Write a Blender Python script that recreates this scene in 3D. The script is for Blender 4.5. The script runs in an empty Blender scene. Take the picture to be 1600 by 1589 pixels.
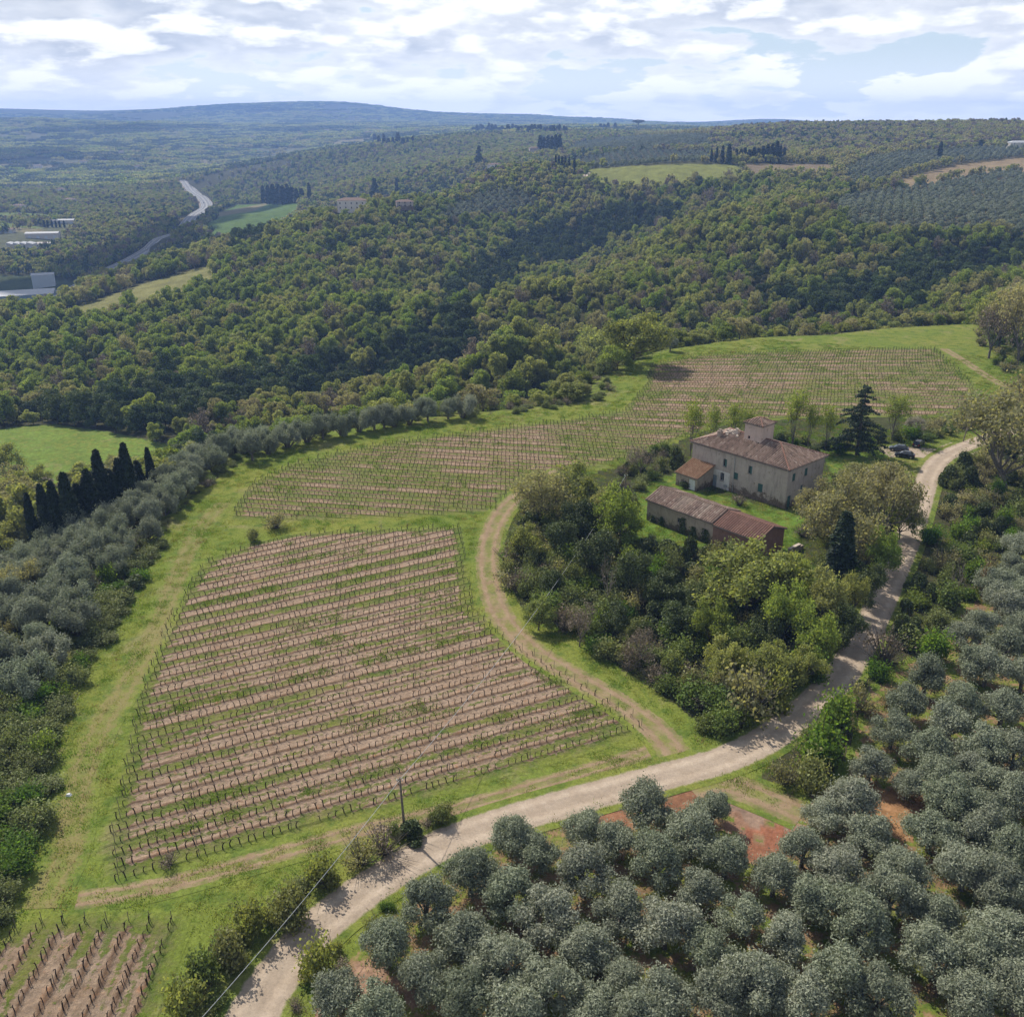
import bpy, math, random
import numpy as np
from mathutils import Vector, Matrix

# ------------------------------------------------------------------ camera, world, sun, exposure
sc = bpy.context.scene
COL = sc.collection
H = 68.0                                   # drone height above the vineyard plateau
F_PX, CX, CY = 1470.0, 800.0, 794.5        # survey: focal length and centre of the 1600 x 1589 photograph
PITCH = math.radians(22.2)
cam_d = bpy.data.cameras.new("camera"); cam = bpy.data.objects.new("camera", cam_d); COL.objects.link(cam)
cam.location = (0, 0, H); cam.rotation_euler = (math.radians(90) - PITCH, 0, 0)
cam_d.sensor_fit = 'HORIZONTAL'; cam_d.sensor_width = 36.0; cam_d.lens = 36.0 * F_PX / 1600.0
cam_d.clip_start = 0.5; cam_d.clip_end = 40000
sc.camera = cam

SUN_EL, SUN_AZ = math.radians(47), math.radians(-41)      # azimuth from +Y, negative = to the left
SUN_DIR = Vector((math.sin(SUN_AZ) * math.cos(SUN_EL), math.cos(SUN_AZ) * math.cos(SUN_EL), math.sin(SUN_EL)))
sun_d = bpy.data.lights.new("sun", 'SUN'); sun_d.energy = 5.0; sun_d.angle = math.radians(0.53); sun_d.color = (1.0, 0.93, 0.82)
sun = bpy.data.objects.new("sun", sun_d); COL.objects.link(sun)
sun.rotation_euler = SUN_DIR.to_track_quat('Z', 'Y').to_euler(); sun.location = (-200, 200, 600)

sc.render.engine = 'CYCLES'
cy = sc.cycles
cy.max_bounces = 6; cy.diffuse_bounces = 3; cy.glossy_bounces = 2; cy.transmission_bounces = 3; cy.volume_bounces = 1; cy.transparent_max_bounces = 4
cy.use_denoising = True
cy.sample_clamp_indirect = 4.0
sc.view_settings.view_transform = 'Standard'; sc.view_settings.look = 'None'
sc.view_settings.exposure = 0.22; sc.view_settings.gamma = 1.0


class NT:
    """small helper for writing node trees"""
    def __init__(s, tree):
        s.t = tree; s.n = tree.nodes; s.l = tree.links
    def __call__(s, typ, ins=None, **props):
        nd = s.n.new(typ)
        for k, v in props.items():
            setattr(nd, k, v)
        for k, v in (ins or {}).items():
            sk = nd.inputs[k]
            if hasattr(v, 'is_output'):
                s.l.new(v, sk)
            else:
                sk.default_value = v
        return nd
    def math(s, op, a, b=0.0, c=None, clamp=False):
        nd = s('ShaderNodeMath', operation=op, use_clamp=clamp)
        for i, v in enumerate((a, b, c)):
            if v is None: continue
            if hasattr(v, 'is_output'): s.l.new(v, nd.inputs[i])
            else: nd.inputs[i].default_value = v
        return nd.outputs[0]
    def mix(s, fac, a, b, blend='MIX'):
        nd = s('ShaderNodeMix', data_type='RGBA', blend_type=blend)
        for k, v in ((0, fac), (6, a), (7, b)):
            if hasattr(v, 'is_output'): s.l.new(v, nd.inputs[k])
            else: nd.inputs[k].default_value = v if k == 0 else ((*v, 1.0) if len(v) == 3 else v)
        return nd.outputs[2]
    def ramp(s, fac, stops, interp='LINEAR'):
        nd = s('ShaderNodeValToRGB'); cr = nd.color_ramp; cr.interpolation = interp
        while len(cr.elements) < len(stops): cr.elements.new(0.5)
        for e, (p, c) in zip(cr.elements, stops):
            e.position = p; e.color = (*c, 1.0) if hasattr(c, '__len__') else (c, c, c, 1.0)
        if hasattr(fac, 'is_output'): s.l.new(fac, nd.inputs[0])
        else: nd.inputs[0].default_value = fac
        return nd.outputs[0]
    def noise(s, vec, scale, detail=3.0, rough=0.55, dist=0.0, out=0, dims='3D'):
        nd = s('ShaderNodeTexNoise', noise_dimensions=dims)
        if vec is not None: s.l.new(vec, nd.inputs['Vector'])
        nd.inputs['Scale'].default_value = scale; nd.inputs['Detail'].default_value = detail
        nd.inputs['Roughness'].default_value = rough; nd.inputs['Distortion'].default_value = dist
        return nd.outputs[out]
    def rng(s, v, a, b, c=0.0, d=1.0, smooth=False):
        nd = s('ShaderNodeMapRange', clamp=True, interpolation_type='SMOOTHSTEP' if smooth else 'LINEAR')
        for i, q in enumerate((v, a, b, c, d)):
            if hasattr(q, 'is_output'): s.l.new(q, nd.inputs[i])
            else: nd.inputs[i].default_value = q
        return nd.outputs[0]


# sky: Nishita sky with procedural cumulus
W = bpy.data.worlds.new("World"); sc.world = W; W.use_nodes = True
w = NT(W.node_tree); W.node_tree.nodes.clear()
sky = w('ShaderNodeTexSky', sky_type='NISHITA', sun_disc=False, sun_elevation=SUN_EL, sun_rotation=SUN_AZ, altitude=100.0, air_density=1.0, dust_density=1.2, ozone_density=1.0)
tc = w('ShaderNodeTexCoord')
sx = w('ShaderNodeSeparateXYZ', {0: tc.outputs['Generated']})
az = w.math('ARCTAN2', sx.outputs[0], sx.outputs[1])
el = w.math('ARCSINE', sx.outputs[2])
def cloud_density(del_el, sd):
    e2 = w.math('ADD', el, del_el)
    squash = w.math('POWER', w.math('MAXIMUM', w.math('ADD', e2, 0.012), 0.001), 0.72)      # clouds flatten towards the horizon
    v = w('ShaderNodeCombineXYZ', {0: w.math('MULTIPLY', az, 6.0), 1: w.math('MULTIPLY', squash, 13.5), 2: sd})
    big = w.noise(v.outputs[0], 0.75, 1.0, 0.5)
    vo = w('ShaderNodeTexVoronoi', {'Vector': w.mix(0.10, v.outputs[0], w.noise(v.outputs[0], 4.0, 4.0, 0.6, out=1), 'ADD'), 'Scale': 2.3, 'Detail': 1.5, 'Roughness': 0.5}, feature='F1', normalize=True)
    fine = w.noise(v.outputs[0], 5.0, 7.0, 0.62)
    d = w.math('ADD', w.math('MULTIPLY', big, 0.80), w.math('MULTIPLY', w.math('SUBTRACT', 0.5, vo.outputs['Distance']), 0.62))
    return w.math('ADD', d, w.math('MULTIPLY', fine, 0.24))
d0 = cloud_density(0.0, 3.3)
d1 = cloud_density(0.016, 3.3)
clear_up = w.rng(el, 0.22, 0.60, 0.0, 0.16, True)                                           # bluer overhead
cover = w.rng(w.math('SUBTRACT', d0, clear_up), 0.535, 0.58, 0.0, 1.0, True)
lit = w.rng(w.math('SUBTRACT', d0, d1), -0.06, 0.08, 0.0, 1.0, True)
thick = w.rng(d0, 0.56, 0.74)
shade = w.math('MULTIPLY', w.math('SUBTRACT', 1.0, lit), w.math('ADD', w.math('MULTIPLY', thick, 0.6), 0.40))
CLOUD = w.mix(shade, (11.8, 11.8, 11.7), (5.9, 6.5, 7.5))
haze_w = w.rng(el, 0.0, 0.075, 1.0, 0.0, True)
pale = w.rng(el, 0.05, 0.5, 0.75, 0.0, True)
skyc = w.mix(pale, sky.outputs[0], (7.2, 8.6, 9.6))
skyfull = w.mix(cover, skyc, CLOUD)
skyfull = w.mix(w.math('MULTIPLY', haze_w, 0.5), skyfull, (16.8, 16.7, 16.5))
bg = w('ShaderNodeBackground', {'Color': skyfull, 'Strength': 0.092})
wo = w('ShaderNodeOutputWorld'); W.node_tree.links.new(bg.outputs[0], wo.inputs['Surface'])

# ------------------------------------------------------------------ survey helpers (pixel -> ray -> ground)
CP, SP = math.cos(PITCH), math.sin(PITCH)
def ray(u, v):
    xn, yn = (u - CX) / F_PX, (v - CY) / F_PX
    return np.array([xn, CP - yn * SP, -SP - yn * CP])
def P(u, v, z=0.0):
    r = ray(u, v); t = (z - H) / r[2]
    return r[0] * t, r[1] * t
def project(x, y, z):
    x, y, z = np.asarray(x, float), np.asarray(y, float), np.asarray(z, float) - H
    dep = y * CP - z * SP; up = y * SP + z * CP
    return CX + F_PX * x / dep, CY - F_PX * up / dep, dep

def in_poly(x, y, poly):
    x, y = np.asarray(x, float), np.asarray(y, float)
    ins = np.zeros(x.shape, bool); n = len(poly)
    for i in range(n):
        x1, y1 = poly[i]; x2, y2 = poly[(i + 1) % n]
        if y1 == y2: continue
        c = ((y1 > y) != (y2 > y)) & (x < (x2 - x1) * (y - y1) / (y2 - y1) + x1)
        ins ^= c
    return ins
def poly_dist(x, y, poly, closed=True):
    x, y = np.asarray(x, float), np.asarray(y, float)
    d = np.full(x.shape, 1e9); n = len(poly)
    for i in range(n if closed else n - 1):
        x1, y1 = poly[i]; x2, y2 = poly[(i + 1) % n]
        dx, dy = x2 - x1, y2 - y1; L = dx * dx + dy * dy + 1e-9
        t = np.clip(((x - x1) * dx + (y - y1) * dy) / L, 0, 1)
        d = np.minimum(d, np.hypot(x - x1 - t * dx, y - y1 - t * dy))
    return d
def smooth(a, b, v):
    t = np.clip((v - a) / (b - a), 0, 1); return t * t * (3 - 2 * t)
def hash2(i, j, s):
    h = np.sin(i * 127.1 + j * 311.7 + s * 74.7) * 43758.5453
    return h - np.floor(h)
def vnoise(x, y, s=0):
    i, j = np.floor(x), np.floor(y); fx, fy = x - i, y - j
    fx, fy = fx * fx * (3 - 2 * fx), fy * fy * (3 - 2 * fy)
    a = hash2(i, j, s) * (1 - fx) + hash2(i + 1, j, s) * fx
    b = hash2(i, j + 1, s) * (1 - fx) + hash2(i + 1, j + 1, s) * fx
    return (a * (1 - fy) + b * fy) * 2 - 1
def fbm(x, y, wl, s=0, o=4):
    r, a = 0, 1.0
    for k in range(o):
        r = r + a * vnoise(x / wl + 13.7 * k, y / wl - 7.3 * k, s + k); a *= 0.5; wl *= 0.5
    return r / 1.9

# ------------------------------------------------------------------ terrain heights
PLATEAU = [P(u, v) for u, v in [(-330, 1700), (-60, 1470), (10, 1440), (50, 1330), (65, 1230), (80, 1150), (112, 1075), (150, 1015), (185, 955), (225, 895),
    (250, 850), (285, 800), (330, 757), (390, 716), (465, 690), (560, 671), (640, 660), (760, 648), (880, 637), (930, 625), (958, 602), (955, 585), (985, 570),
    (1050, 548), (1180, 529), (1300, 525), (1400, 514), (1520, 508), (1620, 500), (1800, 520), (2600, 800), (3600, 1300), (3600, 2600), (1200, 4600), (-1500, 4600), (-900, 2200)]]
K = H / 58.0
ctrl = []
def cv(u, v, t, off=0):
    r = ray(u, v) * t * K; ctrl.append((r[0], r[1], H + r[2] - off))
def cz(u, t, z):
    t *= K; ctrl.append(((u - CX) / F_PX * t, t, z))
for a in [(0, 1000, 123), (-150, 1000, 130), (60, 850, 178), (-150, 850, 190), (100, 700, 282), (0, 760, 252), (0, 690, 288), (250, 690, 285), (-300, 720, 280),
          (0, 600, 370, 7), (0, 490, 520, 8), (200, 600, 360, 7), (200, 455, 560, 3), (330, 390, 640, 8), (450, 350, 700, 8), (540, 327, 760, 4), (640, 314, 800, 5),
          (780, 266, 950, 5), (860, 270, 950, 6), (950, 278, 950, 6), (500, 500, 430, 8), (500, 420, 560, 8), (600, 600, 300, 12), (700, 330, 760, 8), (860, 335, 800, 8),
          (350, 500, 450, 8), (700, 420, 600, 8), (720, 530, 360, 30), (860, 425, 550, 30), (960, 372, 690, 24),
          (1180, 312, 650, 9), (1050, 357, 560, 9), (900, 432, 450, 9), (790, 522, 340, 9),
          (1150, 430, 460, 8), (1330, 440, 450, 8), (1550, 400, 500, 8), (1330, 365, 520, 2), (1600, 370, 520, 2), (1450, 310, 680, 1), (1600, 266, 850, 0), (1300, 320, 640, 3),
          (1467, 247, 950, 0), (1300, 290, 760, 3), (1200, 250, 950, 1), (1150, 285, 780, 4), (1040, 280, 820, 0), (1000, 262, 930, 0), (1100, 258, 950, 0), (930, 270, 930, 0),
          (1000, 240, 1200, 2), (1000, 215, 1700, 2), (1200, 222, 1200, 6), (1400, 215, 1150, 8), (1450, 186, 1400, 12), (1200, 192, 1600, 12), (1330, 187, 1500, 12), (1600, 185, 1300, 12), (1750, 185, 1300, 12), (1900, 185, 1300, 12),
          (1750, 260, 850, 0), (1800, 370, 520, 2),
          (800, 210, 2000, 3), (740, 217, 1900, 9), (600, 227, 1900, 9), (450, 247, 1900, 9), (350, 267, 1900, 9), (500, 300, 1300, 8), (600, 290, 1250, 8), (700, 262, 1300, 8), (900, 225, 1600, 6),
          (340, 365, 1000), (440, 325, 1250), (350, 340, 1120), (145, 445, 850), (240, 385, 1130), (318, 322, 1600), (300, 300, 1850), (268, 272, 2400),
          (0, 400, 1000, 3), (60, 370, 1150), (0, 300, 1700, 5), (150, 300, 1700, 6), (30, 455, 850), (-200, 400, 1000), (-200, 455, 850), (-200, 300, 1700),
          (0, 240, 2600, 6), (200, 230, 3000, 6), (400, 225, 3000, 6), (-200, 230, 2800, 6),
          (100, 187, 4500, 8), (-100, 190, 4500, 8), (300, 200, 4000, 5), (500, 205, 3600, 5), (700, 201, 3500, 6), (850, 200, 3000, 6), (1000, 201, 2600, 6), (1100, 200, 2600, 6), (200, 192, 4800), (450, 190, 5200), (650, 192, 5200), (850, 193, 5200),
          (-200, 172, 6500), (-100, 169, 6500), (0, 169, 6500), (100, 174, 6500), (200, 174, 6500), (250, 172, 6500), (330, 165, 6500), (450, 161, 6500), (540, 162, 6500), (620, 171, 6500), (700, 179, 6500),
          (850, 183, 6500), (950, 189, 6500), (1060, 193.5, 6500), (1190, 182, 7300), (1120, 189, 7300), (1300, 194, 7300), (1500, 196, 7300)]:
    cv(*a)
for a in [(600, 250, -42), (850, 265, -42), (1000, 325, -40), (1150, 345, -36), (1330, 360, -30), (1500, 380, -18), (1700, 400, -4), (400, 250, -42), (540, 960, -78), (700, 1060, -60), (820, 1180, -38),
          (1450, 1900, 35), (1200, 2300, 30), (1600, 1900, 35), (0, 5400, 55), (200, 5600, 55), (1400, 4000, 10), (1600, 4000, 10)]:
    cz(*a)
for u in (-400, 0, 400, 800, 1200, 1600, 2000): cz(u, 11500, -40)
for u in (-500, 2200):
    cz(u, 2600, 0); cz(u, 6000, 60)
for u, t in [(400, 60), (800, 60), (1200, 60), (800, 100), (1200, 100), (1600, 100), (500, 110), (800, 160), (1200, 160), (1700, 160), (1200, 230), (1500, 230), (1800, 230), (800, 40), (0, 40), (1600, 40), (600, 140), (2300, 230), (2300, 60), (-600, 60)]:
    cz(u, t, 0)
ctrl = np.array(ctrl)
ca = np.arctan2(ctrl[:, 0], ctrl[:, 1]); cl = np.log(np.hypot(ctrl[:, 0], ctrl[:, 1]))
def tps(d2): return 0.5 * d2 * np.log(d2 + 1e-12)
n_c = len(ctrl)
A = np.zeros((n_c + 3, n_c + 3))
A[:n_c, :n_c] = tps((ca[:, None] - ca[None]) ** 2 + (cl[:, None] - cl[None]) ** 2) + 2e-4 * np.eye(n_c)
A[:n_c, n_c] = A[n_c, :n_c] = 1; A[:n_c, n_c + 1] = A[n_c + 1, :n_c] = ca; A[:n_c, n_c + 2] = A[n_c + 2, :n_c] = cl
wts = np.linalg.solve(A, np.concatenate([ctrl[:, 2], np.zeros(3)]))

TH0, TH1, NTH = math.radians(-60), math.radians(60), 601
LR0, LR1, NLR = math.log(10), math.log(9200), 780
th = np.linspace(TH0, TH1, NTH); lr = np.linspace(LR0, LR1, NLR)
GT, GL = np.meshgrid(th, lr)
gt, gl = GT.ravel(), GL.ravel()
GZ = np.zeros(gt.size)
for i in range(0, gt.size, 40000):
    s = slice(i, i + 40000)
    d2 = (gt[s, None] - ca[None]) ** 2 + (gl[s, None] - cl[None]) ** 2
    GZ[s] = tps(d2) @ wts[:n_c] + wts[n_c] + wts[n_c + 1] * gt[s] + wts[n_c + 2] * gl[s]
GR = np.exp(gl); GX, GY = GR * np.sin(gt), GR * np.cos(gt)
ins = in_poly(GX, GY, PLATEAU); dpl = np.where(ins, 0, poly_dist(GX, GY, PLATEAU))
wpl = smooth(0, 45, dpl)
GZ = GZ * wpl
GZ += wpl * smooth(260, 700, GR) * fbm(GX, GY, 130, 3) * 2.2
GZ += smooth(1800, 3200, GR) * fbm(GX, GY, 650, 9, 5) * (9 + 13 * smooth(3500, 5000, GR)) * (1 - 0.6 * smooth(5600, 6600, GR)) * (gt < 0.30)
GZ += smooth(6300, 7000, GR) * (fbm(GX, GY, 520, 77, 4) * 13 + np.abs(fbm(GX, GY, 900, 78, 3)) * 14) * (1 - smooth(8000, 8600, GR))
GZ += ins * fbm(GX, GY, 40, 5, 2) * 0.25 * smooth(15, 60, GR)
GZ2 = GZ.reshape(NLR, NTH)
def ground(x, y):
    x, y = np.asarray(x, float), np.asarray(y, float)
    a = (np.arctan2(x, y) - TH0) / (TH1 - TH0) * (NTH - 1); b = (np.log(np.hypot(x, y) + 1e-9) - LR0) / (LR1 - LR0) * (NLR - 1)
    a = np.clip(a, 0, NTH - 1.001); b = np.clip(b, 0, NLR - 1.001)
    i, j = a.astype(int), b.astype(int); fa, fb = a - i, b - j
    return (GZ2[j, i] * (1 - fa) + GZ2[j, i + 1] * fa) * (1 - fb) + (GZ2[j + 1, i] * (1 - fa) + GZ2[j + 1, i + 1] * fa) * fb
TS = np.exp(np.linspace(math.log(30), math.log(12000), 2600))
def PX(u, v):
    """the ground point seen at pixel (u, v)"""
    r = ray(u, v); x, y, z = r[0] * TS, r[1] * TS, H + r[2] * TS
    below = z < ground(x, y)
    if not below.any(): return x[-1], y[-1], float(ground(x[-1], y[-1]))
    k = int(np.argmax(below)); lo, hi = TS[max(k - 1, 0)], TS[k]
    for _ in range(25):
        m = (lo + hi) / 2
        if H + r[2] * m < ground(r[0] * m, r[1] * m): hi = m
        else: lo = m
    return r[0] * hi, r[1] * hi, float(ground(r[0] * hi, r[1] * hi))
def PXo(u, v, off):
    """the point seen at pixel (u, v) if everything stood off metres above the ground (tree tops)"""
    r = ray(u, v); x, y, z = r[0] * TS, r[1] * TS, H + r[2] * TS
    below = z < ground(x, y) + off; k = int(np.argmax(below)) if below.any() else len(TS) - 1
    return x[k], y[k], float(ground(x[k], y[k]))
def poly_px(pts): return [PX(u, v)[:2] for u, v in pts]
def line_z(pts): return [P(u, v) for u, v in pts]
def scale_at(x, y, z): return (y * CP - (z - H) * SP) / F_PX          # metres per photograph pixel there

# ------------------------------------------------------------------ object helpers
def tag(o, label=None, cat=None, group=None, kind=None):
    if label: o["label"] = label
    if cat: o["category"] = cat
    if group: o["group"] = group
    if kind: o["kind"] = kind
    return o
def make_mesh(name, verts, faces, mats=(), fmat=None, attrs=None, smooth_=False):
    """verts (N,3); faces: an (M,k) array or a list of such arrays"""
    me = bpy.data.meshes.new(name)
    verts = np.asarray(verts, np.float32).reshape(-1, 3)
    fl = faces if isinstance(faces, list) else [faces]
    fl = [np.asarray(f, np.int32) for f in fl if len(f)]
    me.vertices.add(len(verts)); me.vertices.foreach_set("co", verts.ravel())
    loops = np.concatenate([f.ravel() for f in fl]); cnt = np.concatenate([np.full(len(f), f.shape[1], np.int32) for f in fl])
    me.loops.add(len(loops)); me.loops.foreach_set("vertex_index", loops)
    me.polygons.add(len(cnt)); st = np.zeros(len(cnt), np.int32); st[1:] = np.cumsum(cnt)[:-1]
    me.polygons.foreach_set("loop_start", st)
    for m in mats: me.materials.append(m)
    if fmat is not None: me.polygons.foreach_set("material_index", np.asarray(fmat, np.int32))
    if smooth_: me.polygons.foreach_set("use_smooth", np.ones(len(cnt), bool))
    for nm, (dom, typ, val) in (attrs or {}).items():
        at = me.attributes.new(nm, typ, dom)
        key = {"FLOAT": "value", "INT": "value", "FLOAT_COLOR": "color", "FLOAT_VECTOR": "vector"}[typ]
        at.data.foreach_set(key, np.asarray(val, np.int32 if typ == "INT" else np.float32).ravel())
    me.update(calc_edges=True)
    return me
def link(name, me, parent=None, loc=None, rotz=0.0, scl=None):
    o = bpy.data.objects.new(name, me); COL.objects.link(o)
    if parent: o.parent = parent
    if loc is not None: o.location = loc
    if rotz: o.rotation_euler[2] = rotz
    if scl is not None: o.scale = scl if hasattr(scl, '__len__') else (scl,) * 3
    return o
class MB:
    """collects boxes, prisms, tubes and free polygons into one mesh"""
    def __init__(s): s.v = []; s.f = []; s.m = []
    def add(s, vs, fs, m=0):
        b = len(s.v); s.v += [tuple(p) for p in vs]; s.f += [tuple(b + i for i in f) for f in fs]; s.m += [m] * len(fs)
    def box(s, x0, x1, y0, y1, z0, z1, m=0):
        s.add([(x0, y0, z0), (x1, y0, z0), (x1, y1, z0), (x0, y1, z0), (x0, y0, z1), (x1, y0, z1), (x1, y1, z1), (x0, y1, z1)],
              [(3, 2, 1, 0), (4, 5, 6, 7), (0, 1, 5, 4), (1, 2, 6, 5), (2, 3, 7, 6), (3, 0, 4, 7)], m)
    def tube(s, pts, rad, k=6, m=0, cap=True):
        pts = [Vector(p) for p in pts]; n = len(pts)
        rad = rad if hasattr(rad, '__len__') else [rad] * n
        b = len(s.v)
        for i, p in enumerate(pts):
            d = (pts[min(i + 1, n - 1)] - pts[max(i - 1, 0)]).normalized()
            a = d.cross(Vector((0, 0, 1)) if abs(d.z) < 0.9 else Vector((1, 0, 0))).normalized(); c = d.cross(a)
            for j in range(k):
                t = 2 * math.pi * j / k
                s.v.append(tuple(p + (a * math.cos(t) + c * math.sin(t)) * rad[i]))
        for i in range(n - 1):
            for j in range(k):
                q = (j + 1) % k
                s.f.append((b + i * k + j, b + i * k + q, b + (i + 1) * k + q, b + (i + 1) * k + j)); s.m.append(m)
        if cap:
            s.f.append(tuple(b + j for j in range(k - 1, -1, -1))); s.f.append(tuple(b + (n - 1) * k + j for j in range(k))); s.m += [m, m]
    def mesh(s, name, mats, smooth_=False):
        me = bpy.data.meshes.new(name); me.from_pydata(s.v, [], s.f)
        for q in mats: me.materials.append(q)
        me.polygons.foreach_set("material_index", np.asarray(s.m, np.int32))
        if smooth_: me.polygons.foreach_set("use_smooth", np.ones(len(s.f), bool))
        me.update(); return me
    def obj(s, name, mats, parent=None, **k):
        sm = k.pop('smooth_', False)
        return link(name, s.mesh(name, mats if hasattr(mats, '__len__') else [mats], sm), parent, **k)
def empty(name, loc, rotz=0.0):
    o = bpy.data.objects.new(name, None); COL.objects.link(o); o.location = loc; o.rotation_euler[2] = rotz; o.empty_display_size = 0.5
    return o

# ------------------------------------------------------------------ ground materials
def new_mat(name):
    m = bpy.data.materials.new(name); m.use_nodes = True; m.node_tree.nodes.clear()
    return m, NT(m.node_tree)
def finish(nt, color, rough=0.95, bump=None, bstr=0.5, bdist=0.1, spec=0.15, normal=None):
    ins = {'Base Color': color, 'Roughness': rough, 'Specular IOR Level': spec}
    if bump is not None:
        b = nt('ShaderNodeBump', {'Strength': bstr, 'Distance': bdist, 'Height': bump}); ins['Normal'] = b.outputs[0]
    p = nt('ShaderNodeBsdfPrincipled', ins)
    o = nt('ShaderNodeOutputMaterial', {'Surface': p.outputs[0]})
    return p
def attr(nt, name, out='Fac'): return nt('ShaderNodeAttribute', attribute_name=name).outputs[out]
def geo_pos(nt): return nt('ShaderNodeNewGeometry').outputs['Position']
def grass_nodes(nt, pos):
    n1 = nt.noise(pos, 0.045, 4, 0.6); n2 = nt.noise(pos, 0.33, 5, 0.65); n3 = nt.noise(pos, 2.6, 4, 0.7); n4 = nt.noise(pos, 0.11, 5, 0.65, 0.6)
    a = nt.mix(nt.rng(n1, 0.36, 0.64, smooth=True), (0.166, 0.180, 0.038), (0.128, 0.166, 0.030))
    b = nt.mix(nt.rng(n2, 0.46, 0.66, smooth=True), a, (0.082, 0.122, 0.022))
    c = nt.mix(nt.math('MULTIPLY', nt.rng(n4, 0.55, 0.68, smooth=True), 0.55), b, (0.225, 0.190, 0.098))
    n5 = nt.noise(pos, 8.0, 3, 0.75); v = nt.math('MULTIPLY', nt.rng(n3, 0.3, 0.72, 0.68, 1.30), nt.rng(n5, 0.3, 0.7, 0.80, 1.20))
    hs = nt('ShaderNodeHueSaturation', {'Value': v, 'Color': c})
    return hs.outputs[0], nt.math('ADD', nt.math('MULTIPLY', n3, 0.7), nt.math('MULTIPLY', n2, 0.8))

M = {}
m, nt = new_mat("terrain"); M['terrain'] = m
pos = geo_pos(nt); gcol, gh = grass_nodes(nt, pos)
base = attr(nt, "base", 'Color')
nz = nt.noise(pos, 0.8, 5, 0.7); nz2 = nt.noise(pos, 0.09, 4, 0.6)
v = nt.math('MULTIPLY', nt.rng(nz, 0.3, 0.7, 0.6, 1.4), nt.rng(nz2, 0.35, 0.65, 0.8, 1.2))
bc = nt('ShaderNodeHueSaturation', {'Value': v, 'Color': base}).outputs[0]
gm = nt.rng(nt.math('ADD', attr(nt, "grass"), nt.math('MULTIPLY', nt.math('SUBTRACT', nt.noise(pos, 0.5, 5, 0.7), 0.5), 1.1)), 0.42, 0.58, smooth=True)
finish(nt, nt.mix(gm, bc, gcol), 1.0, nt.math('ADD', gh, nz), 0.6, 0.25, 0.05)

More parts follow.
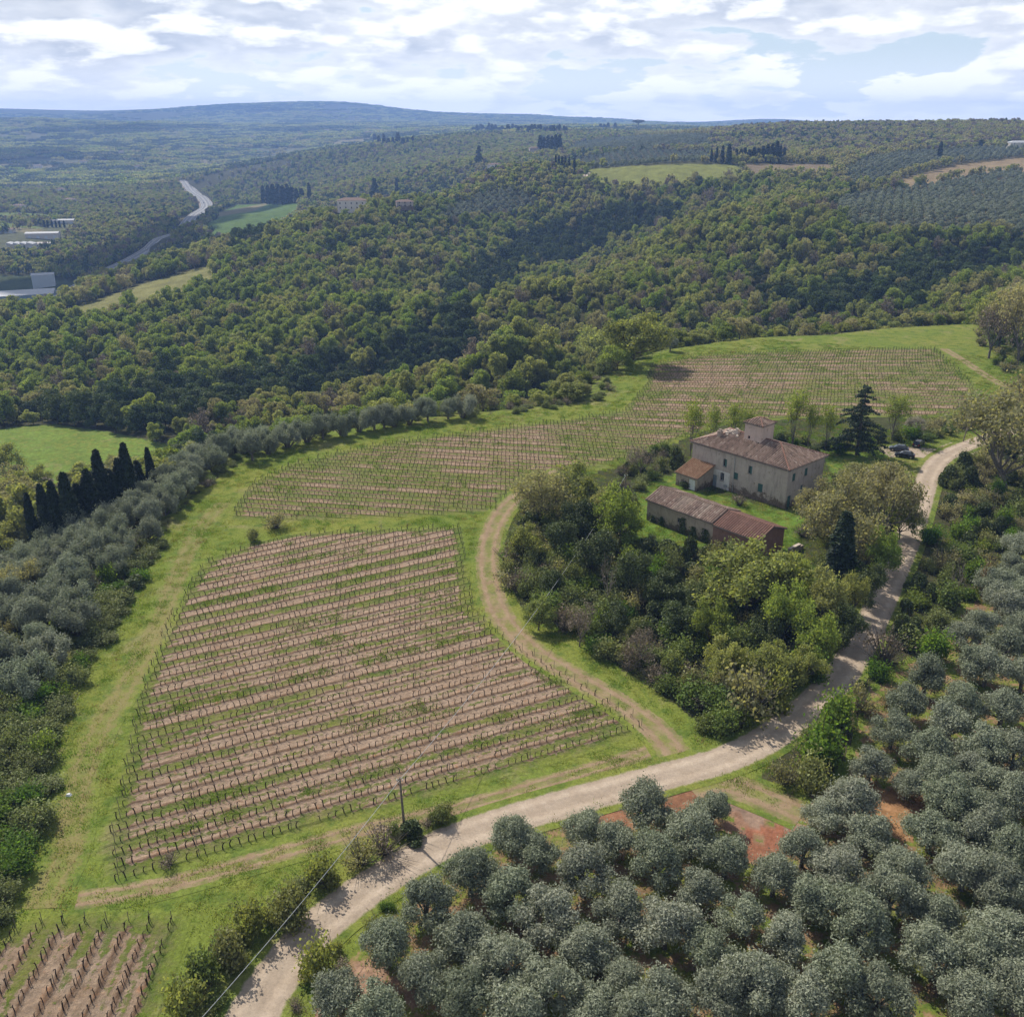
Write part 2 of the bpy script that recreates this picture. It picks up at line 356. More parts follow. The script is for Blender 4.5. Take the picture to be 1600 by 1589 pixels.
def vineyard_mat(name, bias, soil, soil2):
    m, nt = new_mat(name)
    pos = geo_pos(nt); gcol, gh = grass_nodes(nt, pos)
    row, edge, along = attr(nt, "row"), attr(nt, "edge"), attr(nt, "along")
    # irregular tillage: the row coordinate wanders a little
    wv = nt('ShaderNodeCombineXYZ', {0: nt.math('MULTIPLY', along, 0.35), 1: nt.math('MULTIPLY', row, 1.7), 2: 3.0}).outputs[0]
    rw = nt.math('ADD', row, nt.math('MULTIPLY', nt.math('SUBTRACT', nt.noise(wv, 1.0, 5, 0.72), 0.5), 0.55))
    fl = nt.math('FLOOR', rw); fr = nt.math('SUBTRACT', rw, fl)
    par = nt.math('MODULO', nt.math('ADD', fl, 1000.0), 2.0)
    hsh = nt('ShaderNodeTexWhiteNoise', noise_dimensions='1D', **{}); nt.l.new(fl, hsh.inputs['W'])
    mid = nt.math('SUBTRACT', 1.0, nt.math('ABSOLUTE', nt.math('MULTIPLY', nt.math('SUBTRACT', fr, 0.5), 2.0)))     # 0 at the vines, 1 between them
    gv = nt('ShaderNodeCombineXYZ', {0: nt.math('MULTIPLY', along, 0.10), 1: nt.math('MULTIPLY', row, 0.55), 2: 7.0}).outputs[0]
    gn = nt.noise(gv, 1.0, 5, 0.66)
    fine = nt.noise(pos, 1.6, 5, 0.72)
    big = nt.noise(pos, 0.028, 3, 0.5)
    g = nt.math('ADD', nt.math('MULTIPLY', par, 0.27), nt.math('MULTIPLY', hsh.outputs[0], 0.34))
    g = nt.math('ADD', g, nt.math('MULTIPLY', nt.math('SUBTRACT', gn, 0.5), 1.5))
    g = nt.math('ADD', g, nt.math('MULTIPLY', nt.math('SUBTRACT', fine, 0.5), 1.25))
    g = nt.math('ADD', g, nt.math('MULTIPLY', nt.math('SUBTRACT', big, 0.5), 1.2))
    g = nt.math('ADD', g, nt.math('MULTIPLY', mid, 0.42))
    g = nt.math('ADD', g, bias)
    en = nt.math('ADD', edge, nt.math('MULTIPLY', nt.math('SUBTRACT', nt.noise(pos, 0.7, 4, 0.7), 0.5), 3.0))
    g = nt.math('ADD', g, nt.rng(en, 0.2, 3.0, 1.6, 0.0))
    gm = nt.rng(g, 0.42, 0.60, smooth=True)
    s1 = nt.mix(nt.rng(nt.noise(pos, 0.25, 5, 0.7), 0.38, 0.66), soil, soil2)
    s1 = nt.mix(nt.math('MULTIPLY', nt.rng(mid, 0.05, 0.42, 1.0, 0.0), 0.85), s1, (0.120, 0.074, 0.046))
    s1 = nt.mix(nt.math('MULTIPLY', nt.rng(nt.noise(pos, 0.9, 4, 0.75), 0.57, 0.70), 0.6), s1, (0.270, 0.130, 0.062))
    s1 = nt('ShaderNodeHueSaturation', {'Value': nt.rng(nt.math('MULTIPLY', nt.noise(pos, 4.0, 5, 0.85), nt.noise(pos, 1.3, 4, 0.7)), 0.14, 0.38, 0.76, 1.50), 'Color': s1}).outputs[0]
    gr = nt.mix(nt.math('MULTIPLY', nt.rng(nt.noise(gv, 2.2, 4, 0.7), 0.45, 0.66), 0.6), gcol, (0.070, 0.122, 0.020))
    gr = nt.mix(nt.math('MULTIPLY', nt.rng(nt.noise(pos, 1.1, 4, 0.7), 0.40, 0.66), 0.6), gr, (0.215, 0.172, 0.100))
    gr = nt.mix(nt.rng(en, 0.4, 2.2, 1.0, 0.0), gr, gcol)
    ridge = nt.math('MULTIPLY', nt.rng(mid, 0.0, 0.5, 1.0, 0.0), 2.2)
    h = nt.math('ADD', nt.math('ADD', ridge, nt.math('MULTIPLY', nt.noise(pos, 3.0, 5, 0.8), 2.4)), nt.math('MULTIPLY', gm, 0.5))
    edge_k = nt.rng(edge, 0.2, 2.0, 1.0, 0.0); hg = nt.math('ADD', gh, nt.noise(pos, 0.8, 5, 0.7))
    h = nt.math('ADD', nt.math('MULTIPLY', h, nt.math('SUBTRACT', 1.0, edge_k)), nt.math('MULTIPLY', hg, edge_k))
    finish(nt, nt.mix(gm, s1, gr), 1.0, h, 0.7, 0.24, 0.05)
    return m
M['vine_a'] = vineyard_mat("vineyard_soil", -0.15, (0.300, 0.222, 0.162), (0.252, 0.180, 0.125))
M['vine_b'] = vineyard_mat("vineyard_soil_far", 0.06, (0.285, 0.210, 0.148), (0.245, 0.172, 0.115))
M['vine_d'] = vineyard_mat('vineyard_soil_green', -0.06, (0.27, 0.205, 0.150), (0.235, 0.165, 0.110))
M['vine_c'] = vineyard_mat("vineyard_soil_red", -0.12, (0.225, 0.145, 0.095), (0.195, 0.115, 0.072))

def road_mat(name, c1, c2, ruts, wob=0.35):
    m, nt = new_mat(name); pos = geo_pos(nt); gcol, gh = grass_nodes(nt, pos)
    t = nt.math('ABSOLUTE', attr(nt, "t"))
    tn = nt.math('ADD', t, nt.math('MULTIPLY', nt.math('SUBTRACT', nt.noise(pos, 0.9, 5, 0.75), 0.5), wob * 2.2))
    gm = nt.rng(tn, 0.90, 1.08, smooth=True)
    fine = nt.noise(pos, 4.0, 5, 0.8); md = nt.noise(pos, 0.5, 4, 0.65)
    c = nt.mix(nt.rng(md, 0.38, 0.64), c1, c2)
    rut = nt.rng(nt.math('ABSOLUTE', nt.math('SUBTRACT', tn, 0.52)), 0.08, 0.30)
    if ruts:
        g2 = nt.math('MULTIPLY', rut, nt.rng(nt.math('ADD', nt.noise(pos, 0.35, 5, 0.7), nt.math('MULTIPLY', fine, 0.3)), 0.52, 0.70))
        gm = nt.math('MAXIMUM', gm, nt.math('MULTIPLY', g2, 0.75))
    else:
        c = nt.mix(nt.math('MULTIPLY', rut, 0.38), c, tuple(q * 0.62 for q in c2))
    c = nt('ShaderNodeHueSaturation', {'Value': nt.rng(fine, 0.3, 0.72, 0.72, 1.22), 'Color': c}).outputs[0]
    finish(nt, nt.mix(gm, c, gcol), 0.95, nt.math('ADD', nt.math('MULTIPLY', fine, 0.6), nt.math('MULTIPLY', rut, -0.5)), 0.5, 0.12, 0.1)
    return m
M['gravel'] = road_mat("gravel_road", (0.430, 0.352, 0.275), (0.345, 0.275, 0.208), False, 0.20)
M['dirt'] = road_mat("dirt_track", (0.280, 0.205, 0.130), (0.225, 0.158, 0.098), True, 0.36)
M['faint'] = road_mat("faint_track", (0.205, 0.178, 0.072), (0.195, 0.172, 0.064), True, 1.05)
M['pale'] = road_mat("pale_road", (0.50, 0.42, 0.36), (0.45, 0.38, 0.32), False, 0.12)

# ------------------------------------------------------------------ zones on the terrain
zones = {
    'thicket': [(785, 905), (778, 850), (800, 785), (830, 735), (900, 745), (985, 725), (1060, 690), (1090, 640), (1400, 640), (1530, 640), (1530, 672), (1440, 690), (1380, 700), (1330, 735), (1420, 740), (1425, 800), (1395, 880),
                (1350, 965), (1310, 1035), (1250, 1090), (1190, 1145), (1130, 1160), (1060, 1105), (990, 1058), (930, 1018), (870, 985), (820, 955)],
    'yard': [(960, 800), (1000, 755), (1060, 740), (1110, 770), (1230, 800), (1285, 760), (1330, 735), (1380, 720), (1400, 700), (1330, 690), (1280, 700), (1300, 740), (1260, 800), (1240, 870), (1170, 860), (1000, 850)],
    'grove': [(430, 1700), (540, 1500), (600, 1440), (700, 1360), (790, 1300), (880, 1262), (1000, 1235), (1120, 1232), (1200, 1250), (1310, 1235), (1330, 1180), (1360, 1080), (1450, 1010), (1500, 960), (1570, 880), (1650, 800), (1900, 900), (2000, 1700)],
    'scrub': [(1440, 800), (1450, 740), (1490, 705), (1560, 660), (1700, 640), (1800, 800), (1640, 800), (1560, 880), (1490, 960), (1440, 1010), (1360, 1075), (1320, 1190), (1270, 1240), (1180, 1215), (1260, 1140), (1330, 1060), (1370, 990), (1410, 900)],
    'meadow': [(-80, 680), (20, 668), (80, 663), (150, 672), (230, 688), (275, 700), (270, 730), (180, 760), (60, 790), (-80, 800)],
    'strip': [(85, 490), (150, 470), (220, 445), (290, 425), (335, 414), (335, 446), (280, 468), (190, 495), (110, 512)],
    'field': [(318, 362), (345, 332), (370, 320), (470, 318), (462, 340), (430, 362), (400, 374), (345, 376)],
    'pasture': [(915, 280), (920, 264), (1010, 259), (1150, 258), (1170, 274), (1110, 287), (1000, 292), (930, 286)],
    'fallow': [(1160, 257), (1300, 257), (1300, 274), (1165, 278)],
    'tanfield': [(1380, 296), (1425, 276), (1480, 261), (1560, 249), (1700, 243), (1700, 268), (1560, 272), (1490, 281), (1420, 297)],
    'greentop': [(1580, 228), (1700, 226), (1700, 240), (1590, 240)],
    'industry': [(-60, 430), (60, 430), (110, 440), (150, 430), (120, 470), (60, 490), (-60, 490)],
    'industry2': [(-60, 398), (-60, 372), (20, 364), (60, 358), (112, 344), (120, 352), (100, 376), (60, 396)],
}
Z = {k: poly_px(v) for k, v in zones.items()}
# far houses: pixel, height of the canopy line there, length, depth, wall height, rotation, materials
HOUSES = [(550, 321, 7, 26, 12, 8, 0.06, 'pale_wall', 'tile_far', "hill_house", "long white house half hidden by trees on the wooded hill", "house", 5), (632, 318, 7, 16, 9, 5, 0.2, 'plaster', 'tile_far', "hill_house", "small brown-roofed house right of the white one on the wooded hill", "house", 3),
          (773, 262, 7, 22, 12, 7, -0.1, 'pale_wall', 'tile_far', "hill_house", "tiled house among trees on top of the hill", "house", 4), (835, 237, 5, 18, 10, 8, 0.2, 'plaster', 'tile_far', "hill_house", "reddish stone house behind the hilltop trees", "house", 3),
          (575, 210, 5, 30, 14, 9, 0.1, 'plaster', 'tile_far', "hill_house", "far reddish house on the middle wooded ridge", "house", 4), (905, 204, 4, 34, 12, 7, 0.0, 'pale_wall', 'tile_far', "hill_house", "pale low house on the far skyline ridge", "house", 4), (1592, 228, 3, 30, 12, 5, 0.1, 'pale_wall', 'metal_roof', "farm_shed", "white arched farm shed on the right-hand hillside", "shed", 3)]
HSPOT = [PXo(h[0], h[1], h[2])[:2] for h in HOUSES]
gxm, gym = GX, GY
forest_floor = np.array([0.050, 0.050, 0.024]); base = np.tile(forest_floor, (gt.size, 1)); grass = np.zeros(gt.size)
grass[ins] = 1.0
near_edge = (~ins) & (dpl < 6) & (GR < 420); grass[near_edge] = 0.55
def zone(k, col, g):
    sel = in_poly(GX, GY, Z[k]); base[sel] = col; grass[sel] = g
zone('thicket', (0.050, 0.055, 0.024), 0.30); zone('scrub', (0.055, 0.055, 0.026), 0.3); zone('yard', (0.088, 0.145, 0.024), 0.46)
zone('grove', (0.215, 0.140, 0.082), 0.50); zone('meadow', (0.115, 0.170, 0.032), 0.48)
zone('strip', (0.155, 0.150, 0.055), 0.2); zone('field', (0.075, 0.118, 0.026), 0.12); zone('pasture', (0.150, 0.160, 0.045), 0.36)
zone('fallow', (0.16, 0.125, 0.080), 0.0); zone('tanfield', (0.20, 0.150, 0.085), 0.0); zone('greentop', (0.13, 0.16, 0.04), 0.2)
zone('industry', (0.05, 0.065, 0.025), 0.1); zone('industry2', (0.09, 0.095, 0.05), 0.2)
# far countryside: patchwork of fields
far = GR > 2300
nf = fbm(GX, GY, 260, 21, 3)
patch = hash2(np.floor(GX / 190 + 0.8 * vnoise(GX / 300, GY / 300, 4)), np.floor(GY / 260 + 0.8 * vnoise(GX / 300, GY / 300, 5)), 6)
woods_far = (fbm(GX, GY, 520, 31, 4) + 0.10 > 0.0) | (patch < 0.45)
pal = np.array([(0.11, 0.14, 0.035), (0.07, 0.12, 0.03), (0.16, 0.14, 0.07), (0.10, 0.10, 0.05)])
far_tint = 0.75 + 0.5 * (fbm(GX, GY, 240, 61, 4) > 0.05) * (GR > 6000); base[GR > 6000] *= far_tint[GR > 6000][:, None]
selp = far & ~woods_far & (GR < 6600); base[selp] = pal[(patch[selp] * 3.999).astype(int)]
GRV = [[PX(u, v)[:2] for u, v in p] for p in ([(1290, 326), (1330, 308), (1420, 298), (1500, 283), (1560, 274), (1700, 270), (1720, 362), (1600, 368), (1500, 370), (1420, 366), (1330, 362), (1300, 340)], [(1318, 298), (1322, 270), (1350, 252), (1400, 243), (1470, 238), (1600, 233), (1600, 246), (1480, 258), (1420, 273), (1375, 293), (1345, 302)])]
for g_ in GRV:
    sel = in_poly(GX, GY, g_); base[sel] = (0.085, 0.075, 0.040); grass[sel] = 0.1
glade = (fbm(GX, GY, 210, 131, 3) > 0.28) & (GR > 1500) & (GR <= 2300) & (gt < 0.12); base[glade] = pal[(patch[glade] * 3.999).astype(int)]
# red earth at the grove entrance
for (u, v, rad, c) in [(1212, 1305, 3.2, (0.235, 0.10, 0.060)), (1180, 1335, 2.2, (0.22, 0.10, 0.06)), (1150, 1255, 4.5, (0.24, 0.14, 0.095)), (1110, 1235, 4.5, (0.26, 0.155, 0.10)), (1185, 1262, 3.5, (0.22, 0.15, 0.11)),
                       (1370, 1265, 5.0, (0.26, 0.145, 0.07)), (1350, 1250, 4.0, (0.26, 0.145, 0.07)), (1410, 1245, 3.0, (0.25, 0.14, 0.07)), (940, 1275, 3.5, (0.24, 0.12, 0.07)), (1060, 1250, 4.0, (0.24, 0.12, 0.07)), (590, 1540, 4.0, (0.25, 0.16, 0.11))]:
    x, y = P(u, v); sel = np.hypot(GX - x, GY - y) < rad * (0.8 + 0.7 * vnoise(GX / 1.6, GY / 1.6, 8)); base[sel] = c; grass[sel] = 0.05
idx = np.arange(NLR * NTH).reshape(NLR, NTH)
quads = np.stack([idx[:-1, :-1], idx[:-1, 1:], idx[1:, 1:], idx[1:, :-1]], -1).reshape(-1, 4)[:, ::-1]
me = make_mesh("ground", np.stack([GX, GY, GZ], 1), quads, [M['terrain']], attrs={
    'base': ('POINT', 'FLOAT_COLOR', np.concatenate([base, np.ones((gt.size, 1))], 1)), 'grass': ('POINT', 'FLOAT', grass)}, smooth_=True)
tag(link("ground", me), "rolling Tuscan ground of grass, earth and woodland floor", "ground", kind="structure")

# ------------------------------------------------------------------ roads and tracks
def catmull(pts, step=1.0):
    pts = [np.array(p[:2], float) for p in pts]; out = []
    for i in range(len(pts) - 1):
        p0, p1, p2, p3 = pts[max(i - 1, 0)], pts[i], pts[i + 1], pts[min(i + 2, len(pts) - 1)]
        n = max(2, int(np.linalg.norm(p2 - p1) / step))
        for k in range(n):
            t = k / n
            out.append(0.5 * (2 * p1 + (p2 - p0) * t + (2 * p0 - 5 * p1 + 4 * p2 - p3) * t * t + (3 * p1 - p0 - 3 * p2 + p3) * t ** 3))
    out.append(pts[-1]); return np.array(out)
def strip(name, pts, width, mat, zoff, label, step=1.0, margin=1.45, cols=11, cat="road", widths=None):
    c = catmull(pts, step); d = np.gradient(c, axis=0); d /= np.linalg.norm(d, axis=1)[:, None] + 1e-9
    nrm = np.stack([d[:, 1], -d[:, 0]], 1)
    wv = np.full(len(c), width / 2) if widths is None else np.interp(np.linspace(0, 1, len(c)), np.linspace(0, 1, len(widths)), widths) / 2
    ts = np.linspace(-margin, margin, cols)
    X = c[:, None, 0] + nrm[:, None, 0] * ts[None] * wv[:, None]; Y = c[:, None, 1] + nrm[:, None, 1] * ts[None] * wv[:, None]
    Zv = ground(X, Y) + zoff
    k = np.arange(X.size).reshape(X.shape)
    q = np.stack([k[:-1, :-1], k[:-1, 1:], k[1:, 1:], k[1:, :-1]], -1).reshape(-1, 4)
    me = make_mesh(name, np.stack([X, Y, Zv], -1), q, [mat], attrs={'t': ('POINT', 'FLOAT', np.tile(ts, (len(c), 1)))}, smooth_=True)
    n = me.polygons[0].normal.z
    if n < 0: me.flip_normals()
    return tag(link(name, me), label, cat, kind="structure"), c
road_px = [(330, 1720), (393, 1592), (432, 1528), (500, 1448), (590, 1380), (690, 1322), (800, 1281), (920, 1246), (1040, 1213), (1130, 1187), (1205, 1150), (1272, 1097), (1322, 1043), (1362, 972), (1396, 895), (1425, 825), (1443, 768), (1452, 742), (1475, 714), (1530, 689), (1600, 668), (1680, 650)]
_, ROAD = strip("gravel_road", [P(u, v) for u, v in road_px], 4.4, M['gravel'], 0.05, "pale gravel road curving past the vineyard up to the farmhouse cars")
_, PARK = strip("parking_ground", [P(u, v) for u, v in [(1378, 707), (1410, 706), (1445, 708), (1478, 709), (1512, 697)]], 7.5, M['gravel'], 0.035, "gravel clearing where the three cars are parked")
track_px = [(880, 735), (830, 762), (785, 800), (764, 850), (764, 900), (782, 958), (830, 1012), (900, 1058), (970, 1100), (1025, 1140), (1055, 1180), (1070, 1215)]
_, TRACK = strip("dirt_track", [P(u, v) for u, v in track_px], 3.9, M['dirt'], 0.04, "brown two-rut dirt track bending round the wooded knoll")
_, TR2 = strip("field_track", [P(u, v) for u, v in [(120, 1407), (250, 1385), (400, 1345), (560, 1300), (700, 1268), (850, 1225), (980, 1185), (1040, 1165)]], 2.4, M['dirt'], 0.03, "reddish tilled strip below the last vine row", margin=1.7)
_, TR6 = strip("headland_track", [P(u, v) for u, v in [(60, 1420), (105, 1330), (120, 1240), (150, 1150), (205, 1060), (250, 970), (282, 890), (310, 830), (350, 785)]], 3.2, M['faint'], 0.03, "faint wheel tracks worn along the grass headland", margin=1.5)
_, TR3 = strip("side_path", [P(u, v) for u, v in [(1080, 1235), (1130, 1225), (1190, 1245), (1255, 1272)]], 4.2, M['dirt'], 0.03, "earth path leading from the gravel road into the olive grove")
_, TR4 = strip("field_path", [P(u, v) for u, v in [(1475, 545), (1500, 560), (1530, 580), (1560, 598), (1600, 615)]], 3.0, M['dirt'], 0.03, "pale path along the upper edge of the far vineyard")
_, TR5 = strip("winding_path", [PX(u, v) for u, v in [(897, 263), (910, 267), (918, 271), (914, 276), (904, 279)]], 7.0, M['pale'], 0.3, "white winding lane by the row of cypresses on the hill", step=3)

# ------------------------------------------------------------------ vineyard fields
BLOCK_A = line_z([(165, 1392), (148, 1330), (178, 1215), (200, 1095), (245, 985), (290, 905), (318, 875), (385, 848), (470, 830), (600, 824), (726, 820), (735, 880), (748, 950), (812, 1002), (892, 1050), (968, 1094), (1024, 1141), (930, 1180), (700, 1243), (560, 1285), (400, 1325), (250, 1368)])
BLOCK_B = line_z([(352, 815), (362, 785), (392, 752), (440, 728), (520, 706), (600, 690), (700, 677), (800, 664), (900, 652), (970, 640), (1005, 600), (1010, 572), (1080, 556), (1180, 550), (1300, 547), (1400, 544), (1462, 543), (1500, 575), (1528, 605), (1530, 630), (1500, 648),
                  (1440, 655), (1380, 652), (1240, 655), (1140, 662), (1060, 690), (985, 720), (900, 738), (835, 745), (800, 775), (780, 800), (700, 808), (600, 812), (480, 815)])
BLOCK_D = line_z([(-90, 1540), (-30, 1480), (20, 1440), (70, 1425), (160, 1420), (290, 1422), (303, 1440), (285, 1500), (262, 1589), (230, 1700), (-160, 1700)])
PIV = np.array([P(600, 1100)[0] - 690 * math.cos(math.radians(26.5)), P(600, 1100)[1] - 690 * math.sin(math.radians(26.5))])
SP_A, SP_B, SP_D = 1.98, 2.15, 2.0
def row_a(x, y):
    a = np.arctan2(y - PIV[1], x - PIV[0]); return (a - math.radians(26.5)) * 690 / SP_A, np.hypot(x - PIV[0], y - PIV[1])
def row_b(x, y): return (y + 0.16 * x * (1 - smooth(190, 290, y)) - 0.05 * np.maximum(x - 60, 0) * smooth(230, 300, y)) / SP_B, x
def row_d(x, y): return (x + 0.02 * y) / SP_D, y
def sheet(name, poly, rowf, res, zoff, mat, label):
    pa = np.array(poly); x0, y0 = pa.min(0) - 2; x1, y1 = pa.max(0) + 2
    X, Y = np.meshgrid(np.arange(x0, x1, res), np.arange(y0, y1, res)); sh = X.shape
    inn = in_poly(X, Y, poly); dd = poly_dist(X, Y, poly); edge = np.where(inn, dd, -dd)
    keepv = edge > -0.2
    k = np.arange(X.size).reshape(sh)
    q = np.stack([k[:-1, :-1], k[:-1, 1:], k[1:, 1:], k[1:, :-1]], -1).reshape(-1, 4)
    q = q[keepv.ravel()[q].all(1)]
    used = np.unique(q); remap = np.full(X.size, -1); remap[used] = np.arange(len(used))
    xs, ys = X.ravel()[used], Y.ravel()[used]; r, al = rowf(xs, ys)
    me = make_mesh(name, np.stack([xs, ys, ground(xs, ys) + zoff], 1), remap[q], [mat], attrs={'row': ('POINT', 'FLOAT', r), 'along': ('POINT', 'FLOAT', al), 'edge': ('POINT', 'FLOAT', edge.ravel()[used])}, smooth_=True)
    return tag(link(name, me), label, "field", kind="structure")
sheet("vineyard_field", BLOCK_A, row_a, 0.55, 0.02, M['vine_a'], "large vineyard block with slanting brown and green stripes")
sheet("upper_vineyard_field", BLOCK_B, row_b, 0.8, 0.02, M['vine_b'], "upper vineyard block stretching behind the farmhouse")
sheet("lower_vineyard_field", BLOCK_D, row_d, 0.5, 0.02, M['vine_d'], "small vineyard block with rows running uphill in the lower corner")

# ------------------------------------------------------------------ foliage materials
def foliage_mat(name, stops, transl=0.35, tcol=(1.25, 1.25, 0.6), rough=0.6, spec=0.2, lo=0.6, hi=1.4):
    m, nt = new_mat(name)
    oi = nt('ShaderNodeObjectInfo')
    c = nt.ramp(oi.outputs['Random'], stops)
    rnd = attr(nt, "rnd")
    v = nt.math('MULTIPLY', nt.rng(rnd, 0, 1, lo, hi), nt.rng(nt.math('FRACT', nt.math('MULTIPLY', oi.outputs['Random'], 37.7)), 0, 1, 0.85, 1.15))
    hue = nt.rng(nt.math('FRACT', nt.math('MULTIPLY', rnd, 17.3)), 0, 1, 0.485, 0.515)
    c = nt('ShaderNodeHueSaturation', {'Value': v, 'Hue': hue, 'Color': c}).outputs[0]
    p = nt('ShaderNodeBsdfPrincipled', {'Base Color': c, 'Roughness': rough, 'Specular IOR Level': spec})
    t = nt('ShaderNodeBsdfTranslucent', {'Color': nt.mix(1.0, c, tcol, 'MULTIPLY')})
    mx = nt('ShaderNodeMixShader', {0: transl, 1: p.outputs[0], 2: t.outputs[0]})
    nt('ShaderNodeOutputMaterial', {'Surface': mx.outputs[0]})
    M[name] = m
    return m
E = lambda *cs: [(i / max(1, len(cs) - 1), c) for i, c in enumerate(cs)]
foliage_mat('olive', E((.198, .222, .152), (.242, .260, .192), (.218, .246, .168), (.268, .280, .214)), 0.25, (1.1, 1.15, 0.8), 0.7, 0.08, 0.80, 1.22)
foliage_mat('oak_spring', E((.215, .250, .088), (.255, .268, .102), (.220, .248, .090), (.252, .250, .128), (.185, .232, .080)), 0.52, (1.5, 1.45, 0.7), 0.6, 0.2, 0.65, 1.35)
foliage_mat('oak_fresh', E((.149, .213, .048), (.196, .247, .057), (.167, .218, .055), (.213, .247, .067)), 0.52, (1.5, 1.45, 0.7), 0.6, 0.2, 0.65, 1.35)
foliage_mat('oak_dark', E((.052, .083, .023), (.073, .108, .029), (.061, .087, .032), (.090, .116, .034)), 0.22)
foliage_mat('budding', E((.240, .228, .140), (.232, .228, .125), (.250, .230, .150)), 0.52, (1.5, 1.45, 0.7), 0.6, 0.2, 0.65, 1.35)
foliage_mat('bare', E((.193, .156, .117), (.223, .179, .140), (.173, .137, .101)), 0.15)
foliage_mat('cypress_leaf', E((.017, .029, .013), (.022, .036, .016)), 0.08)
foliage_mat('conifer_leaf', E((.026, .043, .022), (.031, .050, .024)), 0.10)
foliage_mat('shrub_leaf', E((.161, .194, .055), (.114, .173, .042), (.195, .211, .077), (.220, .207, .092)), 0.35)
foliage_mat('bramble_leaf', E((.150, .185, .062), (.180, .205, .078), (.160, .188, .070)), 0.30)
foliage_mat('ivy_leaf', E((.060, .084, .026), (.076, .100, .032), (.088, .112, .036)), 0.22, spec=0.35)
foliage_mat('poplar_leaf', E((.210, .255, .051), (.188, .232, .054)), 0.52, (1.5, 1.45, 0.7), 0.6, 0.2, 0.65, 1.35)
foliage_mat('yellow_leaf', E((.205, .225, .075), (.190, .215, .070)), 0.52, (1.5, 1.45, 0.7), 0.6, 0.2, 0.65, 1.35)
foliage_mat('blossom', E((.40, .38, .33), (.30, .27, .24)), 0.3)
foliage_mat('weed_leaf', E((.093, .178, .027), (.128, .204, .034), (.170, .212, .048)), 0.6)
foliage_mat('dry_leaf', E((.26, .19, .10), (.22, .16, .08)), 0.3)
def bark_mat(name, c1, c2):
    m, nt = new_mat(name); p = geo_pos(nt)
    c = nt.mix(nt.rng(nt.noise(p, 3.0, 4, 0.7), 0.35, 0.65), c1, c2)
    finish(nt, c, 0.9, nt.noise(p, 14, 3, 0.7), 0.5, 0.03); M[name] = m
bark_mat('bark', (.085, .070, .052), (.045, .037, .028)); bark_mat('bark_grey', (.15, .135, .115), (.09, .08, .068)); bark_mat('vine_bark', (.045, .033, .026), (.025, .018, .014)); bark_mat('bark_pale', (.24, .21, .17), (.16, .14, .11))

# ------------------------------------------------------------------ foliage generators (numpy)
def leaf_quads(rng, cen, out, size, outw=0.7, stretch=1.5):
    n = len(cen)
    nr = rng.normal(size=(n, 3)); nr /= np.linalg.norm(nr, axis=1)[:, None]
    nn = out * outw + nr; nn /= np.linalg.norm(nn, axis=1)[:, None] + 1e-9
    r2 = rng.normal(size=(n, 3)); t = np.cross(nn, r2); t /= np.linalg.norm(t, axis=1)[:, None] + 1e-9
    b = np.cross(nn, t); s = (size * rng.uniform(0.6, 1.3, n))[:, None]
    L, Wd = t * s * 0.5 * stretch, b * s * 0.5
    v = np.stack([cen - L, cen - Wd + L * 0.15, cen + L, cen + Wd + L * 0.15], 1).reshape(-1, 3)
    return v, np.arange(4 * n).reshape(n, 4), rng.uniform(0, 1, n)
def lobes_cloud(rng, lobes, n, shell=0.55, flat_bottom=0.35):
    c = np.array([l[0] for l in lobes]); r = np.array([l[1] for l in lobes])
    r = r if r.ndim == 2 else np.stack([r, r, r], 1)
    wt = (r.prod(1)) ** (2 / 3); k = rng.choice(len(lobes), n, p=wt / wt.sum())
    d = rng.normal(size=(n, 3)); d /= np.linalg.norm(d, axis=1)[:, None]
    low = d[:, 2] < -0.3; flip = low & (rng.uniform(size=n) < 1 - flat_bottom); d[flip, 2] *= -1
    rad = (shell + (1.06 - shell) * rng.uniform(size=n) ** 0.6)
    return c[k] + d * r[k] * rad[:, None], d
def tubes_arrays(branches, k=4):
    V, Fq, nb = [], [], 0
    for pts, rad in branches:
        pts = np.asarray(pts, float); m = len(pts); rad = np.broadcast_to(np.asarray(rad, float), (m,))
        d = np.gradient(pts, axis=0); d /= np.linalg.norm(d, axis=1)[:, None] + 1e-9
        ref = np.where(np.abs(d[:, 2:3]) < 0.9, np.array([[0, 0, 1.0]]), np.array([[1.0, 0, 0]]))
        a = np.cross(d, ref); a /= np.linalg.norm(a, axis=1)[:, None] + 1e-9; b = np.cross(d, a)
        an = 2 * np.pi * np.arange(k) / k
        ring = pts[:, None] + (a[:, None] * np.cos(an)[None, :, None] + b[:, None] * np.sin(an)[None, :, None]) * rad[:, None, None]
        V.append(ring.reshape(-1, 3)); ii = nb + np.arange(m * k).reshape(m, k); jj = np.roll(ii, -1, 1)
        Fq.append(np.stack([ii[:-1], jj[:-1], jj[1:], ii[1:]], -1).reshape(-1, 4)); nb += m * k
    return np.concatenate(V), np.concatenate(Fq)
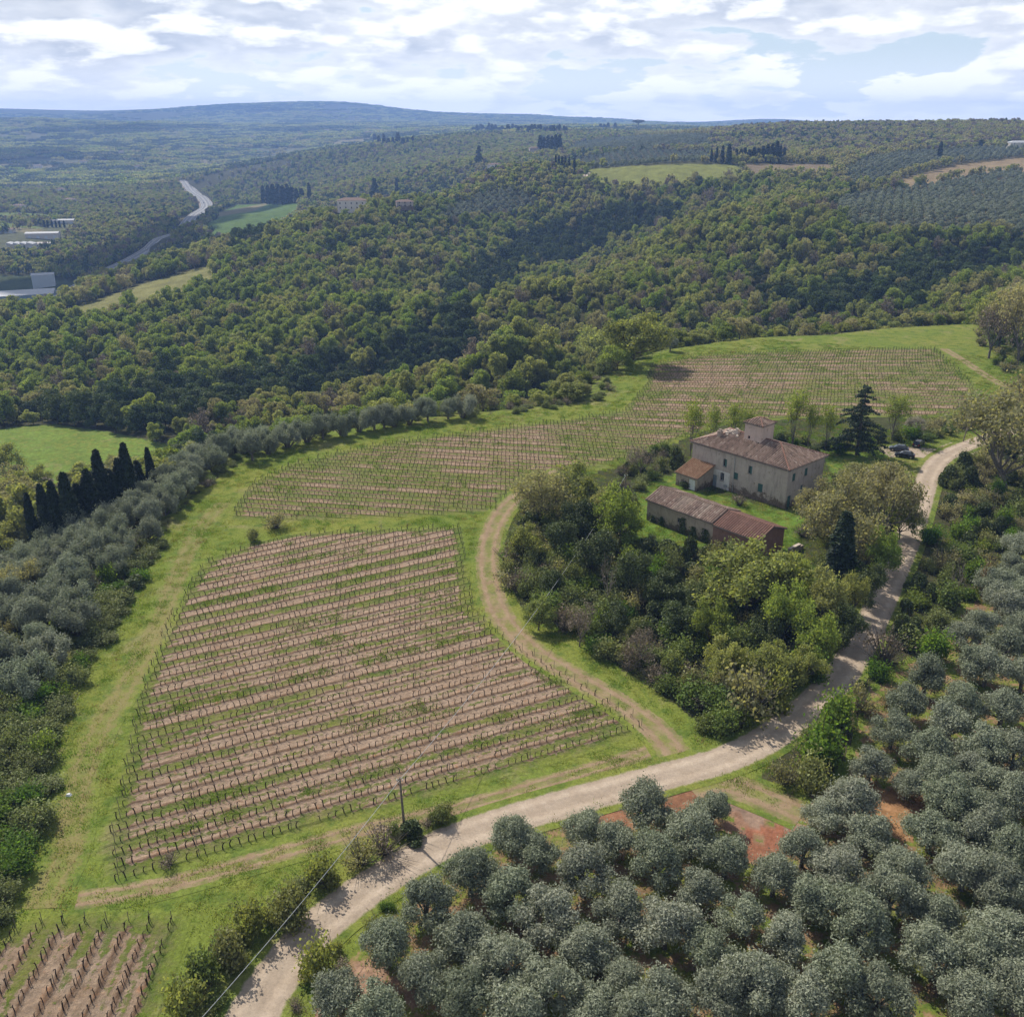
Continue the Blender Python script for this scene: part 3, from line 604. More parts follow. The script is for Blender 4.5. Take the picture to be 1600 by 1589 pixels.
def grow(rng, height, spread, trunk_h, r0, levels=(6, 4, 4), up=0.5, first=0.35, gnarl=0.12):
    """a branching skeleton: returns (branches, tips)"""
    br, tips = [], []
    def bend(p, d, L, n=4):
        pts = [p]; dd = d.copy()
        for i in range(n):
            dd = dd + rng.normal(size=3) * gnarl; dd[2] += 0.05; dd /= np.linalg.norm(dd); pts.append(pts[-1] + dd * L / n)
        return np.array(pts), dd
    tp, td = bend(np.zeros(3) - np.array([0, 0, 0.3]), np.array([rng.normal() * .08, rng.normal() * .08, 1.0]), trunk_h + 0.3)
    br.append((tp, np.linspace(r0, r0 * 0.7, 5)))
    def rec(p, d, L, r, lv):
        pts, dd = bend(p, d, L); br.append((pts, np.linspace(r, r * 0.45, 5)))
        if lv == len(levels):
            tips.append(pts[-1]); tips.append(pts[3]); return
        for i in range(levels[lv]):
            q = pts[-1] if i < 2 else pts[2 + (i % 3)]
            side = rng.normal(size=3); side -= dd * side.dot(dd); side /= np.linalg.norm(side) + 1e-9
            nd = dd * 0.75 + side * 0.75 + np.array([0, 0, 0.12]); nd /= np.linalg.norm(nd)
            rec(q, nd, L * rng.uniform(0.5, 0.72), r * 0.5, lv + 1)
    n0 = levels[0]
    for i in range(n0):
        a = 2 * np.pi * (i + rng.uniform(-.3, .3)) / n0; e = up + rng.uniform(-0.25, 0.35)
        d = np.array([math.cos(a) * math.cos(e), math.sin(a) * math.cos(e), math.sin(e)])
        rec(tp[-1] if i % 2 else tp[-2], d, (height - trunk_h) * rng.uniform(0.42, 0.58), r0 * 0.5, 1)
    allp = np.array(tips); top = allp[:, 2].max(); wid = np.percentile(np.hypot(allp[:, 0], allp[:, 1]), 92)
    s = np.array([spread / wid, spread / wid, height / top])
    return [(p * s, r) for p, r in br], allp * s
def crown_mesh(name, cen, out, size, mat, rng, outw=0.7, stretch=1.5):
    v, f, rn = leaf_quads(rng, cen, out, size, outw, stretch)
    return make_mesh(name, v, f, [mat], attrs={'rnd': ('FACE', 'FLOAT', rn)})
def combo_mesh(name, cen, out, size, leafmat, branches, bmat, rng, outw=0.7, k=3, stretch=1.5):
    v, f, rn = leaf_quads(rng, cen, out, size, outw, stretch); v2, f2 = tubes_arrays(branches, k)
    return make_mesh(name, np.concatenate([v, v2]), np.concatenate([f, f2 + len(v)]), [leafmat, bmat], fmat=np.r_[np.zeros(len(f)), np.ones(len(f2))],
                     attrs={'rnd': ('FACE', 'FLOAT', np.r_[rn, np.full(len(f2), .5)])})
def trunk_mesh(name, branches, mat, k=5):
    v, f = tubes_arrays(branches, k); return make_mesh(name, v, f, [mat], smooth_=True)
def tip_cloud(rng, tips, per, cr, zs=0.75):
    k = np.repeat(np.arange(len(tips)), per); d = rng.normal(size=(len(k), 3)); d[:, 2] *= zs
    c = tips[k] + d * cr; ctr = tips.mean(0); o = c - ctr; o /= np.linalg.norm(o, axis=1)[:, None] + 1e-9
    dn = d / (np.linalg.norm(d, axis=1)[:, None] + 1e-9)
    o = o * 0.6 + dn * 0.6 + np.array([0, 0, 0.3]); o /= np.linalg.norm(o, axis=1)[:, None] + 1e-9
    return c, o

R = np.random.default_rng
# olive: nominal crown width 5.6 m, height 4.8 m
OLIVE = []
for s in range(7):
    rng = R(100 + s)
    lobes = []
    for i in range(9):
        a = 2 * np.pi * i / 9 + rng.uniform(-.4, .4); rr = rng.uniform(1.0, 2.05)
        lobes.append(((rr * math.cos(a), rr * math.sin(a), rng.uniform(1.7, 3.1)), rng.uniform(0.55, 1.10)))
    for i in range(6):
        a = rng.uniform(0, 6.28); rr = rng.uniform(0.2, 1.1); lobes.append(((rr * math.cos(a), rr * math.sin(a), rng.uniform(2.9, 4.1)), rng.uniform(0.5, 1.0)))
    cen, out = lobes_cloud(rng, lobes, 13000, 0.30, 0.5)
    sp = rng.uniform(size=len(cen)) < 0.20                                  # sprays that stick out of the outline
    cen[sp] += out[sp] * rng.uniform(0.05, 0.55, (sp.sum(), 1))
    br = [(np.array([(0, 0, -.3), (.05, 0, .5), (.0, .08, 1.1)]), np.array([.30, .24, .22]))]
    for l in lobes[::2]:
        c = np.array(l[0]); m_ = c * 0.45 + np.array([0, 0, 0.55]); br.append((np.array([(0, .05, 1.0), m_, c]), np.array([.15, .09, .03])))
    OLIVE.append((crown_mesh(f"olive_crown_{s}", cen, out, 0.105, M['olive'], rng, 1.0, 2.4), trunk_mesh(f"olive_trunk_{s}", br, M['bark_grey'])))
OLIVE_WILD = []      # unpruned olives: several leaning stems with feathery upright sprays
for s in range(4):
    rng = R(170 + s); lobes = []; br = []
    for i in range(13):
        a = rng.uniform(0, 6.283); rr = 2.3 * rng.uniform(0.1, 1) ** 0.7; zz = rng.uniform(1.2, 3.9) * (1.08 - 0.16 * rr); w_ = rng.uniform(.42, .85)
        lobes.append(((rr * math.cos(a), rr * math.sin(a), zz), (w_, w_, w_ * rng.uniform(1.0, 1.6))))
        br.append((np.array([(0.2 * math.cos(a), 0.2 * math.sin(a), -.2), (.55 * rr * math.cos(a), .55 * rr * math.sin(a), zz * .5), lobes[-1][0]]), np.array([.13, .09, .03])))
    cen, out = lobes_cloud(rng, lobes, 11000, 0.25, 0.5); sp = rng.uniform(size=len(cen)) < .35
    cen[sp] += (out[sp] * .6 + np.array([0, 0, .6])) * rng.uniform(0.1, 0.75, (sp.sum(), 1)); cen[:, 2] = np.maximum(cen[:, 2], .15)
    OLIVE_WILD.append((crown_mesh(f"wild_olive_crown_{s}", cen, out, 0.115, M['olive'], rng, .8, 2.6), trunk_mesh(f"wild_olive_trunk_{s}", br, M['bark_grey'])))
# far olives: one mesh each
OLIVE_FAR = []
for s in range(3):
    rng = R(140 + s)
    lobes = [((1.6 * math.cos(a), 1.6 * math.sin(a), rng.uniform(1.8, 2.6)), rng.uniform(0.9, 1.2)) for a in np.linspace(0, 5.4, 6)] + [((rng.uniform(-.6, .6), rng.uniform(-.6, .6), 3.2), 1.3)]
    cen, out = lobes_cloud(rng, lobes, 1800, 0.7, 0.2); OLIVE_FAR.append(crown_mesh(f"olive_far_{s}", cen, out, 0.34, M['olive'], rng, 0.9))

def branching_tree(seed, mat, n_tip, cr, leaf, height=10.0, spread=5.0, trunk=2.2, levels=(6, 4, 4), bark='bark', up=0.55, r0=0.28, k=4):
    rng = R(seed); br, tips = grow(rng, height, spread, trunk, r0, levels, up)
    cen, out = tip_cloud(rng, tips, n_tip, cr)
    return crown_mesh(f"crown_{seed}", cen, out, leaf, M[mat], rng, 0.7), trunk_mesh(f"trunk_{seed}", br, M[bark], k)
NEAR = {   # nominal height 10, crown radius 5
    'yellow': [branching_tree(200 + i, 'yellow_leaf', 45, 0.55, 0.27, 10, 5, 2.2, (7, 4, 4)) for i in range(2)],
    'budding': [branching_tree(210 + i, 'budding', 24, 0.55, 0.23, 10, 5, 2.0, (7, 4, 5), 'bark_grey') for i in range(3)],
    'oak': [branching_tree(220 + i, 'oak_spring', 34, 0.55, 0.30, 10, 5, 2.4, (7, 4, 4)) for i in range(3)],
    'fresh': [branching_tree(230 + i, 'oak_fresh', 40, 0.55, 0.28, 10, 5, 2.2, (7, 4, 4)) for i in range(2)],
    'ivy': [branching_tree(240 + i, 'ivy_leaf', 50, 0.60, 0.30, 10, 4.2, 1.5, (7, 4, 4)) for i in range(3)],
    'bare': [branching_tree(250 + i, 'bare', 6, 0.5, 0.22, 10, 4.5, 2.0, (6, 5, 5), 'bark_grey') for i in range(2)],
    'dead': [branching_tree(255, 'bare', 0 + 1, 0.3, 0.12, 10, 3.5, 3.0, (5, 4, 4), 'bark_pale')],
    'poplar': [branching_tree(260 + i, 'poplar_leaf', 9, 0.45, 0.22, 10, 2.2, 0.8, (8, 4, 3), 'bark_grey', 1.15, 0.13) for i in range(3)],
    'blossom': [branching_tree(270, 'blossom', 22, 0.5, 0.26, 10, 5, 1.5, (6, 4, 4), 'bark')],
}
def column_mesh(seed, n, leaf, mat):
    rng = R(seed); z = rng.uniform(0, 1, n) ** 0.85; a = rng.uniform(0, 6.283, n)
    prof = np.where(z < 0.12, 0.6 + 0.4 * z / 0.12, np.sqrt(np.clip(1 - ((z - 0.12) / 0.88) ** 1.9, 0, 1)) * (0.92 - 0.25 * z) + 0.02)
    lump = 1 + 0.16 * np.sin(3 * a + 9 * z + seed) + 0.12 * np.sin(5 * a - 17 * z)
    r = prof * lump * (0.65 + 0.4 * rng.uniform(size=n) ** 0.5)
    cen = np.stack([r * np.cos(a), r * np.sin(a), 0.4 + z * 9.6], 1); out = np.stack([np.cos(a), np.sin(a), np.full(n, 0.5)], 1)
    return crown_mesh(f"cypress_crown_{seed}", cen, out, leaf, M[mat], rng, 0.9, 2.2)
def cypress_trunk():
    return trunk_mesh("cypress_trunk", [(np.array([(0, 0, -.4), (0, 0, 1.5), (0, 0, 6)]), np.array([.2, .17, .06]))], M['bark'])
CYP_T = cypress_trunk(); CYPRESS = [column_mesh(300 + i, 4200, 0.26, 'cypress_leaf') for i in range(2)]; CYP_FAR = [column_mesh(310 + i, 700, 0.6, 'cypress_leaf') for i in range(2)]
def cedar_meshes(seed, n_tiers=15, leaf=0.30, per=150, mat='conifer_leaf'):
    """nominal height 14: irregular tiers of drooping flat boughs"""
    rng = R(seed); br = [(np.array([(0, 0, -.4), (.1, 0, 4), (0, .1, 9), (.25, 0, 13.6)]), np.array([.34, .26, .15, .03]))]; C, O = [], []
    for i in range(n_tiers):
        z = 1.6 + 11.8 * (i / n_tiers) ** 0.95; L0 = 5.4 * (1 - z / 14.6) ** 0.8 + 0.25
        for j in range(rng.integers(5, 8)):
            a = rng.uniform(0, 6.283); L = L0 * rng.uniform(0.45, 1.2); d = np.array([math.cos(a), math.sin(a), 0])
            t = np.linspace(0, 1, 5)[:, None]; pts = np.array([0, 0, z]) + d * L * t + np.array([0, 0, 1.0]) * (0.25 * L * t - 0.38 * L * t ** 2)
            br.append((pts, np.linspace(.08, .015, 5)))
            m_ = int(per * L / 4); tt = rng.uniform(0.15, 1.05, m_)
            side = np.array([-d[1], d[0], 0]); ww = (0.15 + 0.28 * L * np.sin(np.pi * np.clip(tt, 0, 1)) ** 0.7) * 0.8
            c = np.array([0, 0, z]) + d * (L * tt)[:, None] + np.array([0, 0, 1.0]) * (0.25 * L * tt - 0.38 * L * tt ** 2)[:, None] + side * (rng.uniform(-1, 1, m_) * ww)[:, None] + rng.normal(size=(m_, 3)) * np.array([.08, .08, .10])
            C.append(c); O.append(np.tile([0, 0, 1.0], (m_, 1)))
    return crown_mesh(f"cedar_crown_{seed}", np.concatenate(C), np.concatenate(O), leaf, M[mat], rng, 0.8, 2.0), trunk_mesh(f"cedar_trunk_{seed}", br, M['bark'])
CEDAR = cedar_meshes(320, 13, 0.22, 150)
CON_FAR = [cedar_meshes(330, 10, 0.9, 30)[0]]

def mid_tree(seed, mat, n, leaf, R0=5.0, Ht=10.0, nl=26, bark='bark', sparse=False):
    rng = R(seed); lobes = []; lean = rng.normal(size=2) * 0.08; el_ = rng.uniform(0.75, 1.25); ang = rng.uniform(0, 3.14)
    for i in range(nl):
        a = rng.uniform(0, 6.283); zz = rng.uniform(0.30, 0.95); env = math.sqrt(max(0.05, 1 - ((zz - 0.52) / 0.50) ** 2)); q = rng.uniform(0.15, 1) ** 0.5
        s = R0 * rng.uniform(0.15, 0.33); rr = R0 * 0.86 * q * env * (1 + 0.28 * math.cos(2 * (a - ang)) * el_) - s * 0.3
        lobes.append(((rr * math.cos(a) + lean[0] * zz * Ht, rr * math.sin(a) + lean[1] * zz * Ht, Ht * zz - s * 0.4), (s, s, s * rng.uniform(0.7, 1.25))))
    for zz in (0.45, 0.62): lobes.append(((0, 0, Ht * zz), tuple(R0 * 0.42 * np.ones(3))))
    cen, out = lobes_cloud(rng, lobes, n, 0.5, 0.35)
    br = [(np.array([(0, 0, -1), (0, 0, 3.0), (.2, .1, 6)]), np.array([.3, .25, .12]))]
    for l in lobes[:8]:
        br.append((np.array([(0, 0, 2.6), np.array(l[0]) * [.5, .5, .72], np.array(l[0]) + [0, 0, l[1][2] * 0.6]]), np.array([.16, .1, .03])))
    if sparse:
        for i in range(110):
            l = lobes[rng.integers(len(lobes))]; d = rng.normal(size=3); d[2] = abs(d[2]); d /= np.linalg.norm(d); c = np.array(l[0])
            br.append((np.array([c * .9, c + d * l[1][0] * 0.6, c + d * l[1][0] * 1.15]), np.array([.07, .05, .02])))
    return combo_mesh(f"wood_{seed}", cen, out, leaf, M[mat], br, M[bark], rng, 0.6)
MID = {'oak': [mid_tree(400 + i, 'oak_spring', 5600, 0.34) for i in range(3)], 'fresh': [mid_tree(410 + i, 'oak_fresh', 5600, 0.34) for i in range(3)],
       'dark': [mid_tree(420 + i, 'oak_dark', 5600, 0.34) for i in range(2)], 'budding': [mid_tree(430 + i, 'budding', 3200, 0.30, sparse=True, bark='bark_grey') for i in range(2)],
       'bare': [mid_tree(440, 'bare', 1700, 0.28, sparse=True, bark='bark_grey')]}
def shrub_mesh(seed, mat, n, leaf, bark='bark', tall=1.0, twig=14, spray=0.0):
    """nominal width 3 m, height 2 m"""
    rng = R(seed); lobes = []
    for i in range(8):
        a = rng.uniform(0, 6.283); rr = rng.uniform(0.1, 1.05); s = rng.uniform(0.40, 0.72)
        lobes.append(((rr * math.cos(a), rr * math.sin(a), rng.uniform(0.3, 1.25) * tall * (1.15 - 0.4 * rr)), s))
    cen, out = lobes_cloud(rng, lobes, n, 0.4, 0.3)
    if spray:
        sp = rng.uniform(size=len(cen)) < spray; cen[sp] += out[sp] * rng.uniform(0.1, 0.7, (sp.sum(), 1)) + np.array([0, 0, .15])
    br = []
    for i in range(twig):
        d = rng.normal(size=3); d[2] = abs(d[2]) + 0.6; d /= np.linalg.norm(d); L = rng.uniform(1.2, 2.2) * tall
        br.append((np.array([(0, 0, -.1), d * L * .5, d * L + [0, 0, .1]]), np.array([.035, .025, .01])))
    cen[:, 2] = np.maximum(cen[:, 2], 0.05)
    return combo_mesh(f"shrub_{seed}", cen, out, leaf, M[mat], br, M[bark], rng, 0.6)
SHRUB = {'green': [shrub_mesh(500 + i, 'shrub_leaf', 3200, 0.14, spray=.2) for i in range(3)], 'bramble': [shrub_mesh(510 + i, 'bramble_leaf', 4600, 0.115, spray=.15) for i in range(2)],
         'ivy': [shrub_mesh(520 + i, 'ivy_leaf', 3200, 0.15) for i in range(2)], 'yellow': [shrub_mesh(530 + i, 'yellow_leaf', 1700, 0.16, tall=1.2, spray=.3) for i in range(2)],
         'brown': [shrub_mesh(540 + i, 'budding', 900, 0.14, 'bark_grey', 1.2, 46, .3) for i in range(2)], 'bare': [shrub_mesh(550, 'bare', 500, 0.12, 'bark_grey', 1.2, 60, .3)],
         'dry': [shrub_mesh(560, 'dry_leaf', 700, 0.16, 'bark_grey', 1.3, 30, .3)], 'fresh': [shrub_mesh(565 + i, 'weed_leaf', 3000, 0.14, tall=1.0, spray=.25) for i in range(2)]}

# ------------------------------------------------------------------ scattering
def gn_scatter(name, protos, x, y, z, rot, scl, idx, label, cat, sxy=None):
    """stuff nobody could count: points with instances of whole plants"""
    c = bpy.data.collections.new(name + "_plants")
    for i, me_ in enumerate(protos):
        c.objects.link(bpy.data.objects.new(f"{name}_plant_{i:02d}", me_))
    n = len(x); me_ = bpy.data.meshes.new(name); me_.vertices.add(n); me_.vertices.foreach_set("co", np.stack([x, y, z], 1).astype(np.float32).ravel())
    for nm, typ, val, key in (("rot", 'FLOAT_VECTOR', np.stack([np.zeros(n), np.zeros(n), rot], 1), "vector"), ("scl", 'FLOAT_VECTOR', np.stack([scl if sxy is None else sxy, scl if sxy is None else sxy, scl], 1), "vector"), ("idx", 'INT', idx, "value")):
        at = me_.attributes.new(nm, typ, 'POINT'); at.data.foreach_set(key, np.asarray(val, np.int32 if typ == 'INT' else np.float32).ravel())
    o = link(name, me_)
    g = bpy.data.node_groups.new(name + "_scatter", 'GeometryNodeTree')
    g.interface.new_socket("Geometry", in_out='INPUT', socket_type='NodeSocketGeometry'); g.interface.new_socket("Geometry", in_out='OUTPUT', socket_type='NodeSocketGeometry')
    nd, lk = g.nodes, g.links
    gi, go = nd.new('NodeGroupInput'), nd.new('NodeGroupOutput'); ip = nd.new('GeometryNodeInstanceOnPoints'); ci = nd.new('GeometryNodeCollectionInfo')
    ci.inputs['Collection'].default_value = c; ci.inputs['Separate Children'].default_value = True; ci.inputs['Reset Children'].default_value = True
    def na(nm, t):
        a = nd.new('GeometryNodeInputNamedAttribute'); a.data_type = t; a.inputs['Name'].default_value = nm; return a.outputs['Attribute']
    er = nd.new('FunctionNodeEulerToRotation'); lk.new(na("rot", 'FLOAT_VECTOR'), er.inputs[0])
    lk.new(gi.outputs[0], ip.inputs['Points']); lk.new(ci.outputs[0], ip.inputs['Instance']); ip.inputs['Pick Instance'].default_value = True
    lk.new(na("idx", 'INT'), ip.inputs['Instance Index']); lk.new(er.outputs[0], ip.inputs['Rotation']); lk.new(na("scl", 'FLOAT_VECTOR'), ip.inputs['Scale'])
    lk.new(ip.outputs[0], go.inputs[0])
    md = o.modifiers.new("scatter", 'NODES'); md.node_group = g
    return tag(o, label, cat, kind="stuff")
def near_road(x, y, d):
    return (poly_dist(x, y, ROAD, False) < d) | (poly_dist(x, y, TRACK, False) < d)
def dart(rng, poly, dmin, n, taken=None, jit=None):
    pa = np.array(poly); lo, hi = pa.min(0), pa.max(0); out = [] if taken is None else list(taken); k0 = len(out)
    for _ in range(n):
        p = rng.uniform(lo, hi)
        if not in_poly(p[:1], p[1:], poly)[0]: continue
        if out:
            a = np.array(out)
            if (np.hypot(a[:, 0] - p[0], a[:, 1] - p[1]) < dmin * rng.uniform(0.75, 1.2)).any(): continue
        out.append(tuple(p))
    return out[k0:]
def plant(kind_name, pair, x, y, h, wd, nh, nw, label, cat, group=None, rz=None, rng=random):
    """a tree of its own: an Empty with trunk and crown"""
    z = float(ground(x, y)); e = empty(kind_name, (x, y, z), rng.uniform(0, 6.283) if rz is None else rz)
    e.scale = (wd / nw, wd / nw, h / nh)
    link("crown", pair[0], e); link("trunk", pair[1], e)
    return tag(e, label, cat, group)
random.seed(7)
OCC = []      # x, y, r of named plants, so that the undergrowth keeps clear of them

ORD = "first second third fourth fifth sixth seventh eighth ninth tenth eleventh twelfth thirteenth fourteenth fifteenth sixteenth seventeenth eighteenth nineteenth twentieth twenty-first twenty-second twenty-third twenty-fourth twenty-fifth twenty-sixth twenty-seventh twenty-eighth twenty-ninth thirtieth".split()
def rank_labels(obs, band, along, text):
    """labels by row and place in the row: obs = [(object, x, y)]"""
    rows = {}
    for o, x, y in obs: rows.setdefault(int(band(x, y)), []).append((along(x, y), o))
    for n_, key in enumerate(sorted(rows)):
        for q, (_, o) in enumerate(sorted(rows[key], key=lambda a: a[0])): o["label"] = text(ORD[min(q, 29)], ORD[min(n_, 29)])
def road_s(x, y): return int(np.argmin(np.hypot(ROAD[:, 0] - x, ROAD[:, 1] - y)))
# ------------------------------------------------------------------ the near olive grove
GRV_OBS = []
ol_px = [(800, 1310), (845, 1335), (910, 1290), (1010, 1268), (1115, 1262), (965, 1310), (910, 1370), (1025, 1350), (1082, 1310), (1135, 1342), (735, 1370), (795, 1405), (970, 1420), (855, 1435), (1090, 1390), (1040, 1450), (1160, 1430),
         (665, 1420), (725, 1470), (605, 1480), (915, 1480), (660, 1530), (780, 1505), (972, 1520), (1110, 1485), (1210, 1370), (1225, 1470), (850, 1545), (1045, 1565), (930, 1575), (1180, 1545), (530, 1550), (720, 1565), (590, 1580),
         (1360, 1195), (1421, 1221), (1395, 1143), (1451, 1177), (1447, 1065), (1417, 1100), (1503, 1100), (1486, 1134), (1508, 991), (1538, 1173), (1512, 1203), (1482, 1260), (1291, 1273), (1356, 1308), (1256, 1325), (1456, 1303), (1312, 1360),
         (1412, 1360), (1273, 1403), (1390, 1403), (1508, 1360), (1343, 1446), (1464, 1425), (1304, 1524), (1455, 1490), (1538, 1498), (1187, 1533), (1512, 1559), (1373, 1555), (1252, 1563), (1551, 1269), (1577, 1334), (1560, 1390), (1581, 1412),
         (1568, 1108), (1542, 1047), (1573, 1013), (1560, 935), (1590, 978), (1599, 1056), (1586, 1247), (1590, 1550), (1551, 1464), (1585, 1180), (1540, 1310), (1600, 900), (1520, 1040), (1470, 1215), (1330, 1255), (1545, 1225), (1600, 1480), (1595, 858), (1580, 885), (1556, 912), (1602, 935), (1534, 972), (1578, 950), (1120, 1560), (1000, 1600), (800, 1600)]
named = {(530, 1550): "silvery olive tree standing alone beside the yellow bush at the road's foot", (605, 1480): "silvery olive tree by the lower road bend, first of the grove's outer row", (665, 1420): "rounded olive tree over orange earth on the bank above the lower road bend",
         (735, 1370): "olive tree whose edge meets the pole's shadow beside the road", (800, 1310): "broad olive tree overhanging the outer road edge below the vineyard corner", (910, 1290): "small slim olive tree at the road verge in the grove's front row",
         (1010, 1268): "tall round olive tree reaching over the road verge, highest of the front row", (1115, 1262): "small olive tree on bare pink earth at the head of the side path", (1256, 1325): "olive tree standing right next to the red earth patch",
         (1360, 1195): "pale olive tree beside the green bushes at the grove's inner corner", (1421, 1221): "pale upright olive tree above the sunlit orange earth clearing", (1291, 1273): "olive tree at the end of the side path above the red earth patch",
         (1447, 1065): "olive tree below the brown bare shrub at the scrub edge", (1508, 991): "solitary pale olive tree half hidden in the dark scrub beside the grove"}
rng = R(11); pts = []
for (u, v) in ol_px:
    x, y = P(u, v, 2.3); pts.append((x, y)); s = rng.uniform(0.88, 1.12); pr = OLIVE[rng.integers(7)]
    if (u, v) in ((910, 1290), (1115, 1262), (1421, 1221), (972, 1520)): s *= 0.82
    if v < 1120: s *= 1.06
    ob_ = plant("olive_tree", pr, x, y, 4.9 * s * rng.uniform(0.92, 1.15), 6.0 * s, 4.8, 5.6, named.get((u, v), "grey-green round olive tree inside the crowded grove beyond its outer row"), "olive tree", "olive trees of the near grove")
    OCC.append((x, y, 2.8 * s))
    if (u, v) not in named and u < 1600 and v < 1589: GRV_OBS.append((ob_, x, y))
rank_labels(GRV_OBS, lambda x, y: poly_dist(np.array([x]), np.array([y]), ROAD, False)[0] / 6.2, road_s, lambda q, r: f"round olive tree, {q} from the picture's bottom in the {r} rank back from the road")
xr, yr = P(1600, 1300); extra = dart(rng, [P(900, 1640), P(1640, 1640), P(1640, 860), P(1900, 900), P(2050, 1500), P(1700, 1900), P(900, 1800)], 5.2, 900, taken=pts)
for x, y in extra[:70]:
    s = rng.uniform(0.9, 1.12); plant("olive_tree", OLIVE[rng.integers(7)], x, y, 4.8 * s, 5.6 * s, 4.8, 5.6, "round olive tree in the part of the grove cut off by the picture's edge", "olive tree", "olive trees of the near grove")

# ------------------------------------------------------------------ olives along the left edge of the vineyard
EDGE_OBS, SLOPE_OBS = [], []
edge_line = [(560, 672), (700, 652), (640, 660), (600, 665), (535, 677), (505, 682), (480, 688), (450, 695), (420, 706), (395, 716), (668, 656), (585, 668), (618, 663), (722, 650)]
for i, (u, v) in enumerate(edge_line):
    x, y = P(u, v + 3, 0.0); s = rng.uniform(0.95, 1.15)
    ob_ = plant("olive_tree", (OLIVE_WILD + OLIVE)[rng.integers(8)], x, y, 6.0 * s, 6.3 * s, 4.8, 5.6, "silvery olive tree in the hedge-like row along the upper vineyard's edge", "olive tree", "olive trees in a row along the vineyard edge"); OCC.append((x, y, 3)); EDGE_OBS.append((ob_, x, y))
rank_labels(EDGE_OBS, lambda x, y: 0, lambda x, y: x, lambda q, r: f"silvery olive tree, {q} from the cypress end of the row along the upper vineyard")
slope = poly_px([(330, 745), (365, 720), (410, 700), (385, 690), (300, 740), (225, 800), (140, 830), (60, 880), (-60, 930), (-60, 1130), (40, 1110), (95, 1040), (150, 940), (215, 870), (250, 815), (285, 780)])
for x, y in dart(rng, slope, 4.3, 2600)[:120]:
    s = rng.uniform(0.85, 1.2); big = 1.0
    ob_ = plant("olive_tree", (OLIVE_WILD * 2 + OLIVE)[rng.integers(11)], x, y, 5.6 * s, 6.0 * s, 4.8, 5.6, "silvery overgrown olive tree on the slope between the cypresses and the vineyard", "olive tree", "olive trees on the overgrown slope"); OCC.append((x, y, 2.6 * s)); SLOPE_OBS.append((ob_, x, y))
rank_labels(SLOPE_OBS, lambda x, y: poly_dist(np.array([x]), np.array([y]), PLATEAU)[0] / 6.0, lambda x, y: math.hypot(x, y), lambda q, r: f"silvery overgrown olive, {q} from the picture's bottom in the slope's {r} rank below the vineyard")

# ------------------------------------------------------------------ single trees round the house, the knoll and the lane
def tree_px(u, v, wpx, hpx, kind, name, label, cat, group=None, z=None, nw=10.0):
    if z is None: x, y, zz = PX(u, v)
    else: (x, y), zz = P(u, v, z), z
    s = scale_at(x, y, zz); pr = NEAR[kind]; pr = pr[random.randrange(len(pr))]
    wd, ht = wpx * s, hpx * s / 0.93
    OCC.append((x, y, wd * 0.25))
    return plant(name, pr, x, y, ht, wd, 10.0, nw, label, cat, group)
T = tree_px
T(1165, 965, 140, 105, 'yellow', "oak_tree", "big yellow-green tree in new leaf in front of the barn's brick end", "tree")
T(1315, 880, 120, 125, 'budding', "budding_tree", "large brownish budding tree beside the farmhouse's shaded end wall", "tree")
T(1375, 850, 100, 115, 'budding', "budding_tree", "brownish budding tree leaning over the gravel lane below the cars", "tree")
T(1270, 835, 70, 80, 'budding', "budding_tree", "low budding tree against the farmhouse's near corner", "tree")
T(1396, 800, 60, 42, 'budding', "budding_tree", "pale budding tree beside the lane below the parked cars", "tree")
T(1335, 790, 76, 66, 'oak', "budding_tree", "olive-brown tree between the farmhouse and the parked cars", "tree")
T(845, 815, 100, 90, 'budding', "budding_tree", "gnarled tree with bare limbs at the top end of the dirt track", "tree")
T(893, 800, 85, 70, 'oak', "oak_tree", "olive-green oak beside the gnarled bare-limbed tree", "tree")
T(968, 850, 70, 85, 'fresh', "leafy_tree", "bright green leafy tree at the barn's outer end", "tree")
T(925, 905, 75, 70, 'ivy', "ivy_clad_tree", "tall dark ivy-clad tree in the middle of the knoll thicket", "tree")
T(985, 935, 60, 73, 'ivy', "ivy_clad_tree", "dark ivy-wrapped tree below the barn's stained wall", "tree")
T(1035, 950, 66, 53, 'ivy', "ivy_clad_tree", "ivy-clad tree just left of the yellow-green tree", "tree")
T(880, 880, 60, 63, 'ivy', "ivy_clad_tree", "dark ivy-clad tree below the bare-limbed tree", "tree")
T(1060, 1000, 66, 59, 'ivy', "ivy_clad_tree", "dark ivy-clad tree at the foot of the yellow-green tree", "tree")
T(960, 1000, 56, 53, 'ivy', "ivy_clad_tree", "short ivy-clad tree in the lower middle of the thicket", "tree")
T(860, 935, 46, 46, 'ivy', "ivy_clad_tree", "slim ivy-clad stump tree near the dirt track's bend", "tree")
T(1110, 1020, 60, 85, 'fresh', "leafy_tree", "green tree in the thicket below the big yellow-green tree", "tree")
T(1225, 1010, 80, 100, 'fresh', "leafy_tree", "green tree between the yellow-green tree and the lane", "tree")
T(1290, 985, 70, 95, 'oak', "oak_tree", "olive-green oak close to the shaded lane below the dark cypress", "tree")
T(1330, 965, 44, 70, 'oak', "oak_tree", "straggly light-tipped tree at the shaded lane's edge", "tree")
T(1010, 870, 42, 31, 'ivy', "ivy_clad_tree", "dark bush-like tree in front of the barn's wall", "tree")
T(1275, 1040, 75, 85, 'fresh', "leafy_tree", "dark green tree bending over the inner curve of the lane", "tree")
T(1200, 1075, 70, 75, 'oak', "oak_tree", "olive-green tree behind the round brown bush by the lane", "tree")
T(1130, 1065, 62, 70, 'oak', "oak_tree", "scrubby green oak in the lower thicket", "tree")
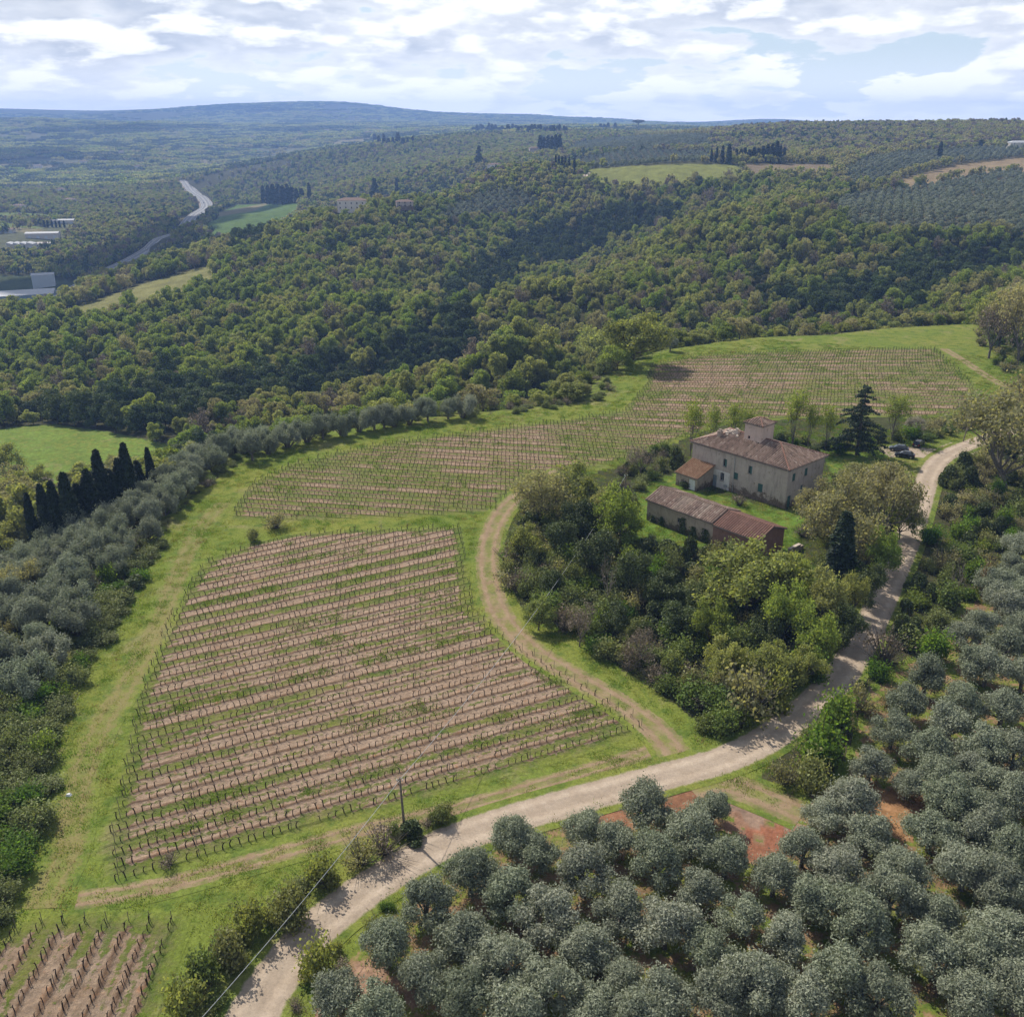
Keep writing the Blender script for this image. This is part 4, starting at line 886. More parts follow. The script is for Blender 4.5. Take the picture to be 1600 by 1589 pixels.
for (u, v, a, b, k, l) in [(1405, 842, 56, 66, 'oak', "olive-green tree overhanging the lane above the dark cypress"), (1378, 905, 56, 74, 'fresh', "green tree on the lane's inner bank level with the dark cypress"), (1352, 945, 50, 63, 'ivy', "dark ivy-clad tree shading the lane below the dark cypress"), (1322, 1010, 56, 60, 'ivy', "dark ivy-clad tree shading the lane's bend"),
                          (1255, 1070, 56, 60, 'oak', "olive-green tree above the lane's inner bend"), (820, 880, 50, 60, 'oak', "scrubby olive-green tree right beside the dirt track's upper bend"), (842, 985, 46, 50, 'oak', "scrubby tree over the dirt track's middle bend"), (905, 1010, 56, 66, 'bare', "grey leafless tree in the lower left of the thicket"), (1000, 1040, 56, 62, 'bare', "grey leafless tree in the lower middle of the thicket"),
                          (945, 955, 50, 96, 'dead', "tall leafless trunk rising from the ivy-clad trees"), (1090, 965, 44, 57, 'ivy', "narrow ivy column left of the yellow-green tree's trunk"), (1195, 1015, 60, 62, 'ivy', "dark ivy-clad tree under the yellow-green tree's lane side"), (1240, 950, 60, 84, 'fresh', "green tree behind the yellow-green tree towards the cypress"), (905, 850, 60, 65, 'ivy', "dark ivy-clad tree behind the pole's thicket end"),
                          (940, 830, 56, 60, 'oak', "olive-green tree at the thicket's upper edge near the pole"), (1300, 850, 60, 80, 'budding', "brownish budding tree right behind the dark cypress")]:
    T(u, v, a, b, k, {'oak': "oak_tree", 'fresh': "leafy_tree", 'ivy': "ivy_clad_tree", 'bare': "bare_tree", 'dead': "bare_tree", 'budding': "budding_tree"}[k], l, "tree")
# behind the house
for (u, v, a, b, l) in [(1078, 712, 36, 82, "slender yellow-green sapling at the farmhouse's left corner"), (1112, 700, 30, 66, "slender sapling behind the farmhouse's left roof slope"), (1145, 692, 34, 62, "pale sapling behind the damaged chimneys"), (1168, 690, 26, 50, "small sapling just left of the roof tower"),
                        (1236, 702, 34, 90, "tall bright sapling right of the roof tower"), (1262, 702, 22, 70, "thin sapling between the roof tower and the conifer"), (1290, 705, 26, 72, "leaning thin sapling left of the dark conifer")]:
    T(u, v, a * 1.15, b, 'poplar', "sapling", l, "tree", nw=5.2)
T(1392, 688, 58, 68, 'poplar', "leafy_tree", "bright yellow-green tree behind the dark conifer", "tree", nw=6.5)
T(1428, 680, 34, 26, 'blossom', "blossom_tree", "small white-flowering tree behind the parked cars", "tree")
T(1000, 745, 50, 46, 'bare', "bare_tree", "grey bushy tree left of the farmhouse annexe", "tree")
T(985, 722, 22, 34, 'dead', "bare_tree", "thin leafless tree rising at the vineyard's edge left of the farmhouse", "tree")
T(1505, 690, 40, 70, 'dead', "bare_tree", "twisted leafless tree where the upper lane leaves the picture", "tree")
T(1570, 765, 170, 150, 'budding', "budding_tree", "huge brownish budding oak above the lane's right-hand scrub", "tree")
T(1630, 720, 140, 130, 'budding', "budding_tree", "broad brownish oak at the picture's edge behind the huge budding oak", "tree")
T(1490, 945, 44, 72, 'dead', "bare_tree", "leafless white-limbed dead tree in the right-hand scrub", "tree")
T(1545, 560, 70, 80, 'bare', "bare_tree", "purplish bare tree beside the upper path", "tree")
T(1590, 570, 90, 110, 'budding', "budding_tree", "brown budding tree above the upper path", "tree")
T(1560, 545, 80, 80, 'oak', "oak_tree", "olive-brown oak at the far vineyard's upper corner", "tree")
T(1640, 560, 110, 120, 'oak', "oak_tree", "olive-brown oak beyond the upper path at the picture's edge", "tree")
T(988, 572, 96, 74, 'yellow', "oak_tree", "large yellow-green oak at the inner corner of the far vineyard", "tree")
T(935, 580, 70, 60, 'oak', "oak_tree", "olive-green oak left of the large yellow-green oak", "tree")
T(965, 578, 50, 38, 'fresh', "leafy_tree", "fresh green small tree in front of the large yellow-green oak", "tree")
x, y, zz = PX(1047, 549); plant("olive_tree", OLIVE[2], x, y, 5.6, 6.0, 4.8, 5.6, "pale silvery bush-like olive beside the large yellow-green oak", "olive tree"); OCC.append((x, y, 3))
for u, v, h_, w_, l in [(1308, 912, 12.3, 4.4, "dark cypress standing between the lane and the barn's end")]:
    x, y, zz = PX(u, v); plant("cypress", (CYPRESS[0], CYP_T), x, y, h_, w_, 10, 2.0, l, "cypress"); OCC.append((x, y, 2))
x, y, zz = PX(1338, 711); s = scale_at(x, y, zz)
plant("cedar", CEDAR, x, y, 112 * s / 0.93, 86 * s, 14, 10.4, "dark tiered conifer beside the parked cars", "conifer"); OCC.append((x, y, 3))
# cypress row on the left slope
cyp = [(60, 868, 95, 24), (82, 862, 110, 30), (98, 855, 105, 26), (118, 848, 112, 30), (132, 835, 100, 30), (150, 828, 118, 34), (168, 815, 105, 30), (180, 808, 102, 34), (196, 800, 98, 32), (208, 795, 92, 30), (222, 782, 80, 24)]
labs = ["slim dark cypress at the lower end of the cypress row", "tall cypress second from the row's lower end", "dense cypress third from the row's lower end", "broad cypress in the lower half of the cypress row", "shorter cypress just below the row's middle", "tallest cypress in the middle of the row",
        "dark cypress just above the row's middle", "broad cypress in the upper half of the row", "dark cypress third from the row's upper end", "cypress second from the row's upper end", "small cypress closing the row's upper end"]
for (u, v, hp, wp), l in zip(cyp, labs):
    x, y, zz = PX(u, v); s = scale_at(x, y, zz); plant("cypress", (CYPRESS[u % 2], CYP_T), x, y, hp * s / 0.95 * rng.uniform(.72, 1.12), wp * s * rng.uniform(.7, 1.0), 10, 2.0, l, "cypress", "cypresses in the row on the slope"); OCC.append((x, y, 1.6))
x, y, zz = PX(240, 772); s = scale_at(x, y, zz); plant("cypress", (CYPRESS[0], CYP_T), x, y, 76 * s, 16 * s, 10, 2.0, "slender pointed cypress standing alone against the meadow", "cypress")
x, y, zz = PX(290, 738); s = scale_at(x, y, zz); plant("holm_oak", NEAR['ivy'][0], x, y, 44 * s, 42 * s, 10, 8.6, "round very dark evergreen at the meadow's corner", "tree"); OCC.append((x, y, 4))
for (u, v, wp, hp, kd, l) in [(25, 800, 60, 60, 'yellow', "yellow-green tree below the meadow at the picture's edge"), (60, 775, 44, 44, 'yellow', "small yellow tree in front of the meadow"), (30, 840, 40, 60, 'bare', "leaning bare tree below the meadow"), (15, 870, 60, 50, 'oak', "olive-green tree beside the cypress row's foot"), (40, 930, 70, 60, 'budding', "brownish tree on the slope below the cypresses"), (0, 760, 60, 60, 'yellow', "yellowish tree at the meadow's lower edge")]:
    T(u, v, wp, hp, kd, "slope_tree", l, "tree")

# ------------------------------------------------------------------ shrubs
SH = []; belt_i = -1
BELTS = ["in the thicket's front along the dirt track", "inside the thicket below the barn", "beside the farmhouse annexe", "between the farmhouse and the far vineyard", "in the scrub between the lane and the olive grove", "on the bank between the small vineyard and the road", "on the outer verge of the lower road",
         "in the hedge at the large vineyard's left edge", "under the olive row along the upper vineyard", "at the wood's edge by the yellow-green oak", "along the far field's upper edge", "beside the upper path", "on the slope below the olives"]
def shrubs(poly, dmin, n, kinds, wr, hr, avoid_road=2.6, cap=999, clear=True, rough=False):
    global belt_i
    belt_i += 1; p = poly_px(poly); got = dart(rng, p, dmin, n)
    for x, y in got[:cap]:
        if poly_dist(np.array([x]), np.array([y]), PARK, False)[0] < 4.2: continue
        if near_road(np.array([x]), np.array([y]), avoid_road)[0]: continue
        if clear and any((x - a) ** 2 + (y - b) ** 2 < (c * .6) ** 2 for a, b, c in OCC): continue
        k = kinds[rng.integers(len(kinds))]; SH.append((x, y, rng.uniform(*wr), rng.uniform(*hr), k, BELTS[belt_i]))
# hand-set bushes, with labels of their own
def shrub_px(u, v, wpx, hpx, k, label, cat="bush"):
    x, y, zz = PX(u, v); s = scale_at(x, y, zz); pr = SHRUB[k][random.randrange(len(SHRUB[k]))]
    o = link("shrub", pr, None, (x, y, zz), random.uniform(0, 6.28), (wpx * s / 3.0, wpx * s / 3.0, hpx * s / 2.0 / 0.85)); OCC.append((x, y, wpx * s * .4))
    return tag(o, label, cat)
shrub_px(1165, 1120, 92, 66, 'brown', "large round brown bush at the lane's inner bend")
shrub_px(1130, 1140, 60, 40, 'green', "light green bush beside the large round brown bush")
shrub_px(1210, 1105, 60, 50, 'yellow', "yellow-green bush leaning over the lane beside the round brown bush")
shrub_px(1490, 762, 50, 34, 'ivy', "dark round evergreen bush at the corner of the lane by the cars")
shrub_px(1505, 735, 40, 29, 'ivy', "dark evergreen bush just above the round one at the lane corner")
shrub_px(1520, 770, 46, 41, 'ivy', "tall dark evergreen bush behind the round one at the lane corner")
shrub_px(648, 1312, 62, 27, 'ivy', "dark green bush at the foot of the utility pole")
shrub_px(690, 1288, 40, 24, 'green', "small green bush between the pole and the road")
shrub_px(600, 1335, 66, 40, 'bare', "grey tangled bare bush left of the utility pole")
shrub_px(565, 1350, 60, 38, 'brown', "brown thorny bush below the last vine row")
shrub_px(510, 1385, 60, 46, 'yellow', "bushy yellow-green shrub in the middle of the road bank")
shrub_px(450, 1440, 72, 60, 'green', "dark-hearted green shrub on the road bank")
shrub_px(395, 1460, 60, 50, 'yellow', "yellow leafing shrub at the top of the road bank")
shrub_px(365, 1500, 70, 60, 'green', "green bramble shrub beside the small vineyard block")
shrub_px(330, 1540, 70, 60, 'green', "dense green shrub below the power line")
shrub_px(300, 1580, 74, 60, 'yellow', "yellow-green shrub at the picture's lower edge beside the small vineyard")
shrub_px(265, 1352, 34, 20, 'bare', "small dark bare bush in the last vine row")
shrub_px(500, 1530, 66, 60, 'yellow', "yellow and orange leafed bush at the road's outer edge")
shrub_px(1380, 1035, 60, 48, 'bare', "purplish bare shrub beside the shaded lane")
shrub_px(1385, 1105, 24, 30, 'dry', "tuft of dry straw-coloured reeds at the grove's edge")
shrub_px(1530, 930, 26, 46, 'dry', "tall straw-coloured dry bush in the right-hand scrub")
shrub_px(1280, 1190, 90, 60, 'fresh', "large bright green bush between the lane and the olive grove")
shrub_px(1265, 1235, 70, 50, 'green', "green bush at the grove's corner above the side path")
shrub_px(1310, 1140, 70, 52, 'fresh', "bright green bush on the lane's outer bank")
shrub_px(1225, 1225, 50, 36, 'brown', "brownish low bush on the grassy bank by the side path")
shrub_px(432, 825, 40, 20, 'brown', "low dry bush on the grass between the two vineyard blocks")
shrub_px(397, 845, 26, 16, 'green', "low green bush at the corner of the large vineyard block")
shrub_px(1460, 1035, 60, 40, 'fresh', "green bush in the shade at the olive grove's top corner")
shrub_px(1075, 760, 40, 19, 'ivy', "low green bush beside the annexe door")
shrub_px(1155, 790, 26, 16, 'bare', "small grey bush at the foot of the farmhouse wall")
shrub_px(1060, 735, 40, 37, 'ivy', "dark ivy bush at the farmhouse's left end")
shrub_px(880, 985, 40, 34, 'bare', "grey bare shrub by the dirt track")
shrub_px(1253, 838, 30, 14, 'bare', "low heap-like reddish bush beside the barn's brick end")
n_named = sum(1 for o in COL.objects if o.name.startswith("shrub"))
# loose belts
shrubs([(785, 915), (800, 865), (850, 900), (900, 980), (1000, 1040), (1100, 1060), (1200, 1080), (1250, 1085), (1190, 1140), (1120, 1150), (1060, 1100), (985, 1050), (925, 1012), (865, 978), (815, 945)], 2.3, 1500, ['green', 'green', 'bramble', 'brown', 'fresh', 'bare', 'green'], (3.2, 5.4), (1.8, 3.8), 2.6)
shrubs([(800, 855), (820, 790), (880, 800), (960, 860), (1080, 870), (1250, 900), (1330, 850), (1400, 830), (1395, 880), (1345, 965), (1300, 1035), (1240, 1080), (1100, 1050), (1000, 1030), (880, 960)], 2.3, 1900, ['ivy', 'ivy', 'green', 'green', 'fresh', 'brown', 'bramble'], (3.4, 5.6), (1.8, 4.2), 3.0)
shrubs([(935, 790), (960, 745), (1040, 700), (1075, 720), (1040, 745), (1000, 765), (975, 830), (940, 830)], 2.6, 300, ['green', 'ivy', 'bramble', 'bare'], (2.5, 4.2), (1.5, 3.0))
shrubs([(1100, 700), (1200, 680), (1330, 700), (1430, 680), (1520, 650), (1535, 668), (1450, 690), (1370, 695), (1300, 715), (1230, 705)], 2.8, 500, ['green', 'bramble', 'fresh', 'ivy', 'brown'], (2.8, 4.5), (1.4, 3.2), 3.2)
shrubs([(1455, 800), (1480, 740), (1540, 700), (1640, 690), (1700, 780), (1640, 810), (1570, 870), (1500, 950), (1450, 1010), (1390, 1050), (1330, 1140), (1250, 1210), (1250, 1160), (1340, 1060), (1385, 985), (1425, 890)], 2.4, 1800, ['fresh', 'green', 'ivy', 'fresh', 'bramble', 'ivy', 'brown'], (3.0, 5.4), (1.8, 4.0), 3.6)
shrubs([(300, 1600), (330, 1510), (390, 1450), (450, 1400), (520, 1360), (600, 1310), (690, 1275), (720, 1285), (650, 1330), (580, 1375), (500, 1430), (440, 1490), (390, 1560), (375, 1600)], 1.7, 700, ['green', 'yellow', 'green', 'bare', 'yellow', 'bramble'], (1.8, 3.2), (0.9, 2.0), 3.2)
shrubs([(440, 1600), (480, 1510), (540, 1450), (600, 1400), (690, 1345), (700, 1360), (620, 1420), (560, 1480), (500, 1560)], 1.8, 300, ['brown', 'yellow', 'bare', 'fresh'], (1.2, 2.2), (0.5, 1.1), 3.1)
shrubs([(-60, 1470), (15, 1437), (55, 1330), (70, 1230), (85, 1150), (120, 1075), (155, 1015), (190, 955), (230, 895), (255, 850), (225, 840), (170, 920), (110, 1020), (60, 1080), (-60, 1180), (-80, 1480)], 2.2, 3000, ['bramble', 'bramble', 'bramble', 'ivy', 'fresh', 'bramble'], (3.2, 5.2), (1.4, 2.8))
shrubs([(285, 800), (330, 757), (390, 716), (465, 692), (560, 674), (640, 664), (760, 651), (880, 640), (940, 628), (962, 602), (950, 590), (880, 615), (800, 630), (640, 650), (460, 680), (320, 745), (250, 800)], 2.6, 1500, ['bramble', 'green', 'bare', 'bramble'], (2.4, 3.8), (1.0, 2.0))
shrubs([(780, 640), (960, 600), (950, 570), (900, 560), (820, 600)], 3.2, 400, ['green', 'fresh', 'bramble', 'green', 'brown'], (4, 7), (3, 5))
shrubs([(1060, 545), (1200, 526), (1400, 512), (1500, 506), (1500, 495), (1400, 500), (1200, 515), (1060, 535)], 3.4, 500, ['bramble', 'green', 'bare'], (4, 6), (1.6, 3))
shrubs([(1520, 520), (1540, 560), (1600, 600), (1680, 620), (1680, 560), (1570, 510)], 3.2, 300, ['green', 'fresh', 'brown', 'ivy'], (3, 5), (2, 3.5))
shrubs([(-60, 1150), (60, 1080), (160, 940), (220, 850), (160, 830), (20, 900), (-80, 960)], 3.2, 900, ['green', 'ivy', 'brown', 'bare', 'fresh'], (2.5, 4.5), (1.5, 3.5))
SH.sort(key=lambda a: a[0] ** 2 + a[1] ** 2 + H * H)
KL = {'green': "olive-green leafy bush", 'bramble': "pale green bramble mound", 'ivy': "dark ivy-leaved bush", 'yellow': "yellow-green budding bush", 'brown': "brownish half-bare bush", 'bare': "grey leafless bush", 'fresh': "bright fresh-green bush", 'dry': "straw-coloured bush"}
proj_sz = np.array([a[2] / math.sqrt(a[0] ** 2 + a[1] ** 2 + H * H) for a in SH]); pu, pv, _ = project([a[0] for a in SH], [a[1] for a in SH], 0)
vis = (pu > -20) & (pu < 1620) & (pv < 1610); order = np.argsort(-(proj_sz * vis)); n_ind = 296 - n_named
rest = {k: [] for k in ('x', 'y', 'w', 'h', 'k')}; flat = [(k, i) for k in SHRUB for i in range(len(SHRUB[k]))]; protos = [SHRUB[k][i] for k, i in flat]
for q, oi in enumerate(order):
    x, y, wd, ht, k, bl = SH[oi]; i = int(rng.integers(len(SHRUB[k]))); z = float(ground(x, y))
    if q < n_ind:
        o = link("shrub", SHRUB[k][i], None, (x, y, z), rng.uniform(0, 6.28), (wd / 3, wd / 3, ht / 2)); tag(o, f"{KL[k]} {bl}", "bush", f"{KL[k]}s {bl}")
    else:
        for a, b in zip(('x', 'y', 'w', 'h', 'k'), (x, y, wd / 3, ht / 2, flat.index((k, i)))): rest[a].append(b)
rx, ry = np.array(rest['x']), np.array(rest['y'])
gn_scatter("undergrowth", protos, rx, ry, ground(rx, ry), rng.uniform(0, 6.28, len(rx)), np.array(rest['h']), np.array(rest['k']), "mixed green undergrowth filling the hedges, banks and knoll", "undergrowth", sxy=np.array(rest['w']))
print("shrubs", len(SH), "stuff", len(rx))

# ------------------------------------------------------------------ grass tufts and weeds on verges and between the rows
def tuft_mesh(seed, n, mat, hh=0.34, sp=0.35):
    rg = R(seed); bx = rg.normal(size=(n, 2)) * sp; ln = rg.uniform(.5, 1.2, n) * hh; d = rg.normal(size=(n, 2)) * 0.35
    b = np.concatenate([bx, np.zeros((n, 1))], 1); t = b + np.concatenate([d * ln[:, None], ln[:, None]], 1)
    wv = rg.normal(size=(n, 2)); wv /= np.linalg.norm(wv, axis=1)[:, None]; wv = np.concatenate([wv * 0.035, np.zeros((n, 1))], 1)
    v = np.stack([b - wv, b + wv, t + wv * .4, t - wv * .4], 1).reshape(-1, 3)
    return make_mesh(f"tuft_{seed}", v, np.arange(4 * n).reshape(n, 4), [M[mat]], attrs={'rnd': ('FACE', 'FLOAT', rg.uniform(0, 1, n))})
TUFT = [tuft_mesh(600, 60, 'weed_leaf', .20, .42), tuft_mesh(601, 60, 'weed_leaf', 0.13, .45), tuft_mesh(602, 50, 'yellow_leaf', 0.14, .45), tuft_mesh(603, 30, 'dry_leaf', 0.22)]
def in_any(x, y, polys): 
    r = np.zeros(len(x), bool)
    for p in polys: r |= in_poly(x, y, p)
    return r
n = 60000; rr = 48 + (330 - 48) * rng.uniform(size=n) ** 0.62; aa = rng.uniform(-.60, .56, n); tx, ty = rr * np.sin(aa), rr * np.cos(aa)
ok = in_poly(tx, ty, PLATEAU) & ~in_any(tx, ty, [BLOCK_A, BLOCK_B, BLOCK_D, Z['grove']]) & (poly_dist(tx, ty, ROAD, False) > 2.5) & ((poly_dist(tx, ty, TRACK, False) > 2.3) | (rng.uniform(size=n) < .05))
clump = fbm(tx, ty, 7, 41, 3); ok &= clump > -0.25 + 0.5 * rng.uniform(size=n) - 0.2
tx, ty = tx[ok], ty[ok]; ti = np.where(clump[ok] > 0.25, 0, np.where(rng.uniform(size=len(tx)) < .45, 1, 2)); ti[rng.uniform(size=len(tx)) < .06] = 3
# weeds along the vine rows
n = 60000; vx = rng.uniform(-60, 20, n); vy = rng.uniform(60, 160, n); inA = in_poly(vx, vy, BLOCK_A); vx, vy = vx[inA], vy[inA]
ra, al = row_a(vx, vy); kk = np.floor(ra); fr = ra - kk
gsel = (hash2(kk, 0 * kk, 3) + 0.4 * (kk % 2) + 0.9 * fbm(al, kk * 9, 6, 51, 3)) > 1.25; gsel &= (rng.uniform(size=len(vx)) < .2)
vx, vy = vx[gsel], vy[gsel]
nb = 14000; bx, by = rng.uniform(-60, 150, nb), rng.uniform(150, 345, nb); s_ = in_poly(bx, by, BLOCK_B) & (fbm(bx, by, 9, 61, 3) > 0.0); bx, by = bx[s_], by[s_]
gx_, gy_ = np.array(dart(rng, Z['grove'], 1.2, 3000)).T
s_ = fbm(gx_, gy_, 6, 71, 2) > -0.05; gx_, gy_ = gx_[s_], gy_[s_]
X_ = np.concatenate([tx, vx, bx, gx_]); Y_ = np.concatenate([ty, vy, by, gy_]); I_ = np.concatenate([ti, np.ones(len(vx)), np.where(rng.uniform(size=len(bx)) < .5, 0, 1), np.where(rng.uniform(size=len(gx_)) < .6, 0, 1)]).astype(int)
gn_scatter("grass", TUFT, X_, Y_, ground(X_, Y_) + 0.01, rng.uniform(0, 6.28, len(X_)), rng.uniform(.5, 1.25, len(X_)), I_, "grass tufts and weeds on the verges and between the vine rows", "grass")

# ------------------------------------------------------------------ vines and posts
def vine_mesh(seed):
    rg = R(seed); h = rg.uniform(.62, .80); b = []
    p = np.array([(0, 0, -.08), (rg.normal() * .03, rg.normal() * .03, h * .5), (rg.normal() * .05, rg.normal() * .05, h)])
    b.append((p, np.array([.068, .054, .06])))
    for sgn in (-1, 1):
        if rg.uniform() < .8:
            L = rg.uniform(.18, .42); b.append((np.array([p[2], p[2] + [sgn * L * .5, rg.normal() * .04, .07], p[2] + [sgn * L, rg.normal() * .06, .02 + rg.normal() * .06]]), np.array([.044, .034, .02])))
    return b
VINE_B = [vine_mesh(700 + i) for i in range(6)]
VINE = [trunk_mesh(f"vine_{i}", b, M['vine_bark'], 4) for i, b in enumerate(VINE_B)]
VARR = [tubes_arrays(b, 3) for b in VINE_B]
vines, posts = [], []
def line_points(rowf, poly, axis, sp, vs):
    pass
def rows_of(kind):
    poly, rowf = {'a': (BLOCK_A, row_a), 'b': (BLOCK_B, row_b), 'd': (BLOCK_D, row_d)}[kind]
    pa = np.array(poly)
    if kind == 'a':
        r0, _ = row_a(pa[:, 0], pa[:, 1]); d0 = np.hypot(pa[:, 0] - PIV[0], pa[:, 1] - PIV[1])
        for k in range(int(r0.min()), int(r0.max()) + 1):
            an = math.radians(26.5) + k * SP_A / 690; t = np.arange(d0.min(), d0.max(), 0.84); yield k, PIV[0] + math.cos(an) * t, PIV[1] + math.sin(an) * t, an
    elif kind == 'd':
        for k in range(int(pa[:, 0].min() / SP_D) - 2, int(pa[:, 0].max() / SP_D) + 3):
            y_ = np.arange(pa[:, 1].min(), pa[:, 1].max(), 0.84); yield k, k * SP_D - 0.02 * y_, y_, math.radians(91)
    else:
        xs = np.arange(pa[:, 0].min(), pa[:, 0].max(), 0.9); r0 = row_b(pa[:, 0], pa[:, 1])[0]
        for k in range(int(r0.min()) - 3, int(r0.max()) + 4):
            ys = np.full(len(xs), k * SP_B, float)
            for _ in range(12): ys = ys - (row_b(xs, ys)[0] - k) * SP_B * 0.8
            yield k, xs, ys, -0.08
for kind in 'adb':
    poly = {'a': BLOCK_A, 'b': BLOCK_B, 'd': BLOCK_D}[kind]
    for k, xs, ys, an in rows_of(kind):
        i_ = in_poly(xs, ys, poly) & (poly_dist(xs, ys, poly) > 0.9)
        if i_.sum() < 3: continue
        xs, ys = xs[i_], ys[i_]; n_ = len(xs)
        keep_ = rng.uniform(size=n_) > 0.07
        jx, jy = rng.normal(size=n_) * .05, rng.normal(size=n_) * .05
        for q in range(n_):
            if keep_[q]: vines.append((xs[q] + jx[q], ys[q] + jy[q], an + rng.normal() * .15, rng.integers(6), rng.uniform(.8, 1.15), 'adb'.index(kind), k))
        for q in [0, n_ - 1] + list(range(9, n_ - 4, 11)):
            posts.append((xs[q] + .25 * math.cos(an), ys[q] + .25 * math.sin(an), 1.2 if q in (0, n_ - 1) else rng.uniform(.95, 1.15), an, 'adb'.index(kind)))
vines = np.array(vines); vu, vv, vd = project(vines[:, 0], vines[:, 1], 0.5)
infr = (vu > 5) & (vu < 1595) & (vv < 1583); row_lo = [vines[(vines[:, 5] == b_) & infr][:, 6].min() for b_ in range(3)]; key = np.where(infr, vd, 1e9); order = np.argsort(key)
for oi in order[:300]:
    x, y, a, i, s, bk, rk = vines[oi]; o = link("grapevine", VINE[int(i)], None, (x, y, float(ground(x, y))), a, s)
    where = f"{ORD[min(29, int(rk - row_lo[int(bk)]))]} row {('up from the road in the large vineyard', 'from the hedge in the small lower vineyard', 'of the upper vineyard')[int(bk)]}"
    tag(o, f"dark pruned grapevine in the {where}", "grapevine", f"grapevines in the {where}")
V_, F_, nb_ = [], [], 0; rs = vines[order[300:]]; zs = ground(rs[:, 0], rs[:, 1])
for i in range(6):
    s_ = rs[:, 3] == i; q = rs[s_]; zz = zs[s_]; vv_, ff_ = VARR[i]; ca_, sa_ = np.cos(q[:, 2]), np.sin(q[:, 2]); s = q[:, 4]
    vx = (vv_[None, :, 0] * ca_[:, None] - vv_[None, :, 1] * sa_[:, None]) * s[:, None] + q[:, 0, None]; vy = (vv_[None, :, 0] * sa_[:, None] + vv_[None, :, 1] * ca_[:, None]) * s[:, None] + q[:, 1, None]
    vz = vv_[None, :, 2] * s[:, None] + zz[:, None]; V_.append(np.stack([vx, vy, vz], -1).reshape(-1, 3)); F_.append((ff_[None] + (nb_ + np.arange(len(q)) * len(vv_))[:, None, None]).reshape(-1, 4)); nb_ += len(q) * len(vv_)
o = link("grapevines", make_mesh("grapevines", np.concatenate(V_), np.concatenate(F_), [M['vine_bark']])); tag(o, "thousands of bare pruned vines in long rows across the vineyard blocks", "grapevines", kind="stuff")
bark_mat('post_wood', (.17, .15, .125), (.10, .085, .07)); bark_mat('post_metal', (.20, .24, .24), (.14, .16, .16))
mb = MB(); mb.tube([(0, 0, -.2), (0, 0, 1.0)], [.034, .03], 6); PM = mb.mesh("post", [M['post_wood']])
posts.sort(key=lambda p: p[0] ** 2 + p[1] ** 2)
pu, pv, _ = project([p[0] for p in posts], [p[1] for p in posts], 1); rest = []
cnt = 0
for p, u_, v_ in zip(posts, pu, pv):
    if 0 < u_ < 1600 and v_ < 1589 and cnt < 299:
        o = link("vine_post", PM, None, (p[0], p[1], float(ground(p[0], p[1]))), 0, (1, 1, p[2])); o.rotation_euler = (rng.normal() * .03, rng.normal() * .03, 0); cnt += 1
        tag(o, f"thin grey stake standing taller than the vines in the {('large', 'small lower', 'upper')[p[4]]} vineyard block", "vine stake", f"stakes in the {('large', 'small lower', 'upper')[p[4]]} vineyard block")
    else: rest.append(p)
mb = MB()
for p in rest:
    z = float(ground(p[0], p[1])); mb.tube([(p[0], p[1], z - .1), (p[0], p[1], z + p[2])], .04, 4)
tag(mb.obj("vine_posts", [M['post_wood']]), "rows of thin stakes in the far vineyard block behind the farmhouse", "vine stakes", kind="stuff")
print("vines", len(vines), "posts", len(posts))

# ------------------------------------------------------------------ woods
def jgrid(rg, s, x0, x1, y0, y1):
    X, Y = np.meshgrid(np.arange(x0, x1, s), np.arange(y0, y1, s)); X = X + (np.arange(X.shape[0]) % 2)[:, None] * s / 2
    X, Y = X.ravel() + rg.uniform(-.42, .42, X.size) * s, Y.ravel() + rg.uniform(-.42, .42, X.size) * s
    return X, Y
OPEN = [Z[k] for k in ('meadow', 'strip', 'field', 'pasture', 'fallow', 'tanfield', 'greentop', 'industry', 'industry2')]
GROVES = [poly_px(p) for p in ([(1290, 326), (1330, 308), (1420, 298), (1500, 283), (1560, 274), (1700, 270), (1720, 362), (1600, 368), (1500, 370), (1420, 366), (1330, 362), (1300, 340)], [(1318, 298), (1322, 270), (1350, 252), (1400, 243), (1470, 238), (1600, 233), (1600, 246), (1480, 258), (1420, 273), (1375, 293), (1345, 302)],
                              [(885, 254), (960, 241), (1110, 240), (1115, 255), (1010, 259), (915, 264)], [(880, 240), (900, 225), (1010, 215), (1110, 215), (1110, 232), (1000, 238)])]
GROVES.append([PXo(u, v, 3)[:2] for u, v in [(680, 345), (715, 318), (760, 300), (820, 298), (838, 316), (770, 338)]])
MOT = [(60, 480), (145, 445), (240, 385), (300, 343), (323, 322), (298, 298), (270, 275), (262, 264)]
MOT_W = catmull([PX(u, v)[:2] for u, v in MOT], 6)
def forest_ok(x, y, margin=5.0):
    ok = ~(in_poly(x, y, PLATEAU) | (poly_dist(x, y, PLATEAU) < margin))
    for p in OPEN + GROVES + [slope]: ok &= ~in_poly(x, y, p)
    for hx_, hy_ in HSPOT: ok &= np.hypot(x - hx_, (y - hy_ + 14) * .75) > 20
    return ok & (poly_dist(x, y, MOT_W, False) > 17)
def in_view(x, y, m=0.08): return np.abs(np.arctan2(x, y)) < 0.50 + m
FL = [(k, i) for k in MID for i in range(len(MID[k]))]; FP = [MID[k][i] for k, i in FL]
cum = {}
for n_, (k, i) in enumerate(FL): cum.setdefault(k, []).append(n_)
